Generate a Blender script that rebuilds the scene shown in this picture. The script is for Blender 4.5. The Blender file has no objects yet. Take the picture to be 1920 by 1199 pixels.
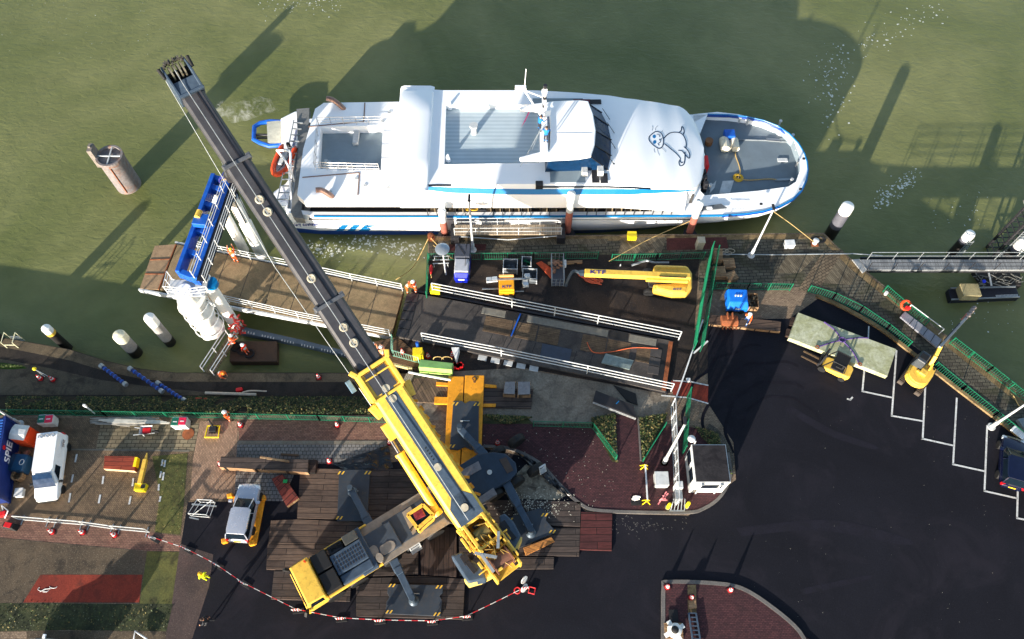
import bpy, bmesh, math, random
from mathutils import Vector, Matrix, noise
random.seed(7)
R=math.radians; PI=math.pi
C=bpy.context.scene.collection
# ---------- camera model: turns photo pixels (1920 wide) into points at a known height
F=1493.;CX=960.;CY=599.5;H=57.;TH=R(28);_s,_c=math.sin(TH),math.cos(TH)
WZ=-2.5
def P(x,y,z=0.):
    u=(x-CX)/F;v=(y-CY)/F
    t=(H-z)/(_c+v*_s)
    return Vector((u*t,(_s-v*_c)*t,z))
def PL(pts,z=0.): return [P(x,y,z) for x,y in pts]
# ---------- materials
def lin(c):
    return tuple(((v/255)/12.92 if v/255<=.04045 else ((v/255+.055)/1.055)**2.4) for v in c)
MATS={}
def nt_new(name):
    m=bpy.data.materials.new(name);m.use_nodes=True
    n=m.node_tree.nodes;l=m.node_tree.links
    b=n['Principled BSDF']
    return m,n,l,b
def ramp(n,l,src,p0,c0,p1,c1):
    r=n.new('ShaderNodeValToRGB');e=r.color_ramp.elements
    e[0].position=p0;e[0].color=(*c0,1);e[1].position=p1;e[1].color=(*c1,1)
    l.new(src,r.inputs[0]);return r.outputs[0]
def mix(n,l,fac,a,b,mode='MIX'):
    m=n.new('ShaderNodeMix');m.data_type='RGBA';m.blend_type=mode
    for s,v in ((0,fac),(6,a),(7,b)):
        if hasattr(v,'links') or hasattr(v,'is_linked'): l.new(v,m.inputs[s])
        elif isinstance(v,tuple): m.inputs[s].default_value=(*v,1)
        else: m.inputs[s].default_value=v
    return m.outputs[2]
def nz(n,l,vec,scale,detail=4,rough=.6,dist=0):
    t=n.new('ShaderNodeTexNoise');t.inputs['Scale'].default_value=scale;t.inputs['Detail'].default_value=detail
    t.inputs['Roughness'].default_value=rough;t.inputs['Distortion'].default_value=dist
    l.new(vec,t.inputs['Vector']);return t.outputs['Fac']
def coords(n,l,rot=0,scale=(1,1,1),world=False):
    if world:
        g=n.new('ShaderNodeNewGeometry');o=g.outputs['Position']
    else:
        t=n.new('ShaderNodeTexCoord');o=t.outputs['Object']
    if rot or scale!=(1,1,1):
        m=n.new('ShaderNodeMapping');m.inputs['Rotation'].default_value=(0,0,R(rot));m.inputs['Scale'].default_value=scale
        l.new(o,m.inputs['Vector']);o=m.outputs[0]
    return o
def bump(n,l,b,src,st,dist=.02):
    k=n.new('ShaderNodeBump');k.inputs['Strength'].default_value=st;k.inputs['Distance'].default_value=dist
    l.new(src,k.inputs['Height']);l.new(k.outputs[0],b.inputs['Normal'])
def pm(name,c,rough=.5,metal=0,var=.18,scale=2.5,dirt=0,dcol=(60,48,36),spec=.4,coat=0):
    if name in MATS: return MATS[name]
    m,n,l,b=nt_new(name);c=lin(c);v=coords(n,l)
    f=nz(n,l,v,scale,5)
    col=ramp(n,l,f,.3,tuple(x*(1-var) for x in c),.7,tuple(min(1,x*(1+var)) for x in c))
    if dirt:
        g=nz(n,l,v,scale*2.7,8,.7,.4)
        gm=n.new('ShaderNodeMapRange');gm.inputs[1].default_value=.52;gm.inputs[2].default_value=.68;gm.inputs[4].default_value=dirt
        l.new(g,gm.inputs[0]);col=mix(n,l,gm.outputs[0],col,lin(dcol))
    l.new(col,b.inputs['Base Color'])
    rr=n.new('ShaderNodeMapRange');rr.inputs[3].default_value=max(.05,rough-.12);rr.inputs[4].default_value=min(1,rough+.12)
    l.new(f,rr.inputs[0]);l.new(rr.outputs[0],b.inputs['Roughness'])
    b.inputs['Metallic'].default_value=metal;b.inputs['Specular IOR Level'].default_value=spec
    b.inputs['Coat Weight'].default_value=coat
    MATS[name]=m;return m
def ground_mat(name,c1,c2,big=.25,fine=14,specks=None,spk=.66,rough=.85,bumpst=.3,c3=None,mid=1.3,spec=.2):
    if name in MATS: return MATS[name]
    m,n,l,b=nt_new(name);v=coords(n,l,world=True)
    a=nz(n,l,v,big,6,.65,.6);f=nz(n,l,v,fine,6,.7)
    col=ramp(n,l,a,.35,lin(c1),.65,lin(c2))
    col=mix(n,l,.55,col,ramp(n,l,f,.3,(.35,)*3,.72,(1.6,)*3),'MULTIPLY')
    if c3:
        g=nz(n,l,v,mid,7,.7,.8);k=n.new('ShaderNodeMapRange');k.inputs[1].default_value=.5;k.inputs[2].default_value=.66;k.inputs[4].default_value=.85
        l.new(g,k.inputs[0]);col=mix(n,l,k.outputs[0],col,lin(c3))
    if specks:
        s=nz(n,l,v,fine*1.6,3,.5);k=n.new('ShaderNodeMapRange');k.inputs[1].default_value=spk;k.inputs[2].default_value=spk+.05
        l.new(s,k.inputs[0]);col=mix(n,l,k.outputs[0],col,lin(specks))
    l.new(col,b.inputs['Base Color']);b.inputs['Roughness'].default_value=rough;b.inputs['Specular IOR Level'].default_value=spec
    bump(n,l,b,f,bumpst);MATS[name]=m;return m
def brick_mat(name,c1,c2,mortar,w=.24,h=.12,rot=0,stain=(40,36,30),stf=.6,stb=.5,moss=None):
    if name in MATS: return MATS[name]
    m,n,l,b=nt_new(name);v=coords(n,l,rot,world=True)
    t=n.new('ShaderNodeTexBrick');l.new(v,t.inputs['Vector'])
    t.inputs['Scale'].default_value=1;t.inputs['Brick Width'].default_value=w;t.inputs['Row Height'].default_value=h
    t.inputs['Mortar Size'].default_value=h*.09;t.inputs['Bias'].default_value=-.1
    t.inputs['Color1'].default_value=(*lin(c1),1);t.inputs['Color2'].default_value=(*lin(c2),1);t.inputs['Mortar'].default_value=(*lin(mortar),1)
    a=nz(n,l,v,stb,7,.68,.8);f=nz(n,l,v,9,5,.7)
    col=mix(n,l,.45,t.outputs[0],ramp(n,l,f,.3,(.5,)*3,.7,(1.5,)*3),'MULTIPLY')
    k=n.new('ShaderNodeMapRange');k.inputs[1].default_value=.46;k.inputs[2].default_value=.7;k.inputs[4].default_value=stf
    l.new(a,k.inputs[0]);col=mix(n,l,k.outputs[0],col,lin(stain))
    if moss:
        g=nz(n,l,v,.35,8,.7,1.2);k=n.new('ShaderNodeMapRange');k.inputs[1].default_value=.5;k.inputs[2].default_value=.62;k.inputs[4].default_value=.7
        l.new(g,k.inputs[0]);col=mix(n,l,k.outputs[0],col,lin(moss))
    l.new(col,b.inputs['Base Color']);b.inputs['Roughness'].default_value=.85;b.inputs['Specular IOR Level'].default_value=.2
    bump(n,l,b,t.outputs[0],.25,.01);MATS[name]=m;return m
def wood_mat(name,c1,c2,w=6.,h=.3,rot=0,gap=(12,9,8),stain=(20,14,12),stf=.6,world=True):
    if name in MATS: return MATS[name]
    m,n,l,b=nt_new(name);v=coords(n,l,rot,world=world)
    t=n.new('ShaderNodeTexBrick');l.new(v,t.inputs['Vector']);t.inputs['Scale'].default_value=1
    t.inputs['Brick Width'].default_value=w;t.inputs['Row Height'].default_value=h;t.inputs['Mortar Size'].default_value=h*.05
    t.inputs['Color1'].default_value=(*lin(c1),1);t.inputs['Color2'].default_value=(*lin(c2),1);t.inputs['Mortar'].default_value=(*lin(gap),1)
    mp=n.new('ShaderNodeMapping');mp.inputs['Scale'].default_value=(.5,9,9);l.new(v,mp.inputs['Vector'])
    g=nz(n,l,mp.outputs[0],1.6,8,.7,.3)
    col=mix(n,l,.8,t.outputs[0],ramp(n,l,g,.28,(.25,)*3,.74,(1.9,)*3),'MULTIPLY')
    a=nz(n,l,v,.5,6,.7,.6);k=n.new('ShaderNodeMapRange');k.inputs[1].default_value=.48;k.inputs[2].default_value=.7;k.inputs[4].default_value=stf
    l.new(a,k.inputs[0]);col=mix(n,l,k.outputs[0],col,lin(stain))
    l.new(col,b.inputs['Base Color']);b.inputs['Roughness'].default_value=.75;b.inputs['Specular IOR Level'].default_value=.25
    bump(n,l,b,g,.4,.01);MATS[name]=m;return m
# ---------- mesh builder
class MB:
    def __init__(s): s.v=[];s.f=[];s.T=Matrix.Identity(4)
    def add(s,vs,fs):
        o=len(s.v);s.v+=[s.T@Vector(p) for p in vs];s.f+=[tuple(i+o for i in f) for f in fs];return s
    def box(s,x,y,z,sx,sy,sz,rz=0,top=1.,topx=None):
        """centred in x,y; z is the bottom; top scales the upper face"""
        a,b=sx/2,sy/2;tx=topx if topx is not None else top
        q=[(-a,-b,0),(a,-b,0),(a,b,0),(-a,b,0),(-a*tx,-b*top,sz),(a*tx,-b*top,sz),(a*tx,b*top,sz),(-a*tx,b*top,sz)]
        c,sn=math.cos(rz),math.sin(rz)
        q=[(x+p[0]*c-p[1]*sn,y+p[0]*sn+p[1]*c,z+p[2]) for p in q]
        return s.add(q,[(3,2,1,0),(4,5,6,7),(0,1,5,4),(1,2,6,5),(2,3,7,6),(3,0,4,7)])
    def beam(s,a,b,w,h,up=(0,0,1)):
        a=Vector(a);b=Vector(b);d=(b-a).normalized();u=Vector(up)
        if abs(d.dot(u))>.99:u=Vector((1,0,0))
        e=d.cross(u).normalized();g=e.cross(d)
        q=[]
        for p in (a,b):
            for i,j in ((-1,-1),(1,-1),(1,1),(-1,1)): q.append(p+e*(i*w/2)+g*(j*h/2))
        return s.add(q,[(3,2,1,0),(4,5,6,7),(0,1,5,4),(1,2,6,5),(2,3,7,6),(3,0,4,7)])
    def cyl(s,a,b,r0,r1=None,n=16,cap=True):
        r1=r0 if r1 is None else r1
        a=Vector(a);b=Vector(b);d=(b-a).normalized();u=Vector((0,0,1)) if abs(d.z)<.95 else Vector((1,0,0))
        e=d.cross(u).normalized();g=e.cross(d);q=[]
        for p,r in ((a,r0),(b,r1)):
            for i in range(n):
                t=2*PI*i/n;q.append(p+e*(r*math.cos(t))+g*(r*math.sin(t)))
        fs=[(i,(i+1)%n,n+(i+1)%n,n+i) for i in range(n)]
        if cap: fs+=[tuple(range(n-1,-1,-1)),tuple(range(n,2*n))]
        return s.add(q,fs)
    def tube(s,pts,r,n=6,closed=False):
        pts=[Vector(p) for p in pts];m=len(pts);q=[];fs=[]
        pe=None
        for i,p in enumerate(pts):
            a=pts[i-1] if (i or closed) else p;b=pts[(i+1)%m] if (i<m-1 or closed) else p
            d=(b-a)
            d=d.normalized() if d.length>1e-6 else Vector((0,0,1))
            u=Vector((0,0,1)) if abs(d.z)<.9 else Vector((1,0,0))
            e=d.cross(u).normalized();
            if pe is not None and e.dot(pe)<-.2:e=-e
            pe=e;g=e.cross(d)
            for k in range(n):
                t=2*PI*k/n;q.append(p+e*(r*math.cos(t))+g*(r*math.sin(t)))
        for i in range(m-(0 if closed else 1)):
            j=(i+1)%m
            for k in range(n): fs.append((i*n+k,i*n+(k+1)%n,j*n+(k+1)%n,j*n+k))
        if not closed: fs+=[tuple(range(n-1,-1,-1)),tuple(range((m-1)*n,m*n))]
        return s.add(q,fs)
    def lathe(s,prof,n=16,c=(0,0,0)):
        q=[];k=len(prof)
        for r,z in prof:
            for i in range(n):
                t=2*PI*i/n;q.append((c[0]+r*math.cos(t),c[1]+r*math.sin(t),c[2]+z))
        fs=[(j*n+i,j*n+(i+1)%n,(j+1)*n+(i+1)%n,(j+1)*n+i) for j in range(k-1) for i in range(n)]
        fs+=[tuple(range(n-1,-1,-1)),tuple(range((k-1)*n,k*n))]
        return s.add(q,fs)
    def prism(s,poly,z0,z1):
        n=len(poly);q=[(p[0],p[1],z0) for p in poly]+[(p[0],p[1],z1) for p in poly]
        ar=sum(poly[i][0]*poly[(i+1)%n][1]-poly[(i+1)%n][0]*poly[i][1] for i in range(n))
        fs=[(i,(i+1)%n,n+(i+1)%n,n+i) for i in range(n)]+[tuple(range(n-1,-1,-1)),tuple(range(n,2*n))]
        if ar<0: fs=[tuple(reversed(f)) for f in fs]
        return s.add(q,fs)
    def loft(s,secs,cap=True,closed=True):
        n=len(secs[0]);q=[p for c in secs for p in c];fs=[]
        for j in range(len(secs)-1):
            for i in range(n if closed else n-1):
                k=(i+1)%n;fs.append((j*n+i,j*n+k,(j+1)*n+k,(j+1)*n+i))
        if cap and closed: fs+=[tuple(range(n-1,-1,-1)),tuple(range((len(secs)-1)*n,len(secs)*n))]
        return s.add(q,fs)
    def quad(s,a,b,c,d): return s.add([a,b,c,d],[(0,1,2,3)])
    def ball(s,c,r,n=10,sq=(1,1,1)):
        prof=[(r*math.sin(PI*i/n),-r*math.cos(PI*i/n)) for i in range(n+1)]
        prof[0]=(r*.02,-r);prof[-1]=(r*.02,r)
        q=[];m=n*2
        for rr,z in prof:
            for i in range(m):
                t=2*PI*i/m;q.append((c[0]+rr*math.cos(t)*sq[0],c[1]+rr*math.sin(t)*sq[1],c[2]+z*sq[2]))
        fs=[(j*m+i,j*m+(i+1)%m,(j+1)*m+(i+1)%m,(j+1)*m+i) for j in range(n) for i in range(m)]
        fs+=[tuple(range(m-1,-1,-1)),tuple(range(n*m,(n+1)*m))]
        return s.add(q,fs)
    def parts(s):
        n=len(s.v)
        if n>6000: return [s.f]
        pa=list(range(n))
        def fd(i):
            while pa[i]!=i: pa[i]=pa[pa[i]];i=pa[i]
            return i
        for f in s.f:
            for i in f[1:]: pa[fd(i)]=fd(f[0])
        bx={}
        for f in s.f:
            r=fd(f[0]);b=bx.setdefault(r,[Vector((1e9,)*3),Vector((-1e9,)*3)])
            for i in f:
                for k in range(3): b[0][k]=min(b[0][k],s.v[i][k]);b[1][k]=max(b[1][k],s.v[i][k])
        ks=list(bx)
        if not 1<len(ks)<=60: return [s.f]
        cl={k:k for k in ks}
        def fc(k):
            while cl[k]!=k:k=cl[k]
            return k
        for i,k in enumerate(ks):
            for m in ks[:i]:
                A,B=bx[k],bx[m];g=Vector([max(0,A[0][q]-B[1][q],B[0][q]-A[1][q]) for q in range(3)]).length
                if g<.5*max((A[1]-A[0]).length,(B[1]-B[0]).length): cl[fc(k)]=fc(m)
        out={}
        for f in s.f: out.setdefault(fc(fd(f[0])),[]).append(f)
        return list(out.values())
    def build(s,name,mat,parent=None,bev=0,smooth=False,world=False,fix=True):
        if parent is not None:
            gs=s.parts()
            if 1<len(gs)<=9:
                first=None
                for fs in gs:
                    ids=sorted({i for f in fs for i in f});mp={j:i for i,j in enumerate(ids)};m=MB();m.v=[s.v[i] for i in ids];m.f=[tuple(mp[i] for i in f) for f in fs]
                    o=m.mesh(name,mat,parent,bev,smooth,world,fix);first=first or o
                return first
        return s.mesh(name,mat,parent,bev,smooth,world,fix)
    def mesh(s,name,mat,parent=None,bev=0,smooth=False,world=False,fix=True):
        me=bpy.data.meshes.new(name)
        vs=s.v
        if world and parent is not None:
            I=pmat(parent).inverted();vs=[I@p for p in vs]
        me.from_pydata([tuple(p) for p in vs],[],s.f);me.update()
        if fix:
            bm=bmesh.new();bm.from_mesh(me);bmesh.ops.recalc_face_normals(bm,faces=bm.faces);bm.to_mesh(me);bm.free()
        return link(name,me,mat,parent,bev,smooth)
def pmat(o):
    m=Matrix.Translation(o.location)@o.rotation_euler.to_matrix().to_4x4()
    return pmat(o.parent)@m if o.parent else m
def link(name,me,mat,parent=None,bev=0,smooth=False):
    o=bpy.data.objects.new(name,me)
    if mat: me.materials.append(mat)
    C.objects.link(o)
    if parent is not None:o.parent=parent
    if smooth:
        for p in me.polygons:p.use_smooth=True
        if hasattr(me,'set_sharp_from_angle'): me.set_sharp_from_angle(angle=R(40))
    if bev:
        b=o.modifiers.new('bevel','BEVEL');b.width=bev;b.segments=2;b.limit_method='ANGLE';b.angle_limit=R(35)
    return o
def tag(o,label,cat,group=None,kind=None):
    if label:o['label']=label
    if cat:o['category']=cat
    if group:o['group']=group
    if kind:o['kind']=kind
    return o
def thing(name,label,cat,loc=(0,0,0),rz=0,group=None):
    o=bpy.data.objects.new(name,None);C.objects.link(o);o.empty_display_size=.2
    o.location=loc;o.rotation_euler=(0,0,rz);return tag(o,label,cat,group)
def one(mb,name,mat,label,cat,group=None,bev=0,smooth=False):
    return tag(mb.build(name,mat,None,bev,smooth),label,cat,group)
def dup(root,loc,rz=0,label=None,group=None):
    r=root.copy();C.objects.link(r);r.location=loc;r.rotation_euler=(0,0,rz)
    if label:r['label']=label
    if group:r['group']=group
    def rec(o,c):
        for ch in list(o.children):
            d=ch.copy();C.objects.link(d);d.parent=c;rec(ch,d)
    rec(root,r);return r
def fill(name,outer,z,mat,holes=(),parent=None,zf=None,world=False,kind=None,depth=0):
    """flat sheet with holes; depth>0 adds walls hanging down from every loop"""
    bm=bmesh.new();loops=[]
    for lp in (outer,*holes):
        vs=[bm.verts.new((p[0],p[1],zf(p[0],p[1]) if zf else z)) for p in lp]
        es=[bm.edges.new((vs[i],vs[(i+1)%len(vs)])) for i in range(len(vs))];loops.append((vs,es))
    bmesh.ops.triangle_fill(bm,use_beauty=True,use_dissolve=False,edges=[e for l in loops for e in l[1]])
    for f in bm.faces:
        f.normal_update()
        if f.normal.z<0:f.normal_flip()
    if depth:
        for vs,es in loops:
            lo=[bm.verts.new((v.co.x,v.co.y,v.co.z-depth)) for v in vs]
            for i in range(len(vs)):
                j=(i+1)%len(vs);bm.faces.new((vs[i],vs[j],lo[j],lo[i]))
    me=bpy.data.meshes.new(name);bm.to_mesh(me);bm.free()
    if world and parent is not None: me.transform(pmat(parent).inverted())
    o=link(name,me,mat,parent)
    if kind:o['kind']=kind
    return o
def sheet(name,px,z,mat): return fill(name,PL(px,z),z,mat,kind='structure')
_fonts={}
def text(name,s,size,M,mat,parent,ext=.004,world=False,sx=1):
    cu=bpy.data.curves.new(name,'FONT');cu.body=s;cu.size=size;cu.extrude=ext;cu.align_x='CENTER';cu.align_y='CENTER';cu.offset=size*.012
    t=bpy.data.objects.new(name,cu);C.objects.link(t)
    dg=bpy.context.evaluated_depsgraph_get();me=bpy.data.meshes.new_from_object(t.evaluated_get(dg))
    bpy.data.objects.remove(t);me.transform(Matrix.Diagonal((sx,1,1,1)));me.transform(M)
    if world and parent is not None: me.transform(pmat(parent).inverted())
    me.materials.clear();return link(name,me,mat,parent)
def frame(o,ex,ez):
    ex=Vector(ex).normalized();ez=Vector(ez);ez=(ez-ex*ez.dot(ex)).normalized();ey=ez.cross(ex)
    M=Matrix((ex,ey,ez)).transposed().to_4x4();M.translation=Vector(o);return M
def heading(a,b): return math.atan2(b[1]-a[1],b[0]-a[0])
def smoothpts(pts,k=4):
    """Catmull-Rom through points"""
    pts=[Vector(p) for p in pts];o=[];n=len(pts)
    for i in range(n-1):
        p0=pts[max(i-1,0)];p1=pts[i];p2=pts[i+1];p3=pts[min(i+2,n-1)]
        for j in range(k):
            t=j/k;o.append(.5*((2*p1)+(p2-p0)*t+(2*p0-5*p1+4*p2-p3)*t*t+(3*p1-p0-3*p2+p3)*t**3))
    o.append(pts[-1]);return o
# ---------- materials used all over
GREEN=pm('green fence paint',(18,104,74),.45,dirt=.25)
WHITE=pm('white paint',(216,216,214),.4,dirt=.12,dcol=(150,140,125))
FWHITE=pm('ferry white',(247,247,248),.35,var=.025,scale=.4)
YEL=pm('crane yellow',(228,184,74),.42,dirt=.5,dcol=(140,100,44),var=.14,scale=1.4)
YELB=pm('bright yellow',(245,214,24),.5,var=.1)
ORY=pm('orange yellow steel',(226,150,30),.6,dirt=.55,dcol=(140,82,26),scale=1.2)
SLATE=pm('slate paint',(62,76,92),.42,dirt=.2,dcol=(40,42,46))
DSLATE=pm('dark slate paint',(38,52,68),.45,dirt=.2,dcol=(28,30,34))
BLACK=pm('black rubber',(20,20,22),.7)
DARK=pm('dark steel',(44,44,48),.5,.3,dirt=.3)
BOOMG=pm('boom grey steel',(66,66,70),.4,.2,dirt=.4,dcol=(48,44,50),scale=1)
STEEL=pm('galvanised steel',(150,156,160),.45,.5,dirt=.2,dcol=(90,86,80))
LGREY=pm('light grey paint',(190,192,192),.5,dirt=.2,dcol=(120,115,105))
TAN=pm('tread plate',(142,132,120),.55,.2,dirt=.3,dcol=(110,98,84))
RUST=pm('rust',(130,72,40),.85,var=.4,dirt=.5,dcol=(70,38,26))
ORANGE=pm('orange plastic',(214,72,30),.5)
HVO=pm('hi-vis orange',(240,92,30),.75,var=.12)
HVY=pm('hi-vis yellow',(218,232,30),.75,var=.1)
RED=pm('red plastic',(206,26,30),.5)
BLUE=pm('blue paint',(22,84,176),.4,dirt=.15,dcol=(20,40,80))
NAVY=pm('navy paint',(20,42,104),.45,dirt=.2,dcol=(14,22,50))
CYAN=pm('cyan paint',(14,112,172),.4,var=.06)
HBLUE=pm('hull blue',(14,62,140),.35,var=.1)
GLASS=pm('dark glass',(16,26,36),.14,var=.1,spec=.12)
GLASSB=pm('blue glass',(14,42,72),.1,var=.3,spec=.12)
WOOD=wood_mat('pale timber',(166,136,102),(134,104,76),3,.14,world=False,stain=(90,64,44))
WOODD=wood_mat('dark timber',(72,56,48),(54,42,38),5,.3,world=False)
CONC=ground_mat('concrete',(128,122,110),(104,98,88),.6,20,rough=.8)
ROPE=pm('rope',(178,150,96),.9,var=.3,scale=20)
SKIN=pm('skin',(196,140,110),.6,var=.05)
GRAYDECK=pm('ferry grey deck',(128,142,150),.6,var=.1,scale=.6,dirt=.12,dcol=(100,108,112))
# ================= SETTING =================
def water_mat():
    m,n,l,b=nt_new('green harbour water');v=coords(n,l,world=True)
    a=nz(n,l,v,.05,4,.6,1.0);c=nz(n,l,v,.35,5,.65,.6)
    col=ramp(n,l,a,.36,lin((99,104,60)),.66,lin((123,123,79)))
    col=mix(n,l,.22,col,ramp(n,l,c,.3,(.6,)*3,.7,(1.35,)*3),'MULTIPLY')
    l.new(col,b.inputs['Base Color']);b.inputs['Roughness'].default_value=.22;b.inputs['Specular IOR Level'].default_value=.27
    mp=n.new('ShaderNodeMapping');mp.inputs['Rotation'].default_value=(0,0,R(18));mp.inputs['Scale'].default_value=(.7,1.3,1);l.new(v,mp.inputs['Vector'])
    w=nz(n,l,mp.outputs[0],1.5,6,.62,.8)
    k=n.new('ShaderNodeBump');k.inputs['Strength'].default_value=.34;k.inputs['Distance'].default_value=.16
    l.new(w,k.inputs['Height']);l.new(k.outputs[0],b.inputs['Normal']);return m
mb=MB();mb.quad((-900,-300,WZ),(900,-300,WZ),(900,1500,WZ),(-900,1500,WZ));mb.build('water',water_mat())['kind']='structure'
PAV=brick_mat('brown pavers',(150,128,106),(118,98,82),(70,62,54),.22,.11,0,(60,54,42),.55,.35)
PAVR=brick_mat('red brown pavers',(140,104,88),(112,80,70),(70,58,52),.24,.12,0,(64,54,46),.45,.5)
PLUM=brick_mat('plum pavers',(84,52,54),(62,40,44),(34,26,28),.22,.11,0,(40,32,32),.4,.6)
GREYP=brick_mat('grey pavers',(132,128,124),(112,110,108),(70,68,66),.3,.3,0,(80,76,72),.4,.4)
ASPH=ground_mat('fresh black asphalt',(29,29,36),(23,23,29),.12,11,specks=(70,70,72),spk=.70,rough=.8,c3=(35,33,40),mid=.22,spec=.12)
ASPHB=ground_mat('worn brown asphalt',(62,52,45),(36,33,34),.25,9,specks=(110,100,88),spk=.68,c3=(30,28,30),mid=.5)
TARM=ground_mat('speckled tarmac',(98,84,68),(76,66,55),.4,10,specks=(130,118,100),spk=.62,c3=(52,46,40),mid=.7)
SAND=ground_mat('grey sand',(140,130,116),(104,96,86),.5,7,c3=(84,76,68),mid=.8,bumpst=.7)
MOSS=ground_mat('mossy paving',(98,96,52),(80,82,48),.5,9,c3=(56,54,36),mid=.9)
SOIL=ground_mat('dark soil',(48,44,34),(34,32,26),.6,6,specks=(96,92,66),spk=.66,bumpst=.9)
REDA=ground_mat('red asphalt',(140,58,42),(118,48,38),.5,12,c3=(88,44,36),mid=.9)
QCON=ground_mat('weathered quay concrete',(112,98,78),(82,72,58),.5,10,c3=(54,48,40),mid=.8)
QDARK=ground_mat('dark quay strip',(58,52,46),(42,38,36),.5,10,c3=(34,31,29),mid=.7)
PIERC=brick_mat('pier slabs',(104,98,84),(84,78,68),(44,40,36),.6,.3,-3,(38,35,32),.85,.28,moss=(56,56,38))
COPE=ground_mat('stone coping',(140,118,84),(104,86,60),.7,9,c3=(66,54,40),mid=1.2)
PLNK=wood_mat('weathered pier planks',(120,108,88),(92,82,66),1.2,.16,62,(40,36,30))
WLINE=ground_mat('white road paint',(214,214,212),(196,196,194),.8,14,c3=(150,148,145),mid=2.5)
# solid ground of the quay and pier (walls run below the water)
gp=[(-600,779),(700,779),(742,735),(750,712),(788,700),(783,686),(694,670),(698,643),(742,636),(752,612),(770,548),(802,530),(803,444),(1545,437),(1565,458),(1603,492),(1740,602),(1920,742),(2150,925),(2600,1290)]
g=PL(gp);ground=[(p.x,p.y) for p in g]+[(70,-70),(-70,-70)]
mb=MB();mb.prism(ground,-6,0);o=mb.build('ground',PAV);o['kind']='structure'
# lower quay on the left, one metre down, and the planted slope up to the fence
LQ=-1.0
lq=PL([(-600,540),(-60,622),(0,632),(130,655),(200,677),(265,692),(330,699),(560,699),(792,700)],LQ)
mb=MB();mb.prism([(p.x,p.y) for p in lq]+[(P(760,745).x,P(0,752).y),(P(-600,745).x,P(0,752).y)],-6,LQ)
mb.build('lower_quay',QDARK)['kind']='structure'
def band(a,b,z,mat,name):
    return sheet(name,a+b[::-1],z,mat)
band([(-60,623),(0,633),(130,656),(200,678),(265,693),(330,700),(790,701)],[(-60,640),(0,650),(130,676),(200,697),(265,711),(330,716),(788,717)],LQ+.004,QCON,'quay_coping')
band([(-60,660),(0,673),(90,690),(190,713),(300,728),(420,738)],[(-60,738),(0,741),(90,741),(190,741),(300,741),(420,742)],LQ+.005,ground_mat('worn quay path',(92,84,70),(70,64,54),.5,10,c3=(50,46,40),mid=.6),'quay_path')
sheet('grass_strip',[(-60,676),(0,680),(30,684),(52,691),(20,693),(-60,690)],LQ+.009,ground_mat('grass ground',(52,84,24),(40,66,20),.8,8,bumpst=.9))
def terrain(name,rows,mat):
    mb=MB();n=len(rows[0]);mb.add([p for r in rows for p in r],[(i*n+j,i*n+j+1,(i+1)*n+j+1,(i+1)*n+j) for i in range(len(rows)-1) for j in range(n-1)])
    o=mb.build(name,mat,smooth=True);o['kind']='structure';return o
rows=[]
for i in range(7):
    t=i/6;r=[]
    for j in range(61):
        x=-300+j*(790-0)/60*1.33
        x=min(x,742)
        p0=P(x,742,LQ);p1=P(x,780,0);p=p0.lerp(p1,t);p.z+=.28*math.sin(PI*t)+ (.10*noise.noise(p*1.5) if 0<i<6 else 0)
        if i==0:p.z-=.1
        if i==6:p.z-=.03
        r.append(p)
    rows.append(r)
terrain('embankment',rows,SOIL)
# overlays
sheet('parking_paving',[(-80,784),(445,784),(445,832),(440,940),(350,945),(340,1006),(0,962),(-80,955)],.004,brick_mat('parking pavers',(142,118,92),(112,92,74),(64,56,48),.21,.105,45,(54,50,40),.6,.3))
sheet('paving_slabs',[(190,790),(400,795),(395,842),(350,848),(180,842)],.008,brick_mat('tan slabs',(136,124,100),(118,106,86),(70,62,50),.6,.3,0,(70,64,50),.5,.5))
sheet('mossy_strip',[(285,856),(352,850),(345,940),(338,1003),(290,998),(300,930)],.012,MOSS)
sheet('brick_strip',[(-80,952),(0,962),(340,1006),(336,1034),(275,1033),(0,1008),(-80,1000)],.008,PAVR)
sheet('tarmac',[(-80,1001),(0,1009),(275,1034),(268,1080),(262,1131),(-80,1131)],.012,TARM)
sheet('red_parking_space',[(76,1078),(267,1078),(261,1130),(43,1130)],.016,REDA)
sheet('mossy_path',[(276,1034),(336,1035),(322,1133),(261,1133)],.012,MOSS)
sheet('moss_bed',[(-80,1131),(324,1133),(312,1184),(120,1182),(-80,1186)],.016,ground_mat('moss and litter',(70,74,48),(44,48,34),.9,5,specks=(120,122,100),spk=.66,c3=(36,38,28),mid=1.4,bumpst=1))
sheet('tarmac',[(50,1183),(312,1184),(306,1260),(50,1260)],.012,TARM)
asph=PL([(352,942),(440,941),(452,950),(520,935),(560,868),(730,868),(900,840),(1000,860),(1100,962),(1290,968),(1380,900),(1375,830),(1327,756),(1327,598),(1480,598),(1540,556),(1590,572),(1650,606),(1700,640),(1770,690),(1850,752),(1920,808),(2150,985),(2600,1340)])
sheet('asphalt_road',[],0,ASPH) if 0 else fill('asphalt_road',[(p.x,p.y) for p in asph]+[(70,-70),(-22,-70)]+[(P(300,1260).x,P(300,1260).y),(P(322,1133).x,P(322,1133).y),(P(337,1034).x,P(337,1034).y)],.006,ASPH,kind='structure')
sheet('worn_tarmac',[(338,1020),(400,1040),(392,1100),(360,1199),(306,1199),(322,1133)],.011,ground_mat('reddish tarmac',(84,70,66),(66,56,54),.4,10,specks=(110,96,88),spk=.64))
sheet('brick_pavement',[(448,788),(735,788),(735,828),(448,828)],.008,PAVR)
sheet('grey_pavement',[(444,834),(730,834),(725,868),(560,870),(530,940),(440,939),(440,860)],.008,GREYP)
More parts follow.
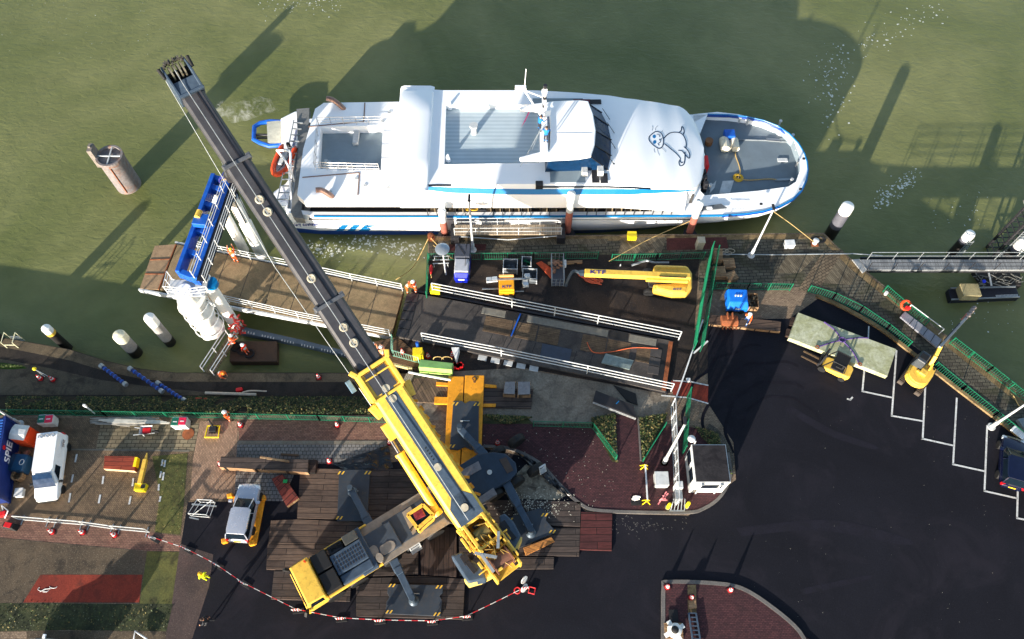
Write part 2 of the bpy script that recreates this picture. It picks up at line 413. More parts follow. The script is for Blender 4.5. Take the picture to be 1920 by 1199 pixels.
sheet('light_brick_pavement',[(375,790),(446,790),(440,935),(356,938),(362,860)],.010,brick_mat('pinkish pavers',(168,136,112),(140,112,92),(84,72,62),.22,.11,90,(80,70,56),.35,.6))
sheet('sand_yard',[(742,738),(752,712),(790,700),(960,690),(1240,735),(1258,745),(1240,790),(1000,796),(905,790),(735,786)],.004,SAND)
sheet('dark_yard',[(752,612),(772,552),(803,528),(805,478),(1312,478),(1302,620),(1327,600),(1327,700),(1250,740),(980,690),(790,700),(783,686),(700,668),(702,646),(742,640)],.008,ASPHB)
sheet('pier_walkway',[(803,446),(1543,439),(1563,459),(1601,494),(1738,604),(1918,744),(2148,927),(2110,960),(1905,812),(1700,636),(1600,560),(1530,535),(1440,545),(1310,545),(1312,478),(805,478)],.012,PIERC)
band([(803,446),(1543,439)],[(803,455),(1540,448)],.016,COPE,'pier_coping')
band([(1543,439),(1601,494),(1738,604),(1918,744),(2148,927)],[(1532,441),(1590,500),(1726,612),(1904,752),(2134,938)],.017,COPE,'pier_coping')
band([(822,452),(1140,448)],[(820,462),(1138,458)],.020,PLNK,'plank_strip')
sheet('plank_strip',[(1165,446),(1250,445),(1240,474),(1160,476)],.020,PLNK)
sheet('plank_strip',[(1478,478),(1532,478),(1500,512),(1452,512)],.020,PLNK)
sheet('plank_strip',[(1570,480),(1610,520),(1600,535),(1530,530),(1545,500)],.020,PLNK)
sheet('red_slab',[(842,458),(912,458),(910,470),(842,471)],.021,ground_mat('red slab',(92,52,46),(74,42,40),.8,9))
sheet('red_slab',[(1250,447),(1362,445),(1366,466),(1250,470)],.021,ground_mat('red slab',(92,52,46),(74,42,40),.8,9))
sheet('stone_path',[(1545,470),(1582,470),(1532,548),(1495,545)],.024,brick_mat('stone path pavers',(122,106,86),(100,86,70),(50,44,38),.4,.25,-30,(60,52,44),.5,.6))
sheet('red_cycle_path',[(1258,714),(1328,724),(1327,757),(1262,740)],.012,REDA)
def line(px,w=.12,z=.03,mat=WLINE,name='road_marking'):
    mb=MB();q=PL(px,z)
    for i in range(len(q)-1):
        a,b=q[i],q[i+1];d=(b-a).normalized();e=Vector((-d.y,d.x,0))*w/2
        a=a-d*w*.5*(1 if i else 0)
        mb.quad(a-e,b-e,b+e,a+e)
    o=mb.build(name,mat,fix=False);o['kind']='structure';return o
for q in ([(1621,690),(1617,734),(1673,746)],[(1681,657),(1672,780),(1730,790)],[(1735,724),(1730,823),(1788,836)],[(1794,746),(1787,871),(1846,884)],[(1851,798),(1846,921),(1908,935)],[(1909,900),(1907,972),(1960,982)],[(1599,745),(1594,750),(1588,748)]):
    line(q,.13,.03 if len(q)==3 else .03)
line([(1629,612),(1627,660)],.1)
for x,y,x2,y2 in ((144,852,141,867),(137,890,134,905),(132,925,129,942),(194,893,192,908),(250,897,248,912),(188,928,185,944),(245,931,242,946),(305,862,303,874),(310,863,308,876),(302,884,300,896),(307,886,305,901),(298,908,297,920),(301,931,299,941)):
    line([(x,y),(x2,y2)],.13,.03)
line([(1262,714),(1295,716),(1328,723)],.1);line([(1240,742),(1290,746),(1328,757)],.1)
line([(278,1007),(288,1014)],.06)
line([(130,843),(355,846)],.12,.026,CONC,'gutter_strip');line([(445,830),(735,830)],.28,.03,CONC,'pavement_edge')
# kerbed islands of plum brick
def island(name,px,h=.12):
    w=PL(smoothpx(px));pts=[(p.x,p.y) for p in w]
    mb=MB();mb.prism(pts,-.05,h);mb.build(name,PLUM)['kind']='structure'
def smoothpx(px,k=3):
    return [(p.x,p.y) for p in smoothpts([(x,y,0) for x,y in px],k)]
def kerb(px,w=.22,h=.15,mat=None):
    pts=[P(x,y,0) for x,y in smoothpx(px,4)];mb=MB();secs=[]
    for i,p in enumerate(pts):
        d=(pts[min(i+1,len(pts)-1)]-pts[max(i-1,0)]).normalized();e=Vector((-d.y,d.x,0))*w/2
        secs.append([p-e+Vector((0,0,-.05)),p-e+Vector((0,0,h)),p+e+Vector((0,0,h)),p+e+Vector((0,0,-.05))])
    mb.loft(secs);mb.build('kerb',mat or ground_mat('kerb concrete',(110,106,102),(92,88,86),.8,14))['kind']='structure'
island('brick_plaza',[(905,792),(1000,796),(1112,796),(1240,800),(1300,803),(1342,815),(1362,850),(1368,890),(1350,930),(1318,953),(1280,960),(1130,957),(1088,944),(1048,908),(1010,868),(960,843),(905,836)])
kerb([(905,838),(955,842),(1010,868),(1048,908),(1088,946),(1130,959),(1280,962),(1320,954),(1352,930),(1369,892),(1364,850)])
island('brick_island',[(1243,1093),(1330,1094),(1390,1104),(1450,1142),(1498,1185),(1520,1230),(1243,1230)])
kerb([(1243,1230),(1243,1160),(1244,1100),(1252,1092),(1330,1094),(1390,1104),(1450,1142),(1498,1185),(1520,1230)],.26)
sheet('island_path',[(1289,1097),(1305,1097),(1306,1150),(1290,1150)],.126,COPE)
sheet('sand_patch',[(985,872),(1035,880),(1062,930),(1040,938),(960,935),(958,900)],.02,ground_mat('pale sand patch',(150,140,122),(120,112,98),.5,6,c3=(60,54,48),mid=1.6))
sheet('footpath',[(1153,778),(1193,782),(1199,870),(1160,868)],.128,PLUM)
kerb([(1326,800),(1345,815),(1366,850),(1372,890)],.5,.14,ground_mat('pebble border',(80,74,66),(58,54,48),.8,9,specks=(130,124,110),spk=.6))
GRASS=ground_mat('scrub ground',(62,66,36),(44,48,30),.8,7,c3=(84,76,56),mid=1.2,bumpst=.9)
sheet('grass_bed',[(1108,786),(1153,778),(1160,868),(1148,866),(1112,800)],.130,GRASS)
sheet('grass_bed',[(1196,784),(1250,778),(1246,796),(1208,866),(1202,866)],.130,GRASS)
sheet('grass_bed',[(905,778),(985,780),(1000,795),(905,795)],.128,GRASS)
kerb([(1150,780),(1157,866)],.12,.18);kerb([(1196,784),(1201,866)],.12,.18)
kerb([(1530,556),(1580,578),(1650,618),(1720,672),(1800,735),(1880,796),(1960,860)],.3,.2,COPE)
# ground cover: many small leaves on the slope and the beds
def leaves(name,fn,n,mats,s=.09,label=None):
    for mi,m in enumerate(mats):
        mb=MB()
        for i in range(n//len(mats)):
            p=fn();
            if p is None: continue
            a=random.random()*2*PI;r=s*random.uniform(.5,1.5);t=random.uniform(-.6,.6)
            e=Vector((math.cos(a)*r,math.sin(a)*r,t*r));f=Vector((-math.sin(a)*r*.6,math.cos(a)*r*.6,random.uniform(-.5,.5)*r))
            p=p+Vector((0,0,random.uniform(.01,.13)))
            mb.quad(p-e,p-f,p+e,p+f)
        o=mb.build(name,m,fix=False);tag(o,label,None,None,'stuff')
LG=[pm('leaf dark green',(34,46,20),.7,var=.4),pm('leaf green',(62,76,30),.7,var=.4),pm('leaf dry',(112,100,58),.8,var=.4)]
def slope():
    i=random.uniform(.4,5.6);r0=rows[int(i)];r1=rows[int(i)+1];j=random.randint(18,len(r0)-3);k=random.random()
    p=r0[j].lerp(r1[j],i-int(i)).lerp(r0[j+1].lerp(r1[j+1],i-int(i)),k)
    return p if noise.noise(p*.6)>-.35 else None
leaves('ground_cover',slope,17000,[LG[0],LG[0],LG[0],LG[1],LG[2]],.07,'low scrub and ivy covering the slope below the green fence')
def tri(a,b,c,z):
    A,B,D=P(*a,z),P(*b,z),P(*c,z)
    def f():
        u,v=random.random(),random.random()
        if u+v>1:u,v=1-u,1-v
        return A+(B-A)*u+(D-A)*v
    return f
leaves('weeds',tri((1108,784),(1154,776),(1156,868),.13),1500,LG,.08,'weeds in the triangular bed left of the brick path')
leaves('weeds',tri((1197,784),(1250,776),(1206,866),.13),1500,LG,.08,'weeds in the triangular bed right of the brick path')
leaves('weeds',tri((905,778),(1000,783),(950,796),.13),700,LG,.08,'weeds on the edge between sand yard and brick plaza')
leaves('weeds',tri((-40,680),(50,688),(-40,692),LQ),700,[LG[1]],.08,'strip of green grass on the lower quay at far left')
leaves('weeds',tri((1300,800),(1372,890),(1345,812),.13),700,LG,.07,'weeds in the pebble border behind the kiosk')
# foam flecks on the water
def foam(n,fn,s,label):
    n=int(n*1.25);s*=.7
    mb=MB()
    for i in range(n):
        x,y=fn();p=P(x,y,WZ+.01+random.random()*.004);k=random.randint(5,8);r=s*random.uniform(.3,1.3);el=random.uniform(.3,1);a0=random.random()*PI
        q=[]
        for j in range(k):
            t=2*PI*j/k;rr=r*random.uniform(.5,1.2);u,v=rr*math.cos(t),rr*el*math.sin(t)
            q.append(p+Vector((u*math.cos(a0)-v*math.sin(a0),u*math.sin(a0)+v*math.cos(a0),0)))
        mb.add(q,[tuple(range(k))])
    tag(mb.build('sea_foam',pm('foam',(206,208,196),.8,var=.1),fix=True),label,None,None,'stuff')
G=random.gauss
foam(90,lambda:(G(1560,18),G(160,38)),.17,'white foam flecks on the water off the bow')
foam(90,lambda:(lambda t:(1520+t*260+G(0,18),130-t*120+G(0,14)))(random.random()),.15,'band of white foam flecks at the top right of the water')
foam(110,lambda:(lambda t:(1645+t*75+G(0,8),380-t*55+G(0,8)))(random.random()),.17,'white foam flecks on the water right of the white capped pile')
foam(50,lambda:(random.uniform(1740,1900),G(600,20) if random.random()<.5 else G(400,22)),.11,'scattered foam flecks around the right hand footbridge')
foam(70,lambda:(random.uniform(480,640),abs(G(0,14))),.13,'foam flecks at the top edge of the water')
foam(60,lambda:(random.uniform(0,330),random.uniform(0,110)),.06,'tiny foam flecks on open water at top left')
def fx():
    t=random.random();return 575+t*215+G(0,5),462+6*math.sin(t*9)+G(0,9)
foam(260,fx,.16,'foam drifting between the ferry and the loading bridge')

# tyre marks and resurfacing patches on the asphalt
TYRE=ground_mat('tyre rubber',(23,22,30),(19,18,25),.5,12,c3=(28,27,36),mid=1.1,spec=.15)
LPAT=ground_mat('greyed asphalt',(32,31,40),(27,26,34),.6,12,c3=(26,26,31),mid=.9,spec=.15)
def arc(cx,cy,r,a0,a1,w,z,mat,sq=1.):
    c=P(cx,cy);mb=MB();n=28;q=[]
    for i in range(n+1):
        a=R(a0+(a1-a0)*i/n);k=1+.02*math.sin(i*.9+cx)
        for rr in (r*k,r*k+w): q.append((c.x+rr*math.cos(a),c.y+rr*sq*math.sin(a),z))
    mb.add(q,[(2*i,2*i+1,2*i+3,2*i+2) for i in range(n)]);mb.build('tyre_mark',mat,fix=False)['kind']='structure'
for i,(r,a0,a1,w) in enumerate(((4.2,60,200,.26),(5.9,70,190,.24),(7.4,95,185,.22),(3.0,20,170,.2))): arc(1470,815,r,a0,a1,w,.011+.0006*i,TYRE)
for i,q in enumerate(([(1380,990),(1560,975),(1700,1010),(1690,1022),(1540,995),(1390,1006)],[(1480,760),(1560,805),(1640,835),(1632,842),(1550,815),(1474,770)],[(1500,1105),(1620,1080),(1625,1088),(1506,1116)])):
    sheet('asphalt_patch',smoothpx(q,4),.010,LPAT)
def quadpt(px,z):
    A,B,D,E_=[P(*q,z) for q in px]
    def f():
        u,v=random.random(),random.random();return A.lerp(B,u).lerp(E_.lerp(D,u),v)
    return f
leaves('weeds',quadpt([(-20,1131),(322,1134),(312,1183),(-20,1185)],.01),600,[LG[0],LG[0],LG[1],LG[2]],.05,'low moss and leaf litter covering the bed along the bottom left')
leaves('weeds',quadpt([(288,860),(350,853),(338,1000),(294,996)],.005),500,[LG[1],LG[2]],.035,'scattered moss tufts on the green strip of the parking area')
# ================= FERRY =================
YC=45.45
fer=thing('ferry','long white passenger ferry with blue stripes and a seal drawing on its bow','ferry',(2,YC,WZ))
def fp(mb,name,mat,par=None,bev=0,smooth=False): return mb.build(name,mat,par or fer,bev,smooth,world=True)
ST=[(-19.4,5.2,4.9,.9),(-17,5.55,5.1,.9),(-12,5.62,5.15,.95),(0,5.65,5.15,1.0),(8,5.65,4.9,1.05),(12,5.65,4.5,1.1),(15,5.65,3.9,1.1),(18,5.62,3.1,1.13),(20,5.5,2.4,1.18),(21.5,5.25,1.8,1.22),(23,4.75,1.2,1.26),(24.2,4.05,.8,1.3),(25.1,3.1,.5,1.32),(25.7,2.0,.3,1.34),(26.02,.9,.15,1.35)]
def hullpart(z0,z1,mat,name):
    mb=MB();secs=[]
    for x,hw,ww,zs in ST:
        def at(z):
            t=max(0,min(1,(z+2.6)/(zs+2.6)));t=1-(1-t)**2.2
            return ww+(hw-ww)*t
        zt=zs if z1 is None else min(z1,zs)
        zz=[z0+(zt-z0)*i/4 for i in range(5)]
        secs.append([(x,YC-at(z),z) for z in reversed(zz)]+[(x,YC+at(z),z) for z in zz])
    mb.loft(secs,cap=False,closed=False)
    a=secs[0];mb.add(a,[tuple(range(len(a)))])
    return fp(mb,name,mat,smooth=True)
hullpart(-1.62,None,FWHITE,'hull');hullpart(-3.2,-1.62,HBLUE,'boot_stripe')
sheer=[(x,YC-h) for x,h,w,z in ST]+[(26.1,YC)]+[(x,YC+h) for x,h,w,z in ST[::-1]]
def zsh(x,y=0):
    for i in range(len(ST)-1):
        if x<=ST[i+1][0]:
            t=(x-ST[i][0])/(ST[i+1][0]-ST[i][0]);return ST[i][3]+(ST[i+1][3]-ST[i][3])*t
    return ST[-1][3]
def smp(px,z,k=4):
    q=[P(x,y,z) for x,y in px];return [(p.x,p.y) for p in q]
op=smp([(1300,213),(1345,209),(1385,214),(1430,226),(1465,243),(1487,265),(1498,295),(1499,322),(1492,342),(1478,351),(1420,358),(1322,365),(1314,357),(1314,343),(1321,325),(1326,300),(1322,275),(1313,250),(1302,228)],1.25)
bowout=[p for p in sheer if p[0]>=12]
fill('foredeck_rim',bowout,0,FWHITE,[op],fer,zf=lambda x,y:zsh(x)+.01,world=True,depth=0)
mb=MB();n=len(op)
for i in range(n):
    a,b=op[i],op[(i+1)%n];mb.quad((*a,zsh(a[0])),(*b,zsh(b[0])),(*b,.45),(*a,.45))
fp(mb,'bulwark',GRAYDECK)
fd=fill('foredeck',[(x*1.0,y) for x,y in op],.5,pm('foredeck grey',(108,120,128),.6,var=.12,scale=.6,dirt=.2,dcol=(90,96,98)),(),fer,world=True)
# aft block
AZ=3.0
aft=[(-17.3,YC-5.6),(-9.2,YC-5.6),(-9.2,YC+5.45),(-16.9,YC+5.3),(-17.6,YC+4.6),(-18.1,YC),(-18.0,YC-4.9)]
well=smp([(601,238),(718,236),(714,319),(596,317)],AZ)
fill('aft_deck',aft,AZ,FWHITE,[well],fer,world=True,depth=.75)
mb=MB()
for i in range(4):
    a,b=well[i],well[(i+1)%4];mb.quad((*a,AZ-.7),(*b,AZ-.7),(*b,1.9),(*a,1.9))
fp(mb,'well_wall',FWHITE)
wf=fill('well_deck',[(well[0][0]-.1,well[0][1]+.3),(well[1][0]+.3,well[1][1]+.3),(well[2][0]+.3,well[2][1]-.1),(well[3][0]-.1,well[3][1]-.1)],2.1,GRAYDECK,(),fer,world=True)
# main superstructure: roof profile along x
ZR=[(-9.4,4.55,5.0),(-6,4.4,4.85),(5.5,4.4,4.85),(8.5,4.33,4.8),(10.5,4.12,4.72),(12.5,3.8,4.66),(14.5,3.4,4.6),(16.4,3.0,4.5)]
def zr(x,y=0):
    if x<=ZR[0][0]: return ZR[0][1]
    for i in range(len(ZR)-1):
        if x<=ZR[i+1][0]:
            t=(x-ZR[i][0])/(ZR[i+1][0]-ZR[i][0]);t=t*t*(3-2*t)*.5+t*.5;return ZR[i][1]+(ZR[i+1][1]-ZR[i][1])*t
    return ZR[-1][1]
def rw(x):
    for i in range(len(ZR)-1):
        if x<=ZR[i+1][0]:
            t=max(0,(x-ZR[i][0])/(ZR[i+1][0]-ZR[i][0]));return ZR[i][2]+(ZR[i+1][2]-ZR[i][2])*t
    return ZR[-1][2]
def rfar(x): return rw(x)*(1+.125*max(0,min(1,(10-x)/8)))
xs=[-9.4+i*(16.0-(-9.4))/30 for i in range(31)]
def fw(x): return rw(x) if x<=14.6 else rw(14.6)*math.sqrt(max(0,1-((x-14.6)/2.0)**2.2))
xf=[5.5+i*.45 for i in range(21) if 5.5+i*.45<14.7]+[14.9,15.2,15.5,15.8,16.05,16.25,16.4,16.5,16.56,16.595]
out=[(x,YC-rw(x)) for x in xs if x<5.4]+[(5.5,YC-rw(5.5)),(5.5,YC+rfar(5.5))]+[(x,YC+rfar(x)) for x in xs[::-1] if x<5.4]
pan=smp([(836,198),(1012,196),(1011,306),(833,309)],4.4)
fill('roof',out,0,FWHITE,[pan],fer,zf=lambda x,y:zr(x),world=True)
def crown(x,v): return zr(x)+.22*min(1,(x-5.5)/4)*(1-abs(v)**2.4)-(.12*max(0,(x-16)/.8)**2)
mb=MB();mb.loft([[(x,YC+fw(x)*v*(rfar(x)/rw(x) if v>0 else 1),crown(x,v)) for v in [k/10 for k in range(-10,11)]] for x in xf],cap=False,closed=False);fp(mb,'front_roof',FWHITE,smooth=True)
mb=MB()
for i in range(4):
    a,b=pan[i],pan[(i+1)%4];mb.quad((*a,4.41),(*b,4.41),(*b,3.9),(*a,3.9))
fp(mb,'roof_coaming',FWHITE)
gm,gn,gl,gb=nt_new('ribbed grey deck');gv=coords(gn,gl,world=True)
wv=gn.new('ShaderNodeTexWave');wv.bands_direction='Y';wv.inputs['Scale'].default_value=.75;wv.inputs['Distortion'].default_value=.25;wv.inputs['Detail'].default_value=2;gl.new(gv,wv.inputs['Vector'])
gc=mix(gn,gl,.5,ramp(gn,gl,wv.outputs['Fac'],.35,lin((168,184,192)),.6,lin((186,198,204))),ramp(gn,gl,nz(gn,gl,gv,.8,6),(.3),(.8,)*3,.7,(1.0,)*3),'MULTIPLY')
gl.new(gc,gb.inputs['Base Color']);gb.inputs['Roughness'].default_value=.6
fill('roof_deck',pan,3.95,gm,(),fer,world=True)
mb=MB()
for sgn in (-1,1):
    secs=[]
    for x in [q for q in xs if q<14.6]+[14.6]:
        z=zr(x);hb=5.62;t=min(1,max(0,(x-9)/7));zb=2.15-.75*t
        rr=rw(x) if sgn<0 else rfar(x);secs.append([(x,YC+sgn*rr,z),(x,YC+sgn*(rr*.5+hb*.5+.14),z*.62+zb*.38),(x,YC+sgn*hb,zb+.15),(x,YC+sgn*hb,zb)])
    mb.loft(secs,cap=False,closed=False)
xe=[x for x in xf if x>=14.5];f0=[(14.6,YC-rw(14.6),zr(14.6))]+[(x,YC-fw(x),crown(x,1)) for x in xe[1:]]+[(x,YC+fw(x),crown(x,1)) for x in xe[:0:-1]]+[(14.6,YC+rw(14.6),zr(14.6))]
mb.loft([f0,[(x-.05,y,.5) for x,y,z in f0]],cap=False,closed=False)
for sgn in (-1,1): mb.add([(14.6,YC+sgn*rw(14.6),zr(14.6)),(14.6,YC+sgn*5.62,1.6),(14.6,YC+sgn*5.62,.9),(14.6,YC+sgn*rw(14.6),.9)],[(0,1,2,3)])
mb.add([(-9.4,YC-5.0,zr(-9.4)),(-9.4,YC+5.0,zr(-9.4)),(-9.4,YC+5.62,2.2),(-9.4,YC-5.62,2.2)],[(0,1,2,3)])
fp(mb,'side_wall',FWHITE,smooth=True)
mb=MB()   # raised arch over the aft end of the roof
pr=[(-9.9,4.2),(-9.8,4.72),(-9.5,4.86),(-7.2,4.84),(-6.95,4.74),(-6.85,4.4)]
secs=[]
for y in [-5.55,-5.5,-5.2,-4.6,-2.5,0,2.5,4.6,5.3,5.75,5.9]:
    k=1 if abs(y)<5 else .93
    secs.append([(x,YC+y,z*k if i not in (0,5) else z-.05) for i,(x,z) in enumerate(pr)])
mb.loft(secs,cap=True,closed=True);fp(mb,'roof_arch',FWHITE,smooth=True)
# near-side and far-side galleries: inner wall, planked floor, seats, posts, bulwark ledge
gal=wood_mat('gallery planks',(64,60,60),(50,48,48),4,.16,0,(40,38,38),(60,56,54),.3)
for sgn in (-1,1):
    mb=MB();mb.box(-1,YC+sgn*5.0,.42,33,1.3,.06);fp(mb,'side_deck',gal)
    mb=MB();mb.box(-1,YC+sgn*4.35,.4,33,.06,1.9);fp(mb,'gallery_wall',pm('gallery wall',(58,56,54),.5))
    mb=MB()
    secs=[[(x,YC+sgn*(h-.42 if x<20 else h-.3),zsh(x)),(x,YC+sgn*h,zsh(x)),(x,YC+sgn*(h),zsh(x)-.5),(x,YC+sgn*(h-.42),zsh(x)-.5)] for x,h,w,z in ST if x<=15]
    mb.loft(secs);fp(mb,'bulwark_ledge',FWHITE)
mb=MB()
for i in range(27):
    x=-7.2+i*.8
    if abs(x+3.0)<.9 or abs(x-4.9)<.9: continue
    mb.cyl((x,YC-5.56,.95),(x,YC-5.56,2.2),.035,n=6)
fp(mb,'gallery_post',pm('dark post',(52,50,48),.5))
i0=0
for i in range(26):
    x=-6.8+i*.8
    if abs(x+3.0)<1.0 or abs(x-4.9)<1.0 or i in (11,18): continue
    mb=MB();mb.box(x,YC-4.95,.5,.5,.5,.42,top=.9);mb.box(x+.2,YC-4.98,.92,.1,.52,.55,top=.7)
    mb.build('seat',pm('seat cream',(120,106,84),.6),fer,.04,world=True)
for x0 in (-3.0,4.9):
    mb=MB();mb.box(x0,YC-5.3,.9,1.7,.7,.05);fp(mb,'boarding_gate',pm('gate grey',(96,98,102),.5))
    mb=MB();mb.box(x0-.1,YC-5.15,2.6,1.5,.9,.7,top=.7);ob=fp(mb,'liferaft_canister',FWHITE,bev=.1)
    mb=MB()
    for k in (-.5,0,.5): mb.box(x0-.1+k,YC-5.0,3.28,.08,.7,.06)
    fp(mb,'canister_strap',DARK)
# stripes on the near side
def wallpt(x,t):
    z=zr(x);hb=5.62;q=min(1,max(0,(x-9)/7));zb=2.15-.75*q
    a=Vector((x,YC-rw(x),z));b=Vector((x,YC-(rw(x)*.5+hb*.5+.14),z*.62+zb*.38));c=Vector((x,YC-hb,zb+.15))
    p=a.lerp(b,t/.5) if t<.5 else b.lerp(c,(t-.5)/.5)
    return p+Vector((0,-.02,.02))
mb=MB();secs=[]
for i in range(41):
    x=-9.3+i*24.6/40;u=(x+9.3)/24.6
    t0=.06+ .16*math.sin(min(1,u*2.2)*PI/2)-.20*max(0,(u-.72)/.28)**1.5;t1=t0+.22*min(1,u*6)*min(1,(1.02-u)*4)+.02
    secs.append([wallpt(x,max(.01,t0)),wallpt(x,(t0+t1)/2),wallpt(x,t1)])
mb.loft(secs,cap=False,closed=False);fp(mb,'blue_stripe',CYAN)
mb=MB()
mb.loft([[wallpt(x,.02)+Vector((0,-.01,.02)),wallpt(x,.10)+Vector((0,-.01,.02))] for x in [-9.2,-7,-5]],cap=False,closed=False)
mb.loft([[wallpt(x,.10)+Vector((0,-.01,.02)),wallpt(x,.17)+Vector((0,-.01,.02))] for x in [2,4,6,8,10,11.5]],cap=False,closed=False)
fp(mb,'side_window',GLASS)
mb=MB();q=[P(*c,4.2) for c in ((1004,344),(1017,343),(1017,354),(1005,355))];mb.box(q[0].x+.3,q[0].y-.25,4.0,.6,.5,.55);fp(mb,'side_light',DARK,bev=.03)
def sheerstrip(z0,z1,mat,name,x0,x1,o=.03,both=False):
    for sgn in ((-1,1) if both else (-1,)):
        mb=MB();sec=[]
        for x,h,w,z in ST:
            if x<x0 or x>x1: continue
            sec.append([(x,YC+sgn*(h+o),z+z1),(x,YC+sgn*(h+o),z+z0),(x,YC+sgn*(h-.05),z+z0),(x,YC+sgn*(h-.05),z+z1)])
        mb.loft(sec);fp(mb,name,mat)
sheerstrip(-.18,.015,CYAN,'cyan_line',-17.5,20,.05)
mb=MB();pts=[(x,y,zsh(x)-.12) for x,y in sheer if x>16];mb.tube(pts,.14,8);fp(mb,'rubbing_strake',HBLUE,smooth=True)
mb=MB();pts=[(x,y+(.04 if y>YC else -.04),zsh(x)+.02) for x,y in sheer if x>17 ];mb.tube(pts,.06,6);fp(mb,'cyan_line',CYAN)
for i in range(3):
    mb=MB();x=-15.6+i*1.0;y=YC-5.66;z0,z1=-1.62,-.5
    hx=[(x,z0),(x+.62+.3*(i==2),z0),(x+1.35+.3*(i==2),z1),(x+.75,z1)]
    def hy(z):
        t=max(0,min(1,(z+2.6)/(.93+2.6)));t=1-(1-t)**2.2;return YC-(5.12+(5.58-5.12)*t)-.04
    mb.add([(a,hy(b),b) for a,b in hx],[(0,1,2,3)]);mb.build('hull_chevron',CYAN,fer,world=True)
tm=pm('navy lettering',(70,80,130),.5)
text('hull_lettering','rederij doeksen',.40,frame((-18.2,YC-5.56,-.42),(1,.03,0),(0,-1,.18)),tm,fer,.03,True)
text('bow_lettering','Koegelwieck',.34,frame((19.0,YC-5.25,1.47),(1,.04,0),(0,0,1)),pm('faint lettering',(196,196,196),.5),fer,.004,True)
# wheelhouse
wr=smp([(973,203),(1000,196),(1040,191),(1085,189),(1103,191),(1112,215),(1117,245),(1115,272),(1108,294),(1085,298),(1010,302),(975,302),(974,296),(1000,289),(1030,283),(1032,250),(1030,214),(1000,208),(975,208)],6.4)
mb=MB();mb.prism(wr,6.22,6.5);fp(mb,'wheelhouse_roof',FWHITE,bev=.08)
up=smp([(1030,214),(1103,193),(1112,215),(1117,245),(1115,272),(1108,294),(1030,298)],6.3)
lo=[(up[0][0],up[0][1]+.1),(7.9,YC+2.9),(8.45,YC+1.4),(8.62,YC-.2),(8.5,YC-1.9),(8.1,YC-3.4),(up[6][0],up[6][1]-.2)]
lo[0]=(up[0][0]-.3,YC+3.3);lo[6]=(up[6][0]-.3,YC-3.6)
mb=MB();mb.loft([[(*p,4.25) for p in lo],[(a[0]*.5+b[0]*.5,a[1]*.5+b[1]*.5,5.2) for a,b in zip(lo,up)],[(*p,6.24) for p in up]],cap=False);fp(mb,'wheelhouse_window',GLASSB)
mb=MB()
for a,b in zip(lo[1:6],up[1:6]): mb.beam((*a,4.3),(*b,6.24),.07,.05)
fp(mb,'window_frame',BLACK)
for k in range(4):
    a=Vector((*lo[1+k],4.4)).lerp(Vector((*lo[2+k],4.4)),.6);mb=MB();mb.beam(a+Vector((.25,0,.0)),a+Vector((-.5,.4,1.0)),.04,.03);mb.box(a.x+.25,a.y,a.z-.2,.18,.12,.25);fp(mb,'window_wiper',BLACK)
mb=MB();mb.box(4.6,YC-4.1,4.41,2.9,1.2,.03);mb.box(4.0,YC+4.0,4.41,4.4,.95,.03);fp(mb,'bridge_wing_deck',GRAYDECK)
mb=MB();mb.box(6.9,YC-4.1,4.44,.6,1.3,.05);mb.box(7.6,YC-4.3,4.44,.6,1.0,.04);mb.box(6.7,YC+4.05,4.44,2.2,.5,.05);fp(mb,'hatch',DARK)
mb=MB();mb.box(6.0,YC-3.7,4.44,.5,.9,.5);mb.box(7.3,YC-3.75,4.44,.5,.7,.6);fp(mb,'bridge_console',LGREY,bev=.04)
for k in range(2):
    mb=MB();mb.box(5.7+k*.75,YC+4.1,4.5,.7,.32,.05);fp(mb,'sign_board',pm('dark red board',(110,30,40),.5))
# mast
mx=2.6
mst=fp(MB().box(mx,YC-1.7,6.5,.62,3.6,.32),'mast_platform',FWHITE,bev=.04)
mb=MB();mb.cyl((mx+.1,YC-.2,6.5),(mx,YC-.2,10.2),.2,.1,10)
mb.beam((mx-.1,YC-1.6,7.9),(mx-.1,YC+2.0,7.9),.1,.1);mb.beam((mx,YC-.9,9),(mx,YC+1.1,9),.08,.08)
mb.beam((mx-.1,YC+.3,6.6),(mx-1.6,YC+1.2,8.8),.1,.1);mb.beam((mx-1.6,YC+1.2,8.8),(mx,YC-.2,9.4),.08,.08)
mb.beam((mx-1.6,YC+1.2,8.8),(mx-1.5,YC+1.3,11),.05,.05);mb.beam((mx,YC+1.0,6.6),(mx-.1,YC+1.9,8.2),.08,.08)
mb.box(mx,YC-.2,10.0,.3,.3,.5);ms=fp(mb,'mast',FWHITE)
mb=MB();mb.box(mx-1.9,YC+1.3,8.8,.9,.35,.3);mb.cyl((mx+.3,YC+.5,6.8),(mx+.3,YC+.5,7.5),.3,n=12);fp(mb,'radar',FWHITE,ms,bev=.03)
mb=MB()
for z in (8.4,9.3,10.5): mb.cyl((mx,YC-.2,z),(mx,YC-.2,z+.3),.16,n=10)
fp(mb,'mast_lamp',DARK,ms)
mb=MB();mb.tube([(mx-.1,YC-1.6,7.9),(mx-1.9,YC-3.2,4.6)],.02,4);mb.tube([(mx-.1,YC-1.5,7.9),(mx-1.0,YC-3.0,6.4)],.02,4);mb.tube([(mx-.1,YC+1.6,7.9),(mx-1.6,YC+3.0,6.4)],.02,4);fp(mb,'stay',STEEL,ms)
mb=MB();a=P(985,228,5.6);mb.add([a+Vector((0,0,0)),a+Vector((.5,.8,.7)),a+Vector((.3,.95,.2)),a+Vector((-.35,-.3,-.4))],[(0,1,2,3)]);fp(mb,'flag',pm('pink flag',(214,60,130),.7),ms)
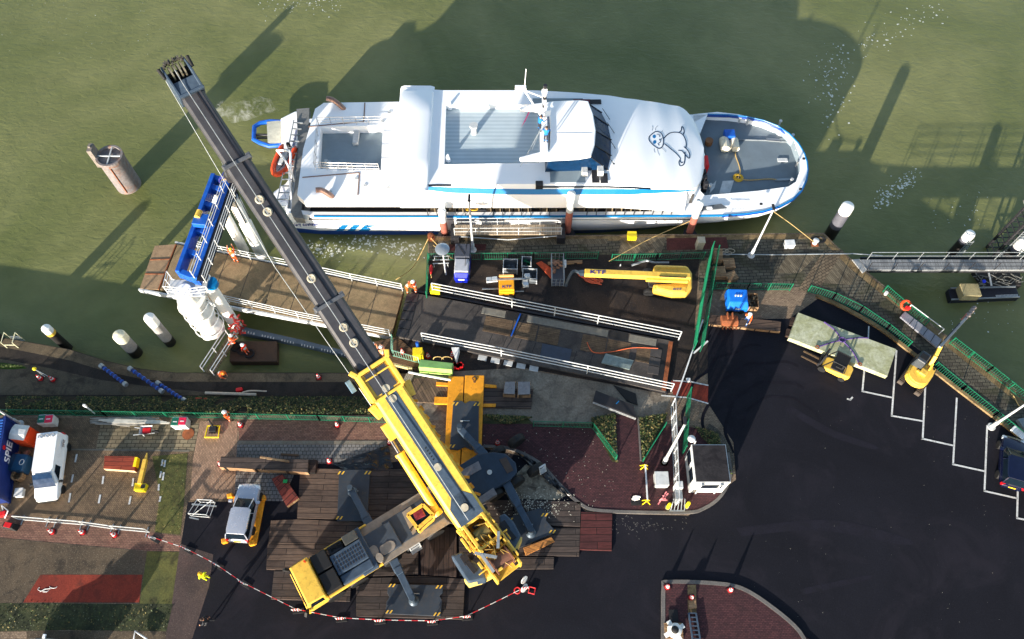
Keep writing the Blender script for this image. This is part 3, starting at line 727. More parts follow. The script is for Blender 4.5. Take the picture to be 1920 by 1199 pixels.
mb=MB();a=P(889,249,4.0);mb.cyl(a+Vector((0,0,-.05)),a+Vector((0,0,.75)),.28,.22,14);mb.cyl(a+Vector((0,0,.75)),a+Vector((0,0,.95)),.36,.36,14);fp(mb,'roof_vent',LGREY)
for x,y,n_ in ((842,200,0),(838,298,1)):
    mb=MB();a=P(x,y,4.2);mb.cyl(a+Vector((.1,0,-.2)),a+Vector((.1,0,.5)),.25,.1,8);fp(mb,'corner_light',FWHITE)
# exhaust pipes and deck seams
for px,fl in ((612,185),0),((592,357),1):
    a=P(*px,3.7);mb=MB();d=Vector((1.6,-.55,-.7)) if not fl else Vector((1.35,-.1,-.7))
    mb.tube(smoothpts([a,a+d*.35+Vector((0,.12,.12)),a+d*.8,a+d+Vector((.1,-.1,-.5))],5),.23,10);fp(mb,'exhaust_pipe',pm('heat stained steel',(150,120,108),.35,.6,dirt=.5,dcol=(90,60,50)),smooth=True)
mb=MB()
for a,b in (((578,238),(683,228)),((684,193),(682,229)),((567,333),(674,324)),((674,324),(671,366))): mb.beam(P(*a,AZ+.02),P(*b,AZ+.02),.09,.03)
fp(mb,'deck_seam',pm('brown seam',(130,100,84),.6))
def railing(path,h,mat,parent,name='railing',r=.028,rails=3,step=1.2):
    mb=MB();path=[Vector(p) for p in path]
    for k in range(1,rails+1): mb.tube([p+Vector((0,0,h*k/rails)) for p in path],r,6)
    for i in range(len(path)-1):
        a,b=path[i],path[i+1];n=max(1,round((b-a).length/step))
        for j in range(n+(1 if i==len(path)-2 else 0)):
            p=a.lerp(b,j/n);mb.cyl(p,p+Vector((0,0,h)),r*1.1,n=6)
    return mb.build(name,mat,parent,world=True)
SS=pm('stainless rail',(196,196,196),.3,.7)
w3=[Vector((*p,AZ)) for p in well]
railing([w3[3]+Vector((2.6,-.15,0)),w3[3]+Vector((-.15,-.1,0)),w3[0]+Vector((-.15,.15,0)),w3[1]+Vector((-.1,.15,0))],1.0,SS,fer)
railing([w3[3]+Vector((.8,-.15,0)),w3[2]+Vector((-.1,-.15,0))],1.0,SS,fer)
mb=MB()
for k in range(7): mb.box(w3[3].x+.5+k*.28,w3[3].y+.7,2.7-k*.2,.26,1.1,.05)
fp(mb,'stairs',LGREY)
mb=MB();q=P(648,255,2.0);mb.box(-12.6,YC-1.5,2.11,1.8,.6,.42);mb.box(-11,YC+1.6,2.11,.6,1.4,.42);mb.box(-13.8,YC+2,2.11,.5,1.8,.4);fp(mb,'deck_bench',LGREY,bev=.05)
# stern: sponson block, ladder strip, blue tubular platform
sp=smp([(526,222),(552,209),(566,207),(563,280),(555,345),(558,404),(548,402),(513,372),(512,360),(535,344),(545,330),(540,300),(527,280)],.3)
mb=MB();mb.prism(sp,-1.6,.3);fp(mb,'stern_platform',FWHITE,bev=.1)
mb=MB();mb.prism(smp([(556,205),(580,203),(577,300),(565,395),(570,410),(553,409),(545,398),(553,345),(559,280)],.9),.2,.92);fp(mb,'stern_walkway',pm('grey walkway',(116,116,114),.6,dirt=.4))
mb=MB()
for k in range(14): mb.box(-19.9+.02*k,YC-4.6+k*.72,.93,.9,.06,.12)
mb.beam((-20.3,YC-4.8,1.1),(-20,YC+5,1.1),.06,.1);fp(mb,'stern_ladder',STEEL)
a=[P(*p,-1.3) for p in ((528,272),(505,274),(487,268),(476,262),(477,238),(488,231),(506,228),(528,229))]
mb=MB();mb.tube(a,.22,8);fp(mb,'tubular_bumper',BLUE,smooth=True)
mb=MB();mb.prism(smp([(500,229),(526,226),(526,271),(502,268)],-1.1),-1.3,-1.1);fp(mb,'jet_cover',pm('light cover',(186,184,170),.6))
mb=MB();b=P(492,256,-1.3);mb.cyl(b+Vector((-.6,.15,0)),b+Vector((.5,.15,0)),.14);mb.cyl(b+Vector((-.5,-.2,0)),b+Vector((.5,-.2,0)),.1);fp(mb,'water_jet',DARK)
text('stern_lettering','rederij doeksen',.36,frame(P(552,262,.32),(0,1,0),(0,0,1)),tm,fer,.004,True)
mb=MB();a=P(531,360,.35);mb.beam(P(541,385,.32),P(529,350,.32),.05,.02);mb.beam(P(548,372,.32),P(527,378,.32),.05,.02);fp(mb,'antislip_mark',pm('pale violet mark',(180,178,200),.6))
# foredeck fittings
wl=MB();a=P(1368,266,1.0);wl.box(a.x,a.y,.5,1.5,1.0,.5);wl.cyl((a.x-.5,a.y-.9,1.0),(a.x-.5,a.y+.3,1.0),.42,n=14);wl.cyl((a.x+.45,a.y-.9,1.0),(a.x+.45,a.y+.2,1.0),.35,n=14)
w=fp(wl,'windlass',pm('windlass cream',(206,198,176),.5,dirt=.3),bev=.03)
mb=MB();mb.box(a.x,a.y+.62,.9,.95,.85,.6);fp(mb,'windlass_motor',BLUE,w,bev=.06)
mb=MB()
for p,q,wd in (((1378,262),(1478,265),.05),((1437,262),(1462,264),.3),((1462,263),(1482,264),.45)): mb.beam(P(*p,.56),P(*q,.56),wd,.12)
mb.beam(P(1453,338,.56),P(1484,337,.56),.22,.14);fp(mb,'chain_stopper',STEEL)
mb=MB();mb.box(*P(1467,301,.5)[:2],.5,.9,.4,.1);fp(mb,'fairlead',LGREY,bev=.03)
mb=MB()
for p in ((1385,230),(1400,234),(1460,236),(1483,262),(1490,290),(1493,312),(1481,345),(1330,355)): b=P(*p,.5);mb.cyl(b,b+Vector((0,0,.6)),.1,n=8);mb.cyl(b+Vector((0,0,.6)),b+Vector((0,0,.68)),.15,n=8)
fp(mb,'bollard',LGREY)
mb=MB();b=P(1328,270,.7);mb.cyl(b,b+Vector((0,0,.5)),.35,n=12);fp(mb,'capstan',pm('brown capstan',(120,80,50),.7))
mb=MB();b=P(1321,315,.6);mb.box(b.x,b.y,.5,.3,1.2,1.1);fp(mb,'fire_locker',RED,bev=.04)
mb=MB()
for k in range(3):b=P(1316+k*2,335+k*11,.6);mb.box(b.x,b.y,.5,.35,.4,1.2)
fp(mb,'deck_locker',DARK,bev=.04)
mb=MB();mb.prism([tuple(P(*p,.5)[:2]) for p in ((1355,340),(1376,339),(1369,362),(1348,364))],.5,.53);mb.prism([tuple(P(*p,.5)[:2]) for p in ((1333,350),(1343,339),(1340,352),(1330,364))],.5,.53);fp(mb,'deck_hatch',LGREY)
mb=MB();b=P(1349,385,1.2)
mb.prism([tuple(P(*p,1.28)[:2]) for p in ((1310,389),(1352,383),(1364,391),(1312,396))],1.25,1.33);fp(mb,'side_recess',pm('recess grey',(90,94,98),.6))
mb=MB();b=P(1330,391,1.33);mb.box(b.x,b.y,1.33,.45,.2,.1);fp(mb,'recess_light',FWHITE)
for px in ((1310,376),(1427,383),(1501,355),(1507,298)):
    mb=MB();b=P(*px,1.65);mb.box(b.x,b.y,1.6,.22,.16,.14);fp(mb,'mooring_port',DARK)
# seal drawing on the sloping front of the roof
def onroof(x,y):
    z=3.
    for _ in range(14):
        q=P(x,y,z);z=crown(q.x,(q.y-YC)/max(.1,fw(q.x)))
    return P(x,y,z+.012)
def zc(pts): return [(1160+x/3.7475,160+y/3.7475) for x,y in pts]
body=[[(318,374),(340,350),(372,333),(420,333),(450,348),(470,385),(475,420),(472,440)],[(425,332),(440,318),(444,292),(455,300),(460,325),(455,346)],
[(322,412),(345,430),(375,455),(410,485),(435,515)],[(420,458),(445,462),(465,485),(490,512),(500,505),(495,475),(478,450),(458,432)],[(466,470),(466,510),(458,555),(432,566),(424,540),(436,516)],[(430,525),(440,545),(452,540)],
[(232,345),(262,326),(295,335),(310,360),(315,395),(308,430),(285,445),(258,432),(232,410),(214,385),(216,362),(232,345)]]
def ribbon(mb,c,w):
    q=[onroof(*p) for p in zc([(q.x,q.y) for q in smoothpts([(x,y,0) for x,y in c],5)])];s=[]
    for i,p in enumerate(q):
        d=q[min(i+1,len(q)-1)]-q[max(i-1,0)];e=Vector((-d.y,d.x,0)).normalized()*w/2;s.append([p-e,p+e])
    mb.loft(s,cap=False,closed=False)
mb=MB()
for c in body: ribbon(mb,c,.095)
for c in ([(268,345),(285,350),(290,365)],[(285,380),(298,382),(304,372)],[(285,380),(295,398),(280,408)],[(275,410),(285,425)]): ribbon(mb,c,.06)
fp(mb,'seal_drawing',pm('drawing blue',(14,44,74),.6))
mb=MB()
for c in ([(235,320),(240,300),(236,285)],[(258,318),(262,298),(278,285)],[(250,445),(250,460),(256,475)],[(272,448),(276,470),(288,495)],[(300,440),(318,455),(332,472)],[(300,330),(310,318)]): ribbon(mb,c,.035)
fp(mb,'seal_whisker',pm('whisker grey',(120,130,140),.5))
mb=MB()
for cx,cy in ((250,361),(253,400)):
    q=[onroof(*zc([(cx+12*math.cos(t*PI/6),cy+13*math.sin(t*PI/6))])[0]) for t in range(12)];mb.add(q,[tuple(range(12))])
fp(mb,'seal_eye',CYAN)
# things lying or standing on the ferry
rb=thing('rescue_boat','small orange inflatable rescue boat with outboard hanging at the ferry stern','boat',P(530,303,.9),R(-101))
mb=MB();pts=[(-1.5,.62,0),(0,.66,0),(.9,.55,.05),(1.5,.25,.15),(1.65,0,.2),(1.5,-.25,.15),(.9,-.55,.05),(0,-.66,0),(-1.5,-.62,0)];mb.tube(smoothpts(pts,4),.23,10)
for s in (1,-1): mb.cyl((-1.5,.62*s,0),(-1.85,.6*s,0),.23,.1,10)
mb.build('inflatable_tube',ORANGE,rb,smooth=True)
mb=MB();mb.prism([(-1.5,-.55),(.9,-.45),(1.4,0),(.9,.45),(-1.5,.55)],-.2,-.1);mb.build('boat_floor',LGREY,rb)
mb=MB();mb.box(-1.75,0,-.3,.25,.3,.75);mb.beam((-1.8,0,-.1),(-2.1,0,-.5),.12,.12);mb.build('outboard_motor',BLACK,rb,.04)
mb=MB();mb.box(.1,0,-.1,.9,.4,.4);mb.build('seat',LGREY,rb,.05)
mb=MB();mb.tube([(-.6,.4,.05),(.5,.3,.25),(1.2,.1,.3)],.03,5);mb.tube([(-.6,-.4,.05),(.4,-.35,.2)],.03,5);mb.build('grab_rope',DARK,rb)
mb=MB();mb.tube(smoothpts([P(555,345,.4),P(545,318,2.2),P(545,290,2.6),P(540,283,2.5),P(520,283,1.6)],4),.1,8);mb.tube(smoothpts([P(548,400,.3),P(543,335,1.6),P(540,310,2.2),P(519,282,1.5)],4),.09,8);fp(mb,'davit',FWHITE,smooth=True)
rc=MB();a=P(1384,334,.52)
for k in range(3):
    for j in range(4): pass
    rc.tube([(a.x+(.42-.09*k)*math.cos(t*PI/10),a.y+(.42-.09*k)*math.sin(t*PI/10),.56+.03*k) for t in range(20)],.055,6,True)
one(rc,'rope_coil',pm('yellow rope',(206,164,50),.9,var=.3,scale=15),'yellow rope coiled in a neat disc on the grey foredeck','rope')
mb=MB();mb.tube(smoothpts([P(1380,270,.8),P(1379,290,.56),P(1385,308,.56),P(1388,322,.58),P(1384,334,.7)],5),.05,6);one(mb,'rope',ROPE,'rope winding from the blue windlass to the yellow coil on the foredeck','rope')
mb=MB();mb.tube(smoothpts([P(1388,336,.6),P(1405,338,.58),P(1440,336,.57),P(1456,337,.62)],5),.05,6);one(mb,'rope',ROPE,'rope from the yellow coil forward to the chain stopper at the bow','rope')

mb=MB();a,b=P(787,173,4.45),P(785,307,4.45);mb.beam(a,b,.16,.05);fp(mb,'roof_seam',pm('seam grey',(120,122,128),.5))
for (x0,y0),(x1,y1) in (((748,305),(782,305)),((1043,251),(1110,250)),((1180,212),(1290,225)),((1180,340),(1300,330))):
    z0=zr(P(x0,y0,4.2).x)+.05;z1=zr(P(x1,y1,4.0).x)+.05
    if 1040<x0<1100: z0=z1=6.52
    if x0>1100: A,B=onroof(x0,y0),onroof(x1,y1)
    else: A,B=P(x0,y0,z0),P(x1,y1,z1)
    mb=MB();n=8;mb.tube([A.lerp(B,i/n) if x0<=1100 else onroof(x0+(x1-x0)*i/n,y0+(y1-y0)*i/n)-Vector((0,0,.03)) for i in range(n+1)],.012,4);fp(mb,'panel_joint',pm('joint grey',(176,178,184),.5))
random.seed(21)
for k in range(6):
    x,y=random.uniform(595,740),random.choice([random.uniform(198,228),random.uniform(335,375)]);mb=MB();a=P(x,y,AZ+.01);mb.cyl((a.x,a.y,AZ),(a.x,a.y,AZ+.06),.16,n=14);fp(mb,'deck_cap',LGREY)
# ================= PILES, POSTS, LAMPS =================
def Q(p):
    dz=p[2]-H;dep=p[1]*_s-dz*_c;dn=-p[1]*_c-dz*_s
    return (CX+F*p[0]/dep,CY+F*dn/dep)
def hsolve(b,z0,t):
    p=P(*b,z0);best=(1e9,z0)
    for i in range(600):
        z=z0+i*.04;q=Q((p.x,p.y,z));d=(q[0]-t[0])**2+(q[1]-t[1])**2
        if d<best[0]:best=(d,z)
    return p,best[1]
PGREY=pm('weathered pile',(150,146,142),.6,dirt=.35,dcol=(86,80,74));PDARK=pm('wet dark pile',(30,28,28),.5,dirt=.4,dcol=(70,62,44))
PWHITE=pm('white cap',(238,236,230),.5,var=.04)
def pile(b,t,r,label,low=PGREY,cap=PWHITE,capf=.25,band=None,wet=.9,group='mooring piles in the harbour'):
    p,z=hsolve(b,WZ,t);o=thing('mooring_pile',label,'pile',(p.x,p.y,WZ),0,group);h=z-WZ
    mb=MB();mb.cyl((0,0,-2),(0,0,wet),r*1.01,n=24);mb.build('wet_base',PDARK,o,smooth=True)
    mb=MB();mb.cyl((0,0,wet),(0,0,h*(1-capf)),r,n=24);mb.build('shaft',low,o,smooth=True)
    mb=MB();mb.lathe([(r*1.02,h*(1-capf)),(r*1.02,h-.12),(r*.9,h),(r*.3,h+.1),(.01,h+.12)],24);mb.build('cap',cap,o,smooth=True)
    if band:
        mb=MB();mb.cyl((0,0,h*(1-capf)-.35),(0,0,h*(1-capf)-.01),r*1.03,n=24);mb.build('colour_band',band,o,smooth=True)
    return o
pile((320,643),(282,592),.43,'pale grey pile with a clean white cap, left of the white wrapped column')
pile((256,663),(227,623),.5,'stout pale pile whose white cap is crusted with yellow lichen',cap=pm('lichen cap',(222,216,190),.8,dirt=.9,dcol=(150,140,70),scale=5),wet=1.1)
pile((128,653),(85,615),.36,'thin dark pile with a white cap and yellow band at far left',low=PDARK,capf=.16,band=YEL)
pile((14,652),(-24,612),.5,'dark pile cut off by the left edge of the picture',low=PDARK,cap=PDARK)
pile((1555,443),(1593,387),.52,'dark grey pile with a white cap off the pier corner',low=pm('grey pile',(84,84,92),.6,dirt=.2),wet=1.6,capf=.2)
def ladderpile(b,t,r,label):
    o=pile(b,t,r,label,low=pm('grey pile',(84,84,92)),wet=2.0,capf=.24);h=4.2
    mb=MB()
    for s in (-1,1): mb.beam((.1+s*.22,-r-.12,.4),(.1+s*.22,-r-.12,2.9),.06,.06)
    for k in range(8): mb.beam((-.12,-r-.12,.6+k*.3),(.32,-r-.12,.6+k*.3),.05,.05)
    mb.build('ladder',STEEL,o)
ladderpile((1785,477),(1823,440),.42,'white capped pile with a ladder just above the grey footbridge')
ladderpile((1880,492),(1913,445),.44,'white capped pile with a ladder at the right picture edge')
p,z=hsolve((242,347),WZ,(214,286));o=thing('dolphin','rusty old steel dolphin with an open framed top standing alone in the water','mooring dolphin',(p.x,p.y,WZ));h=z-WZ
rm,rn,rl,rbb=nt_new('rusted tank steel');rv=coords(rn,rl)
rc1=ramp(rn,rl,nz(rn,rl,rv,.9,8,.7,1),.52,lin((116,110,110)),.68,lin((126,88,66)));rc1=mix(rn,rl,.6,rc1,ramp(rn,rl,nz(rn,rl,rv,3,8,.7),.3,(.4,)*3,.7,(1.5,)*3),'MULTIPLY')
rl.new(rc1,rbb.inputs['Base Color']);rbb.inputs['Roughness'].default_value=.8
mb=MB();r=1.12;mb.cyl((0,0,-2),(0,0,h),r,n=28,cap=False);mb.cyl((0,0,h),(0,0,h-.7),r*.93,n=28,cap=False);mb.build('shell',rm,o,smooth=True)
mb=MB();mb.cyl((0,0,h-.75),(0,0,h-.7),r*.94,n=28);mb.build('inner_floor',BLACK,o)
mb=MB();mb.lathe([(r*1.03,h-.4),(r*1.06,h-.4),(r*1.06,h+.04),(r*.9,h+.04),(r*.9,h-.2)],28);mb.build('rim',rm,o)
mb=MB();mb.beam((-r*.9,0,h-.05),(r*.9,0,h-.05),.1,.1);mb.beam((0,-r*.9,h-.06),(0,r*.9,h-.06),.1,.1)
for k in range(12): mb.box(random.uniform(-.6,.6),random.uniform(-.6,.6),h-.68,.2,.12,.1,random.random()*3)
mb.build('cross_frame',LGREY,o)
mb=MB();mb.box(-r-.15,.1,h-1.2,.4,.9,2.2);mb.box(-r-.15,.1,h+1.0,.2,.2,.2);mb.build('post_stub',pm('grey timber',(120,112,106),.8,dirt=.5),o)
mb=MB();mb.box(.2,-r-.03,.3,.06,.06,h-.5);mb.build('seam',RUST,o)
for b,t,label in (((834,438),(829,394),'rusty red mooring post with a white top left of the ferry gangway'),((1064,434),(1064,361),'tall rusty mooring post at the right end of the ferry gangway'),((1293,436),(1309,378),'rusty red mooring post beside the ferry bow')):
    p,z=hsolve(b,-.4,t);o=thing('mooring_post',label,'mooring post',(p.x,p.y,-.4),0,'mooring posts between ferry and pier');h=z+.4
    mb=MB();mb.cyl((0,0,-3),(0,0,h*.55),.3,n=18);mb.build('shaft',pm('red brown pile',(150,86,72),.7,dirt=.5,dcol=(90,60,50)),o,smooth=True)
    mb=MB();mb.cyl((0,0,h*.55),(0,0,h*.8),.305,n=18);mb.build('grey_section',LGREY,o,smooth=True)
    mb=MB();mb.lathe([(.32,h*.8),(.34,h*.84),(.34,h-.1),(.2,h),(.01,h+.05)],18);mb.build('cap',PWHITE,o,smooth=True)
    mb=MB();mb.prism([(-.75,-.55),(.75,-.55),(.4,.35),(-.4,.35)],-.1,.05);mb.build('bracket',DARK,o)
def lamp(b,t,label,r=.11,head='arm',base=True,group='lamp posts'):
    p,z=hsolve(b,0,t);o=thing('lamp_post',label,'lamp post',(p.x,p.y,0),0,group)
    mb=MB();mb.cyl((0,0,0),(0,0,z),r,r*.6,n=12);mb.build('pole',pm('pale lamp pole',(196,198,200),.4,.2,dirt=.15),o,smooth=True)
    if base: mb=MB();mb.cyl((0,0,0),(0,0,.12),.3,n=14);mb.cyl((0,0,.12),(0,0,1.0),r*1.35,n=12);mb.build('base',LGREY,o,smooth=True)
    if head=='arm':
        mb=MB();mb.box(0,.25,z-.02,.22,.8,.12,top=.8);mb.build('lamp_head',DARK,o,.03)
        mb=MB();mb.box(0,0,z+.02,.9,.07,.06);mb.build('crossbar',LGREY,o)
    elif head=='disc':
        mb=MB();mb.lathe([(.1,z-.25),(.55,z-.1),(.58,z),(.4,z+.1),(.05,z+.16)],18);mb.build('lamp_head',pm('pewter lamp head',(150,158,166),.35,.5),o,smooth=True)
    elif head=='double':
        mb=MB();mb.box(0,.2,z,.2,.55,.14);mb.build('lamp_head',DARK,o,.03)
    return o
lamp((887,470),(873,377),'slim lamp post standing on the pier in front of the ferry gangway')
lamp((1408,480),(1451,394),'leaning looking pale lamp post on the pier beside the ferry bow',.10,'double')
lamp((836,515),(802,471),'lamp post with a round disc head at the corner of the fenced yard',.08,'disc',False)
lamp((1245,868),(1282,794),'thick white lamp post beside the tall mesh gate',.125,'double')
lamp((1858,801),(1925,757),'lamp post over the parking bays at the right picture edge',.11,'double')
lamp((38,796),(-8,756),'lamp post beside the blue container at the left edge',.10,'double')
lamp((1163,499),(1140,491),'short post with a white ball lamp by the green pier fence',.07,None,False)
# ================= BRIDGES =================
BROWN=ground_mat('brown bridge deck',(150,128,96),(126,106,80),.5,16,c3=(104,92,68),mid=.8,bumpst=.3)
BDARK=ground_mat('dark bridge deck',(84,78,74),(68,64,62),.5,14,specks=(90,86,80),spk=.66,c3=(54,51,50),mid=.8)
def deckpoly(px,z): return [(p.x,p.y) for p in PL(px,z)]
def rail(o,pts,z,h,name,r=.05,n=3,step=2.2,mat=WHITE):
    return railing([P(x,y,z) for x,y in pts],h,mat,o,name,r,n,step)
b1=thing('loading_bridge','long brown loading bridge with white railings hanging under the blue lifting gantry','loading bridge',P(520,545,0))
mb=MB();mb.prism(deckpoly([(333,459),(756,546),(733,632),(300,543)],-.1),-.7,-.1);mb.build('deck',BROWN,b1,world=True)
mb=MB();mb.prism(deckpoly([(290,461),(330,458),(297,543),(262,541)],-.1),-.45,-.12);mb.build('ramp_flap',pm('tan flap',(146,120,92),.8,dirt=.4),b1,world=True)
mb=MB();
for t in (.33,.66): mb.beam(P(290+38*0+ (262-290)*t,461+80*t,-.09),P(330+(297-330)*t,458+85*t,-.09),.07,.04)
mb.beam(P(330,458,-.08),P(297,543,-.08),.08,.05);mb.build('rusty_hinge',RUST,b1,world=True)
mb=MB();mb.beam(P(262,545,-.4),P(735,634,-.4),.15,.5);mb.beam(P(330,457,-.4),P(757,545,-.4),.15,.5);mb.build('side_beam',LGREY,b1,world=True)
mb=MB()
for k in range(1,9):
    t=k/9;mb.beam(P(333+423*t,459+87*t,-.098),P(300+433*t,543+89*t,-.098),.04,.012)
mb.build('deck_joint',DARK,b1,world=True)
rail(b1,[(372,466),(470,487),(560,505),(660,527),(755,546)],-.1,1.15,'railing',.035,3,2.4,LGREY)
rail(b1,[(330,536),(430,568),(560,597),(660,617),(732,631)],-.1,1.15,'railing',.035,3,2.4,LGREY)
b2=thing('loading_ramp','dark loading ramp with thick white pipe rails and brown timber panels','loading ramp',P(1000,640,0))
B2=[(772,549),(1262,640),(1248,735),(748,632)]
mb=MB();mb.prism(deckpoly(B2,.3),-.5,.3);mb.build('deck',BDARK,b2,world=True)
def onb(u,v,z=.3):
    a=P(*B2[0],z).lerp(P(*B2[1],z),u);b=P(*B2[3],z).lerp(P(*B2[2],z),u);return a.lerp(b,v)
def panel(u0,u1,v0,v1,mat,name,th=.03,dz=0):
    mb=MB();q=[onb(u0,v0),onb(u1,v0),onb(u1,v1),onb(u0,v1)];mb.prism([(p.x,p.y) for p in q],.29,.3+th+dz);return mb.build(name,mat,b2,world=True)
TP=wood_mat('brown ramp timber',(104,86,66),(88,72,56),.55,.16,-11,(40,30,22),(58,44,34),.5)
for k,(u0,u1) in enumerate(((.30,.405),(.41,.50),(.505,.585),(.67,.76),(.765,.85),(.875,.945))): panel(u0,u1,.20,.53,TP,'timber_panel')
for u0,u1 in ((.28,.37),(.455,.55),(.55,.655),(.655,.76),(.84,.94)): panel(u0,u1,.03,.17,pm('grey plate',(122,118,108),.55,.3,dirt=.3),'steel_plate',.05)
panel(.375,.45,.02,.17,BLACK,'open_hatch',.02);panel(.765,.835,.02,.17,BLACK,'open_hatch',.02)
panel(.945,.985,.1,.88,BLACK,'end_gap',.02)
for v0,v1 in ((.12,.28),(.30,.45),(.47,.62)): panel(.925,.965,v0+.1,v1+.1,pm('end plate',(64,60,58),.6),'end_plate',.06)
panel(.985,1.0,.02,.98,RUST,'rusty_edge',.04)
panel(.53,.64,.55,.85,pm('blue grey plate',(56,64,78),.6,dirt=.2),'steel_plate',.04)
mb=MB();q=[onb(.765,.50,.42),onb(.87,.53,.42),onb(.86,.72,.42),onb(.755,.70,.42)];mb.prism([(p.x,p.y) for p in q],.34,.45);mb.build('loose_plate',pm('grey green sheet',(128,140,136),.45,.3,dirt=.35),b2,world=True)
mb=MB();mb.beam(onb(.425,.02,.42),onb(.41,.52,.42),.1,.1);mb.build('blue_beam',BLUE,b2,world=True)
mb=MB()
for k in range(6): mb.beam(onb(.34+k*.055,.56,.305),onb(.33+k*.055,.86,.305),.04,.012)
for k in range(4): mb.beam(onb(.66+k*.06,.56,.305),onb(.65+k*.06,.9,.305),.04,.012)
mb.build('deck_joint',BLACK,b2,world=True)
fl=[(742,580),(775,548)]
mb=MB()
for k in range(5):
    a=P(757-4*k+0,556+15*k,.2);mb.prism([(p.x,p.y) for p in PL([(763-4.2*k,552+16*k),(785-4.5*k,551+17*k),(781-4.5*k,566+17*k),(759-4.2*k,566+16*k)],.34)],.2,.345)
mb.build('ramp_flap',pm('flap black steel',(50,48,48),.55,dirt=.3),b2,world=True)
rail(b2,[(812,548),(960,577),(1120,608),(1272,638)],.3,1.45,'railing',.042,3,4.6,LGREY)
rail(b2,[(793,640),(940,668),(1100,701),(1258,734)],.3,1.45,'railing',.042,3,4.6,LGREY)
mb=MB();mb.beam(P(748,634,-.1),P(1250,738,-.1),.18,.5);mb.beam(P(772,547,-.1),P(1262,638,-.1),.18,.5);mb.build('side_beam',DARK,b2,world=True)
mb=MB();
for x in (855,): a=P(x,660+(x-855)*.2,.2);mb.prism([(a.x-.3,a.y),(a.x+.3,a.y),(a.x+.08,a.y-1.1)],.1,1.0)
mb.build('side_bracket',WHITE,b2,world=True)
for k in range(5):
    a=P(905+k*24,668+k*5,.0);mb=MB();mb.box(a.x,a.y-.15,0,.7,.5,.08,-.2);mb.build('drip_tray',LGREY,b2,world=True)
mb=MB();mb.tube(smoothpts([onb(.69,.35,.36),onb(.72,.52,.36),onb(.78,.45,.36),onb(.86,.28,.36),onb(.95,.2,.36)],5),.035,5);one(mb,'hose',pm('orange hose',(196,90,50),.6),'thin orange hose lying across the brown panels of the dark ramp','hose')
# ================= LIFTING GANTRY =================
gt=thing('lifting_gantry','tall blue girder on white tubular columns holding the end of the loading bridge','gantry',P(445,600,WZ))
def col(b,r,z1,name,mat=PWHITE,z0=-4):
    p=P(*b,WZ);mb=MB();mb.lathe([(r,z0),(r,z1-.3),(r*.9,z1),(.01,z1+.02)],22,(p.x,p.y,0));return mb.build(name,mat,gt,smooth=True,world=True)
for b,r in (((446,617),.47),((458,470),.42),((491,478),.52)): col(b,r,6.0,'column')
p=P(414,640,WZ);mb=MB();pr=[];random.seed(3)
for k in range(18):
    z=-.6+k*.3;pr.append((.86+.18*math.sin(k*2*PI/7.3)+random.uniform(-.05,.05),z))
mb.lathe(pr,26,(p.x,p.y,0))
for i,v in enumerate(mb.v): v+=Vector((noise.noise(v*1.3),noise.noise(v*1.3+Vector((9,0,0))),0))*.22
mb.build('wrapped_column',pm('white plastic wrap',(226,224,218),.45,var=.06,dirt=.15,dcol=(170,164,150)),gt,smooth=True,world=True)
mb=MB();mb.cyl((p.x,p.y,4),(p.x,p.y,6),.55,n=20);mb.build('column',PWHITE,gt,smooth=True,world=True)
mb=MB()
for k in range(4): mb.tube([(p.x+1.15*math.cos(t*PI/9),p.y+1.15*math.sin(t*PI/9),.4+k*1.2) for t in range(18)],.05,6,True)
mb.build('hoop',WHITE,gt,world=True)
GZ=6.1;gl0=[P(*q,7.2) for q in ((328,507),(396,324),(450,338),(386,530))]
for v in gl0: v.z=0
def ug(u,v,z): a=gl0[0].lerp(gl0[1],u);b=gl0[3].lerp(gl0[2],u);q=a.lerp(b,v);return Vector((q.x,q.y,z))
mb=MB();mb.beam(ug(0,.06,6.65),ug(1,.06,6.65),.32,1.1);mb.beam(ug(0,.60,6.65),ug(1,.60,6.65),.5,1.1)
for u in (.02,.22,.44,.52,.7,.88,.98): mb.beam(ug(u,.1,6.6),ug(u,.6,6.6),.42,.8)
mb.build('girder',BLUE,gt,bev=.03,world=True)
mb=MB();mb.box(*ug(.5,.3,0)[:2],7.2,1.0,1.1,.5,heading(gl0[0],gl0[1]));mb.build('drive_housing',BLUE,gt,.05,world=True)
mb=MB();q=ug(.5,.2,7.75);mb.cyl(q,q+Vector((.1,.6,0)),.22,n=12);mb.build('winch_motor',YEL,gt,world=True)
mb=MB()
for k in range(10): q=ug(1.0,.55,6.9);mb.tube([q+Vector((.55*math.cos(t*PI/8)*(1-.05*k),-.4+k*.09,.55*math.sin(t*PI/8)*(1-.05*k)+.2)) for t in range(16)],.07,5,True)
mb.build('cable_drum',pm('blue violet drum',(40,48,130),.5,dirt=.4,dcol=(150,130,90)),gt,world=True)
mb=MB();q=ug(1.0,.55,7.1);mb.cyl(q+Vector((0,-.35,0)),q+Vector((0,.45,0)),.3,n=14);mb.build('drum_core',WOOD,gt,world=True)
railing([ug(0,.64,7.2),ug(1,.64,7.2)],1.0,WHITE,gt,'railing',.03,3,1.5)
railing([ug(0,1.02,7.2),ug(1,1.02,7.2)],1.0,WHITE,gt,'railing',.03,3,1.5)
mb=MB();mb.beam(ug(0,.84,7.1),ug(1,.84,7.1),.75,.05);mb.build('walkway',DARK,gt,world=True)
c0=ug(-.05,.1,5.9)
railing([c0+Vector((-.9,.6,0)),c0+Vector((-.9,-.7,0)),c0+Vector((.9,-.9,0)),c0+Vector((2.2,-.7,0))],1.1,WHITE,gt,'platform_railing',.03,3,.7)
mb=MB();mb.box(c0.x+.4,c0.y-.2,5.8,2.8,1.4,.12);mb.build('platform',LGREY,gt,world=True)
mb=MB();q=P(398,535,5.4);mb.cyl(q,q+Vector((0,0,.4)),.5,n=16);mb.build('blue_collar',CYAN,gt,world=True)
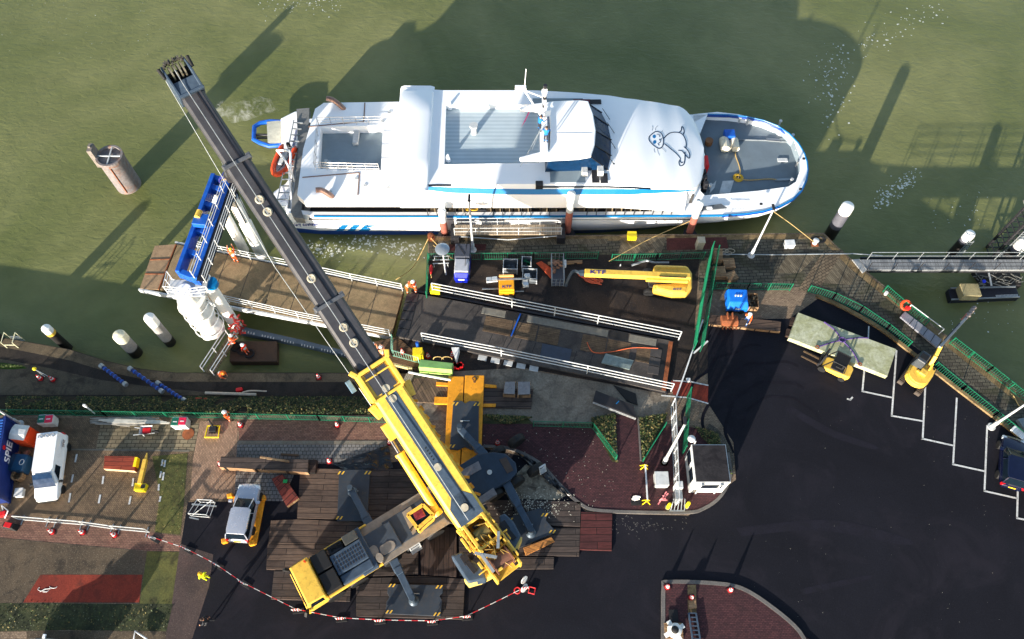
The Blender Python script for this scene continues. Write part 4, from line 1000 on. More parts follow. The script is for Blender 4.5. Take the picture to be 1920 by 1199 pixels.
mb=MB();q=P(432,645,WZ)
for k in range(26):
    a=random.random()*6.28;mb.box(q.x+1.1+random.uniform(-.3,.5),q.y+random.uniform(-.2,1.0),random.uniform(-1,.8),.3,.12,.12,a)
mb.build('red_clutter',pm('red clutter',(150,40,34),.6),gt,world=True)
# ================= MOBILE CRANE =================
fr=P(556,1104,2.4);re=P(958,866,1.5);hd=heading(re,fr);mid=(fr+re)/2
LEN=Vector((fr.x-re.x,fr.y-re.y,0)).length;HL=LEN/2
cr=thing('mobile_crane','huge yellow and slate mobile crane on timber mats with its boom stretched over the water','mobile crane',(mid.x,mid.y,.15),hd)
cm=pmat(cr).inverted()
def cl(x,y,z=0):
    q=cm@P(x,y,z);return q
def cp(mb,name,mat,par=None,bev=0,smooth=False,world=False):
    if not world and par is not None or not world:
        for v in mb.v:
            f=HL-v.x
            if f>0: v.x=HL-(f*.77 if f<8 else 6.16+(f-8)*1.46 if f<12 else f)
    return mb.build(name,mat,par or cr,bev,smooth,world=world)
W2=1.5
mb=MB();mb.box(0,0,.75,LEN-1.2,1.5,.7);cp(mb,'chassis',DSLATE)
mb=MB();x0=HL-2.0
mb.box(-1.4,0,1.42,2*HL-9.6,2*W2,.12);cp(mb,'deck_plate',TAN)
mb=MB();mb.box(HL-1.0,0,.7,1.9,3.0,.9);mb.loft([[(HL-1.9,-1.5,1.6),(HL-.0,-1.5,1.6),(HL-.0,1.5,1.6),(HL-1.9,1.5,1.6)],[(HL-1.9,-1.46,2.5),(HL-.25,-1.4,2.5),(HL-.25,1.4,2.5),(HL-1.9,1.46,2.5)]]);cab=cp(mb,'driver_cab',YEL,bev=.08)
mb=MB();mb.add([(HL+.015,-1.4,1.65),(HL+.015,1.4,1.65),(HL-.2,1.3,2.42),(HL-.2,-1.3,2.42)],[(0,1,2,3)]);cp(mb,'windscreen',GLASS,cab)
for s in (-1,1):
    mb=MB();mb.add([(HL-.3,s*1.49,1.7),(HL-1.6,s*1.5,1.7),(HL-1.6,s*1.475,2.4),(HL-.5,s*1.45,2.4)],[(0,1,2,3)]);cp(mb,'side_window',GLASS,cab)
    mb=MB();mb.beam((HL+.05,s*1.55,1.9),(HL+.25,s*1.7,1.5),.2,.35);cp(mb,'wing_mirror',BLACK,cab,bev=.03)
    mb=MB();mb.cyl((HL-.02,s*1.1,.95),(HL+.06,s*1.1,.95),.14,n=12);cp(mb,'headlight',LGREY,cab)
mb=MB();mb.box(HL+.08,0,.45,.2,3.0,.4);cp(mb,'bumper',YEL,cab,bev=.05)
mb=MB();mb.cyl((HL-1.6,-1.2,2.5),(HL-1.6,-1.2,2.68),.09,n=10);cp(mb,'beacon',ORANGE,cab)
mb=MB();mb.box(HL-2.75,.75,1.5,1.4,1.35,.85);mb.box(HL-2.75,-.7,1.5,1.4,1.3,.85);cp(mb,'battery_box',BLACK,bev=.05)
mb=MB();mb.box(HL-5.0,.02,1.5,2.9,1.45,.75);hood=cp(mb,'engine_hood',SLATE,bev=.05)
mb=MB()
for i in range(10):
    for j in (-1.5,-.5,.5,1.5): mb.box(HL-6.15+i*.26,.05+j*.28,2.25,.1,.2,.02)
cp(mb,'grille',DARK,hood)
mb=MB();mb.box(HL-5.0,1.12,1.5,2.9,.62,.6);cp(mb,'tool_box',SLATE,bev=.05)
mb=MB();mb.box(HL-4.3,-1.1,1.5,1.3,.6,.5);cp(mb,'hydraulic_unit',DARK,bev=.04)
mb=MB()
for k in range(9): mb.tube(smoothpts([(HL-3.7-random.random(),-.9-random.random()*.4,2.0),(HL-4.2,-1.0-random.random()*.3,2.15),(HL-4.7-random.random()*.4,-.85-random.random()*.5,2.0)],3),.03,4)
cp(mb,'hoses',BLACK)
mb=MB();mb.box(HL-5.8,-1.12,1.5,1.3,.68,.75);cp(mb,'storage_box',pm('dark green grey box',(70,70,66),.5),bev=.04)
mb=MB();mb.box(HL-4.6,1.47,1.35,5.2,.09,.42);mb.box(HL-4.7,-1.47,1.35,5.6,.09,.42);cp(mb,'side_rail',YEL)
mb=MB();mb.cyl((HL-7.2,1.1,1.5),(HL-7.2,1.1,2.05),.32,n=18);mb.box(HL-7.15,.75,1.6,.3,.3,.3);cp(mb,'exhaust_silencer',TAN)
mb=MB();mb.box(HL-7.7,.15,1.55,2.1,1.9,.28);cp(mb,'dark_deck',pm('anti slip dark deck',(56,64,74),.6),bev=.04)
for dx,dy,rot in ((-6.95,.45,.1),(-8.0,.75,.15)):
    mb=MB();pts=[(HL+dx+(.42 if math.cos(t)>0 else -.42)*.5+.28*math.cos(t)+0,dy+.36*math.sin(t)) for t in [i*PI/8 for i in range(16)]];mb.prism(pts,1.83,1.86);cp(mb,'oval_cover',TAN)
mb=MB();mb.box(HL-10.2,.0,1.54,3.6,2.0,.14);cp(mb,'dark_deck',pm('anti slip dark deck',(66,72,80)),bev=.02)
mb=MB();mb.tube([(HL-9.4,.6,1.7),(HL-9.4,.6,2.2),(HL-10.0,.3,2.2),(HL-10.0,.3,1.7)],.05,6);mb.tube([(HL-9.6,.9,1.7),(HL-9.6,.9,2.2),(HL-10.2,.6,2.2)],.04,6);cp(mb,'grab_frame',BLACK)
for dx,s in ((-9.2,1),(-10.9,-1),(-4.9,-1),(-18.4,1)):
    mb=MB();X=HL+dx
    for t in (-.25,.25): mb.beam((X+t,s*1.5,1.5),(X+t,s*1.72,.4),.05,.05)
    for z in (.5,.8,1.1,1.45): mb.beam((X-.25,s*(1.72-(z-.4)*.2),z),(X+.25,s*(1.72-(z-.4)*.2),z),.12,.04)
    cp(mb,'step_ladder',LGREY)
# axles and wheels
def wheel(par,x,y,r,w,s,name='wheel'):
    mb=MB();mb.lathe([(r*.55,-w/2),(r*.92,-w/2),(r,-w*.35),(r,w*.35),(r*.92,w/2),(r*.55,w/2)],22)
    T=Matrix.Translation((x,y,r))@Matrix.Rotation(R(90),4,'X');mb.v=[T@v for v in mb.v];o=mb.build(name,BLACK,par,smooth=True)
    mb=MB();mb.lathe([(.02,w*.2),(r*.2,w*.36),(r*.5,w*.42),(r*.57,w*.5),(r*.58,w*.3),(r*.58,-w*.3)],18)
    T=Matrix.Translation((x,y,r))@Matrix.Rotation(R(-90)*s,4,'X');mb.v=[T@v for v in mb.v];mb.build('rim',pm('rim grey',(170,172,174),.35,.5),o,smooth=True)
    return o
for X in (1.9,3.6,6.2,7.9,9.6,14.6,16.3,18.0):
    for s in (1,-1): wheel(cr,HL-X,s*1.3,.68,.48,s)
# outriggers
def outrig(root,foot,name='outrigger_beam'):
    a=P(*root,1.1);b=P(*foot,1.0);d=(b-a).normalized();m2=a.lerp(b,.45)
    mb=MB();mb.beam(a,m2,.62,.62);o=cp(mb,name,SLATE,bev=.04,world=True)
    mb=MB();mb.beam(m2,b,.46,.46);mb.box(m2.x,m2.y,.72,.5,.5,.7,math.atan2(d.y,d.x));cp(mb,'beam_extension',SLATE,o,bev=.03,world=True)
    mb=MB();mb.cyl((b.x,b.y,.25),(b.x,b.y,1.55),.2,n=14);mb.lathe([(.36,.3),(.36,.38),(.22,.5)],16,(b.x,b.y,0));cp(mb,'jack_foot',pm('jack steel',(64,76,88),.45,.3),o,smooth=True,world=True)
for r_,f_ in (((706,1008),(658,918)),((728,1030),(774,1124)),((920,868),(862,804)),((948,905),(996,996))): outrig(r_,f_)
mb=MB();q=cl(712,1014,1.5);mb.box(q.x,0,1.5,1.5,3.1,.42);cp(mb,'outrigger_box',SLATE,bev=.06)
rp=[(850,880),(895,852),(925,848),(948,851),(967,868),(970,885),(957,900),(925,918),(880,940)]
mb=MB();w_=PL(rp,1.7);mb.prism([(p.x,p.y) for p in w_],1.0,1.72);ro=cp(mb,'rear_outrigger_box',DSLATE,bev=.06,world=True)
mb=MB();mb.prism([tuple(P(*p,1.75)[:2]) for p in ((936,862),(949,857),(963,882),(951,888))],1.7,1.76);cp(mb,'hatch',pm('brown hatch',(72,58,50),.6),ro,world=True)
mb=MB();a=P(918,886,1.75);mb.cyl(a,a+Vector((0,0,.06)),.18,n=14);cp(mb,'round_cap',LGREY,ro,world=True)
for q in (((846,893),(897,865),(903,880),(853,908)),((880,945),(925,915),(932,927),(888,955))):
    mb=MB();mb.prism([tuple(P(*p,1.75)[:2]) for p in q],1.2,1.78);cp(mb,'fender',pm('worn aluminium',(132,126,126),.45,.5,dirt=.5,dcol=(80,72,70)),world=True)
# superstructure, authored on points at their own height
TIP=P(336,138,19.4);PIV=P(880,965,4.0)
dB=Vector((TIP.x-PIV.x,TIP.y-PIV.y,0)).normalized();lB=Vector((-dB.y,dB.x,0))
up_=thing
sm=frame((PIV.x,PIV.y,1.75),dB,(0,0,1))@Matrix.Diagonal((.86,1,1,1))
def sp_(): m=MB();m.T=sm;return m
mb=sp_();mb.cyl((1.5,0,-.2),(1.5,0,.15),1.25,n=28);cp(mb,'slewing_ring',DARK,world=True)
mb=sp_();
for s in (-1,1): mb.box(-1.6,s*.95,.15,7.2,.16,1.25);
mb.box(-1.6,0,.15,7.0,1.8,.12);sup=cp(mb,'superstructure_frame',YEL,bev=.03,world=True)
random.seed(11)
mb=sp_()
for k in range(80):
    mb.box(random.uniform(-4.9,1.4),random.choice([-1,1])*random.uniform(.15,1.35),.9+random.random()*.9,random.uniform(.15,.9),random.uniform(.06,.2),random.uniform(.1,.5),random.choice([0,0,PI/2,.1]))
cp(mb,'machinery',YEL,sup,bev=.02,world=True)
mb=sp_()
for k in range(34):
    mb.box(random.uniform(-4.9,1.2),random.uniform(-1.2,1.2),.7+random.random()*.6,random.uniform(.2,.6),random.uniform(.1,.35),random.uniform(.1,.4),random.choice([0,PI/2]))
cp(mb,'dark_machinery',DARK,sup,world=True)
mb=sp_()
for k in range(16):
    a=Vector((random.uniform(-4.5,.5),random.uniform(-1.1,1.1),1.6+random.random()*.4));mb.tube(smoothpts([a,a+Vector((random.uniform(-.6,.6),random.uniform(-.4,.4),.15)),a+Vector((random.uniform(-1,1),random.uniform(-.7,.7),0))],3),.035,5)
cp(mb,'hoses',pm('brass hose',(150,120,60),.5,.3),sup,world=True)
for s in (-1,1):
    mb=sp_();mb.beam((-4.6,s*1.05,1.9),(1.0,s*1.05,1.9),.12,.12)
    for k in range(7): mb.beam((-4.6+k*.9,s*1.05,1.3),(-4.6+k*.9,s*1.05,1.9),.08,.08)
    cp(mb,'guard_rail',YEL,sup,world=True)
mb=sp_();mb.cyl((-4.1,-.62,1.35),(-4.1,.62,1.35),.62,n=24);mb.T=sm
for s in (-1,1): mb.cyl((-4.1,s*.62,1.35),(-4.1,s*.7,1.35),.8,n=24)
cp(mb,'winch_drum',pm('rope brown',(112,76,60),.6,.2,scale=9),sup,smooth=True,world=True)
mb=sp_();mb.cyl((-1.6,-.5,1.5),(-1.6,.5,1.5),.55,n=20);cp(mb,'winch_drum',pm('wire rope drum',(120,104,60),.5,.4,scale=12),sup,smooth=True,world=True)
mb=sp_();mb.box(-2.6,.1,1.7,.2,2.2,.25);mb.box(-.4,.1,1.75,.25,2.0,.3);mb.box(-1.6,.75,1.7,2.6,.22,.4);mb.box(-1.6,-.75,1.7,2.6,.22,.4);cp(mb,'winch_frame',YEL,sup,bev=.03,world=True)
mb=sp_();mb.beam((-2.6,1.2,2.2),(-3.9,.2,2.25),.2,.06);mb.beam((-3.0,.9,2.25),(-4.6,.9,2.1),.2,.06);mb.beam((-2.4,-.9,2.2),(-3.4,-.2,2.25),.2,.06);cp(mb,'strut',pm('bright steel strut',(190,190,186),.3,.6),sup,world=True)
mb=sp_();mb.box(.75,-.05,1.75,.75,2.1,.3);cp(mb,'tan_cover',TAN,sup,bev=.03,world=True)
# counterweights
for poly,nm in (([(845,1042),(866,1034),(880,1048),(905,1062),(912,1086),(878,1093)],0),([(935,968),(946,962),(963,978),(977,1004),(964,1030),(953,1040),(940,1010)],1)):
    mb=MB();mb.prism([tuple(P(*p,2.6)[:2]) for p in poly],1.1,2.62);cw=cp(mb,'counterweight',SLATE,bev=.12,world=True)
    mb=MB();cx=sum(p[0] for p in poly)/len(poly);cy=sum(p[1] for p in poly)/len(poly)
    a=P(cx-8,cy-12,2.63);mb.box(a.x,a.y,2.6,.5,.7,.06,.6);a=P(cx+3,cy+3,2.63);mb.box(a.x,a.y,2.6,.35,.9,.1,.7);cp(mb,'lifting_eye',DARK,cw,bev=.02,world=True)
mb=MB()
arc=[(876,1093),(900,1086),(925,1073),(950,1052),(968,1026),(977,1005)];arci=[(870,1086),(895,1080),(920,1066),(944,1046),(960,1022),(970,1005)]
ao=PL([(x+2,y+3) for x,y in arc],2.3);ai=PL(arci,2.3)
mb.loft([[ (o.x,o.y,.9),(o.x,o.y,2.3),(i.x,i.y,2.3),(i.x,i.y,.9)] for o,i in zip(ao,ai)]);cp(mb,'rear_fairing',pm('cream yellow fairing',(232,200,110),.45,dirt=.3,dcol=(130,100,50)),world=True)
mb=MB();w_=PL([(905,1066),(950,1030),(958,1040),(918,1076)],2.5);mb.prism([(p.x,p.y) for p in w_],1.3,2.5);cp(mb,'rear_beam',YEL,bev=.05,world=True)
# operator cab
oc=PL([(764,966),(793,947),(812,966),(783,991)],3.3)
mb=MB();oo=[(p.x,p.y) for p in oc];mb.prism(oo,1.7,2.4);ocab=cp(mb,'operator_cab',YEL,bev=.05,world=True)
mb=MB();c_=Vector((sum(p[0] for p in oo)/4,sum(p[1] for p in oo)/4));ins=[(c_.x+(p[0]-c_.x)*.93,c_.y+(p[1]-c_.y)*.93) for p in oo];mb.prism(ins,2.4,3.25);cp(mb,'cab_window',GLASS,ocab,world=True)
mb=MB()
for i in range(4):
    a,b=oo[i],oo[(i+1)%4];mb.beam((*a,3.28),(*b,3.28),.22,.1);mb.beam((*a,2.3),(*a,3.28),.1,.1)
cp(mb,'cab_frame',YEL,ocab,world=True)
mb=MB();mb.box(c_.x-.1,c_.y+.1,3.255,.75,.6,.04,.5,top=.8);cp(mb,'roof_glass',pm('reddish roof glass',(120,44,48),.15,var=.5,scale=5),ocab,world=True)
mb=MB();mb.prism([tuple(P(*p,2.4)[:2]) for p in ((752,958),(768,946),(790,984),(772,1000))],1.6,1.9);cp(mb,'cab_step',TAN,world=True)
# boom
ex=(TIP-PIV).normalized();BM=frame(PIV,ex,(0,0,1));BL=(TIP-PIV).length
def spy(py):
    lo,hi=0.,1.
    for _ in range(40):
        m_=(lo+hi)/2;q=Q(PIV.lerp(TIP,m_))
        if q[1]>py: lo=m_
        else: hi=m_
    return lo*BL
def bsec(s,w,h): return [(s,-w*.5,-.16),(s,-w*.5+.16,0),(s,w*.5-.16,0),(s,w*.5,-.16),(s,w*.5,-h*.55),(s,w*.38,-h*.85),(s,w*.18,-h),(s,-w*.18,-h),(s,-w*.38,-h*.85),(s,-w*.5,-h*.55)]
def bpart(name,s0,s1,w,h,mat,dz=0,bev=.02,par=None,w1=None,h1=None):
    mb=MB();mb.T=BM@Matrix.Translation((0,0,dz));mb.loft([bsec(s0,w,h),bsec(s1,w1 or w,h1 or h)]);return cp(mb,name,mat,par,bev,world=True)
S1,S2,S3,SH=spy(692),spy(566),spy(302),spy(168)
boom=bpart('boom_base',-.6,S1,2.2,2.3,YEL)
def bb(): m=MB();m.T=BM;return m
mb=bb();mb.box(S1*.46,0,.0,S1*.88,.86,.02);mb.add([(-.4,-.9,.02),(1.0,-.9,.02),(1.6,-.43,.02),(1.6,.43,.02),(1.0,.9,.02),(-.4,.9,.02)],[(0,1,2,3,4,5)]);cp(mb,'top_strip',SLATE,boom,world=True)
for f in (.05,.33,.80,.87):
    mb=bb();mb.cyl((S1*f,.02,.02),(S1*f,.02,.06),.27,n=18);cp(mb,'round_cover',pm('cream cover',(172,164,146),.5),boom,smooth=True,world=True)
mb=bb();
for k in range(5): mb.cyl((S1*(.38+.02*k),0,.02),(S1*(.38+.02*k),0,.05),.05,n=8)
cp(mb,'bolt',BLACK,boom,world=True)
mb=bb();e0,e1=S1-1.9,S1+.3
mb.box((e0+e1)/2-.05,0,.02,1.6,1.55,.03);cp(mb,'collar_panel',BOOMG,boom,world=True)
mb=bb();
for s in (-1,1): mb.box((e0+e1)/2,s*1.12,-1.6,e1-e0,.3,1.75)
mb.box(e1-.12,0,.0,.28,2.3,.16);mb.box(e1-.7,0,.0,.12,2.0,.1);mb.box(e0,0,.0,.2,2.2,.14)
mb.box(e0-.6,1.35,-.9,1.0,.5,.5,.2);mb.box(e0-.5,-1.35,-.9,1.1,.5,.5,-.2);mb.box(e1+.1,1.3,-.8,.5,.3,1.0,.5);mb.box(e1+.1,-1.3,-.8,.5,.3,1.0,-.5);cp(mb,'boom_collar',YEL,boom,bev=.05,world=True)
t1=bpart('boom_section',S1-.5,S2,1.9,2.0,BOOMG,-.08)
t2=bpart('boom_section',S2-.5,S3,1.7,1.8,BOOMG,-.14)
t3=bpart('boom_section',S3-.5,SH,1.5,1.6,BOOMG,-.2)
for s,w in ((S2,1.9),(S3,1.7)):
    mb=bb();mb.box(s-.06,0,-1.75,.26,w+.22,1.75);mb.box(s,w/2,-.5,.4,.3,.45);mb.box(s,-w/2,-.5,.4,.3,.45);cp(mb,'boom_collar',pm('collar steel',(104,106,110),.35,.5),boom,bev=.04,world=True)
def cov(par,ss,dz,w):
    for s in ss:
        mb=bb();mb.tube([(s+.24*math.cos(t*PI/8),.12+.24*math.sin(t*PI/8),dz+.03) for t in range(16)],.07,6,True);mb.box(s,.12,dz,.28,.28,.03);cp(mb,'ring_cover',pm('cream cover',(172,164,146),.5),par,world=True)
cov(t1,(spy(612),spy(641)),-.06,0);cov(t2,(spy(372),spy(395),spy(520)),-.12,0);
for par,s0,s1,dz in ((t1,S1,S2,-.07),(t2,S2,S3,-.13),(t3,S3,SH,-.19)):
    mb=bb();mb.beam((s0,-.28,dz),(s1,-.28,dz),.1,.06);cp(mb,'groove',pm('groove dark',(34,32,36),.5),par,world=True)
hd_=MB();hd_.T=BM
for s in (-1,1): hd_.loft([[(SH-.3,s*.66,-1.5),(SH-.3,s*.66,.05),(SH-.3,s*.86,.05),(SH-.3,s*.86,-1.5)],[(SH+1.0,s*.7,-1.6),(SH+1.0,s*.7,.25),(SH+1.0,s*.86,.25),(SH+1.0,s*.86,-1.6)],[(SH+2.0,s*.7,-1.2),(SH+2.0,s*.7,.15),(SH+2.0,s*.82,.15),(SH+2.0,s*.82,-1.2)]])
hd_.box(SH+.25,0,-.3,1.0,1.5,.35);hd_.box(SH-.2,0,-.2,.2,1.75,.32);head=cp(hd_,'boom_head',SLATE,bev=.04,world=True)
mb=bb();
for y in (-.4,-.15,.12,.4): mb.cyl((SH+1.45,y-.05,-.25),(SH+1.45,y+.05,-.25),.5,n=20)
cp(mb,'sheave',pm('sheave cream',(130,124,108),.4,.4),head,world=True)
mb=bb();mb.cyl((SH+1.45,-.95,-.3),(SH+1.45,.95,-.3),.12);mb.box(SH+1.0,0,-1.3,.8,1.35,.8);
for s in (-1,1): mb.cyl((SH+1.2,s*.95,.1),(SH+1.9,s*1.0,.2),.12)
cp(mb,'axle',BLACK,head,world=True)
mb=bb();
for k in range(12): mb.box(SH+1.75+random.random()*.35,-.7+k*.12,.0,.22,.09,.2+random.random()*.15)
cp(mb,'lamp_cluster',pm('dull fittings',(84,80,76),.5,.3),head,world=True)
hk=Vector((TIP.x,TIP.y,9.0))
tp=BM@Vector((SH+1.5,-.1,-.2))
mb=bb();mb.tube([(-.2,.3,.3),(S1-1.8,.25,.16),(S1+.3,.24,.18),(S2,.22,.12),(S3,.2,.08),(SH+.3,.18,.12),(SH+1.4,.15,.28)],.03,5);cp(mb,'hoist_rope',STEEL,boom,world=True)
mb=MB()
for k in range(4): o_=Vector((.12*k-.18,.1*(k%2),0));a=BM@Vector((SH+1.6,-.45+.28*k,-.4));mb.tube([a,hk+o_+Vector((0,0,.6))],.022,4)
cp(mb,'hoist_rope',STEEL,boom,world=True)
mb=bb();a=BM.inverted()@P(432,352,7.5);mb.tube([(SH+1.2,.95,-.2),(S2*.62+S3*.38,1.5,-2.4),(S1,1.35,-1.5),(S1*.75,1.3,-1.6)],.022,4);cp(mb,'guy_wire',STEEL,boom,world=True)
mb=bb();mb.box(S1-.2,1.75,-1.7,.9,.35,.5);cp(mb,'anemometer_box',pm('steel blue box',(96,124,146),.4,.2),boom,bev=.03,world=True)
mb=MB();mb.box(hk.x,hk.y,8.3,.7,.35,1.1);mb.cyl((hk.x,hk.y-.2,9.1),(hk.x,hk.y+.2,9.1),.45,n=16);mb.tube([hk+Vector((0,0,-.7)),hk+Vector((0,0,-1.1)),hk+Vector((.2,0,-1.4)),hk+Vector((.1,0,-1.6)),hk+Vector((-.15,0,-1.5))],.08,6);cp(mb,'hook_block',DARK,boom,bev=.03,world=True)
mb=MB();q=P(491,478,WZ)
for k in range(6): a=k*PI/3;mb.tube([hk+Vector((0,0,-1.4)),Vector((q.x+.5*math.cos(a),q.y+.5*math.sin(a),5.6)),Vector((q.x+.55*math.cos(a),q.y+.55*math.sin(a),3.0))],.05,5)
cp(mb,'sling',BLACK,boom,world=True)
# lift cylinders
c0=BM@Vector((.8,1.55,-1.9));c1=BM@Vector((S1*.5,1.45,-2.0));c2=BM@Vector((S1*.62,1.4,-2.0))
mb=MB();mb.cyl(c0,c1,.3,n=18);mb.cyl(c0.lerp(c1,.96),c1,.36,n=18);mb.cyl(c0,c0.lerp(c1,.06),.36,n=18);cyl=cp(mb,'lift_cylinder',YEL,smooth=True,world=True)
mb=MB();mb.cyl(c1,c2,.16,n=14);cp(mb,'piston_rod',pm('chrome rod',(120,120,124),.15,.9),cyl,smooth=True,world=True)
mb=bb();mb.box(S1*.64,1.3,-2.1,1.2,.5,.6);mb.box(S1*.55,-1.25,-1.6,2.5,.2,.5);mb.box(S1*.3,-1.3,-1.7,2.2,.25,.4);cp(mb,'cylinder_bracket',YEL,boom,bev=.05,world=True)
mb=bb();
for k in range(14): mb.box(S1*(.05+.06*k),-1.22-random.random()*.2,-1.0-random.random()*.5,.4,.18,.2,random.random())
cp(mb,'boom_fitting',ORY,boom,world=True)
# ================= PEOPLE =================
def skel(pose):
    N={};E=[]
    def n(k,p,r): N[k]=(Vector(p),r)
    lean={'stand':0,'walk':.08,'bend':.85,'kneel':.35,'reach':.15,'climb':.3}[pose]
    hz={'kneel':.50}.get(pose,.95)
    def tor(h,fwd=0): return Vector((math.sin(lean)*h+fwd,0,hz+math.cos(lean)*h))
    n('pel',(0,0,hz),.15);n('waist',tor(.16),.135);n('chest',tor(.36),.165);n('neck',tor(.53),.065);n('head',tor(.66,.02+.03*lean),.095);n('crown',tor(.76,.03),.085);n('nose',tor(.655,.125),.018)
    E+=[('pel','waist'),('waist','chest'),('chest','neck'),('neck','head'),('head','crown'),('head','nose')]
    for s,c in ((1,'l'),(-1,'r')):
        sh=tor(.47)+Vector((0,s*.19,0));n('sh'+c,sh,.07)
        if pose=='stand': el,ha=sh+Vector((.02,s*.08,-.28)),sh+Vector((.12,s*.06,-.5))
        elif pose=='walk': el,ha=sh+Vector((s*.14,s*.06,-.25)),sh+Vector((s*.26+.08,s*.03,-.44))
        elif pose=='bend': el,ha=sh+Vector((.12,s*.06,-.26)),sh+Vector((.22,s*-.02,-.48))
        elif pose=='climb': el,ha=sh+Vector((.22,s*.06,.06)),sh+Vector((.42,s*.02,.22))
        else: el,ha=sh+Vector((.18,s*.10,-.2)),sh+Vector((.42,s*.02,-.22))
        n('el'+c,el,.05);n('ha'+c,ha,.034);d=(ha-el).normalized();sd=Vector((0,1,0))
        n('pa'+c,ha+d*.07,.036);E+=[('chest','sh'+c),('sh'+c,'el'+c),('el'+c,'ha'+c),('ha'+c,'pa'+c)]
        for k in range(4):
            a=ha+d*.10+sd*(k-1.5)*.021;L=(.075,.085,.08,.06)[k];b=a+d*L*.6;e=a+d*L+Vector((0,-s*.025,-.02))
            n(f'f{k}{c}',a,.010);n(f'g{k}{c}',b,.009);n(f'h{k}{c}',e,.008);E+=[('pa'+c,f'f{k}{c}'),(f'f{k}{c}',f'g{k}{c}'),(f'g{k}{c}',f'h{k}{c}')]
        n('t0'+c,ha+d*.04+Vector((.03,-s*.03,0)),.011);n('t1'+c,ha+d*.09+Vector((.05,-s*.045,-.01)),.009);E+=[('ha'+c,'t0'+c),('t0'+c,'t1'+c)]
        hp=Vector((0,s*.09,hz-.05));n('hip'+c,hp,.10)
        if pose=='kneel': kn,an=Vector((.36,s*.13,.42 if s>0 else .08)),Vector((.30 if s>0 else -.3,s*.13,.1))
        elif pose=='walk': kn,an=hp+Vector((.14*s+.06,s*.01,-.40)),hp+Vector((.30*s,s*.01,-.80))
        elif pose=='climb': kn,an=hp+Vector((.2 if s>0 else 0,s*.03,-.36)),hp+Vector((.08*s,s*.04,-.8))
        else: kn,an=hp+Vector((.03,s*.02,-.41)),hp+Vector((-.02,s*.03,-.82))
        n('kn'+c,kn,.066);n('an'+c,an,.045);n('to'+c,an+Vector((.17,s*.02,-.055)),.038);E+=[('pel','hip'+c),('hip'+c,'kn'+c),('kn'+c,'an'+c),('an'+c,'to'+c)]
    return N,E
_body={}
def body(pose):
    if pose in _body: return _body[pose]
    N,E=skel(pose);ks=list(N);me=bpy.data.meshes.new('body')
    me.from_pydata([N[k][0] for k in ks],[(ks.index(a),ks.index(b)) for a,b in E],[])
    o=bpy.data.objects.new('body',me);C.objects.link(o);m=o.modifiers.new('s','SKIN');m.use_smooth_shade=True
    for i,k in enumerate(ks):
        v=me.skin_vertices[0].data[i];v.radius=(N[k][1],)*2;v.use_root=(k=='pel')
    o.modifiers.new('u','SUBSURF').levels=1
    dg=bpy.context.evaluated_depsgraph_get();r=bpy.data.meshes.new_from_object(o.evaluated_get(dg));bpy.data.objects.remove(o)
    segs=[(N[a][0],N[b][0],a,b) for a,b in E]
    r.materials.clear()
    for _ in range(5): r.materials.append(SKIN)
    for p in r.polygons:
        c=p.center;best=(9,0)
        for A,B,a,b in segs:
            d=B-A;t=max(0,min(1,(c-A).dot(d)/d.length_squared));q=(A+d*t-c).length
            if q<best[0]: best=(q,(a,b,t))
        a,b,t=best[1];k=b
        if k in('head','crown','nose') or k[:2] in('pa','t0','t1') or k[0] in 'fgh' and k[1].isdigit(): i=0
        elif k[:2] in('kn','an') or k[:3]=='hip': i=2
        elif k[:2]=='to': i=3
        else: i=1
        if i==1 and (b=='chest' and .35<t<.6 or b=='waist' and t>.6) : i=4
        if i==2 and k[:2]=='an' and .35<t<.55: i=4
        p.material_index=i
    r['head']=tuple(N['crown'][0]);_body[pose]=(r,N);return _body[pose]
REFL=pm('reflective band',(214,214,206),.4)
BOOT=pm('boots',(34,30,28),.6)
def person(px,z,face,pose,jacket,trouser,hat,label,band=True,hair=None,sc=1.):
    me,N=body(pose);p=P(*px,z);o=thing('person',label,'person',p,face,'people on the site');o.scale=(sc,)*3
    b=bpy.data.objects.new('body',me);C.objects.link(b);b.parent=o
    for i,m in enumerate((SKIN,jacket,trouser,BOOT,REFL if band else jacket)):
        b.material_slots[i].link='OBJECT';b.material_slots[i].material=m
    h=N['head'][0];c=N['crown'][0];u=(c-N['neck'][0]).normalized()
    mb=MB();mb.T=frame(h+u*.045,(u.z,0,-u.x),u)
    if hat is not None:
        mb.lathe([(.165,-.01),(.16,.015),(.125,.02),(.12,.07),(.095,.12),(.05,.145),(.01,.15)],16);mb.box(.13,0,-.01,.12,.16,.02);mb.build('helmet',hat,o,smooth=True)
    else:
        mb.ball((-.012,0,.04),.112,8,(1,.92,.95));mb.build('hair',pm('brown hair',(62,44,32),.8),o,smooth=True)
    return o
HW=pm('helmet white',(240,240,238),.35,var=.02);HY=pm('helmet yellow',(246,190,30),.35,var=.02);HO=pm('helmet orange',(244,120,24),.35)
JB=pm('blue jacket',(20,110,180),.7);TB=pm('blue work trousers',(50,84,140),.8);TN=pm('dark trousers',(40,42,54),.8);DK=pm('dark clothes',(34,36,42),.8);SAL=pm('salmon vest',(238,150,110),.7)
person((444,492),-.1,1.9,'climb',HVO,HVO,HY,'worker in orange overalls and yellow helmet reaching up by the white columns')
person((434,643),-1.0,.3,'kneel',HVO,HVO,HW,'kneeling worker in orange beside the wrapped white column')
person((466,664),-1.75,2.6,'stand',pm('red orange vest',(238,60,34),.7),HVO,HW,'worker in a red orange vest standing on the brown pontoon')
person((417,709),LQ,-.4,'bend',HVO,SAL,HO,'worker with an orange helmet bending down on the quay edge')
person((432,788),0,.2,'stand',HVO,HVO,HW,'worker in orange overalls and white helmet standing at the green fence')
person((764,549),.1,.3,'bend',HVO,HVO,HW,'left worker of the pair in orange bending over the bridge joint')
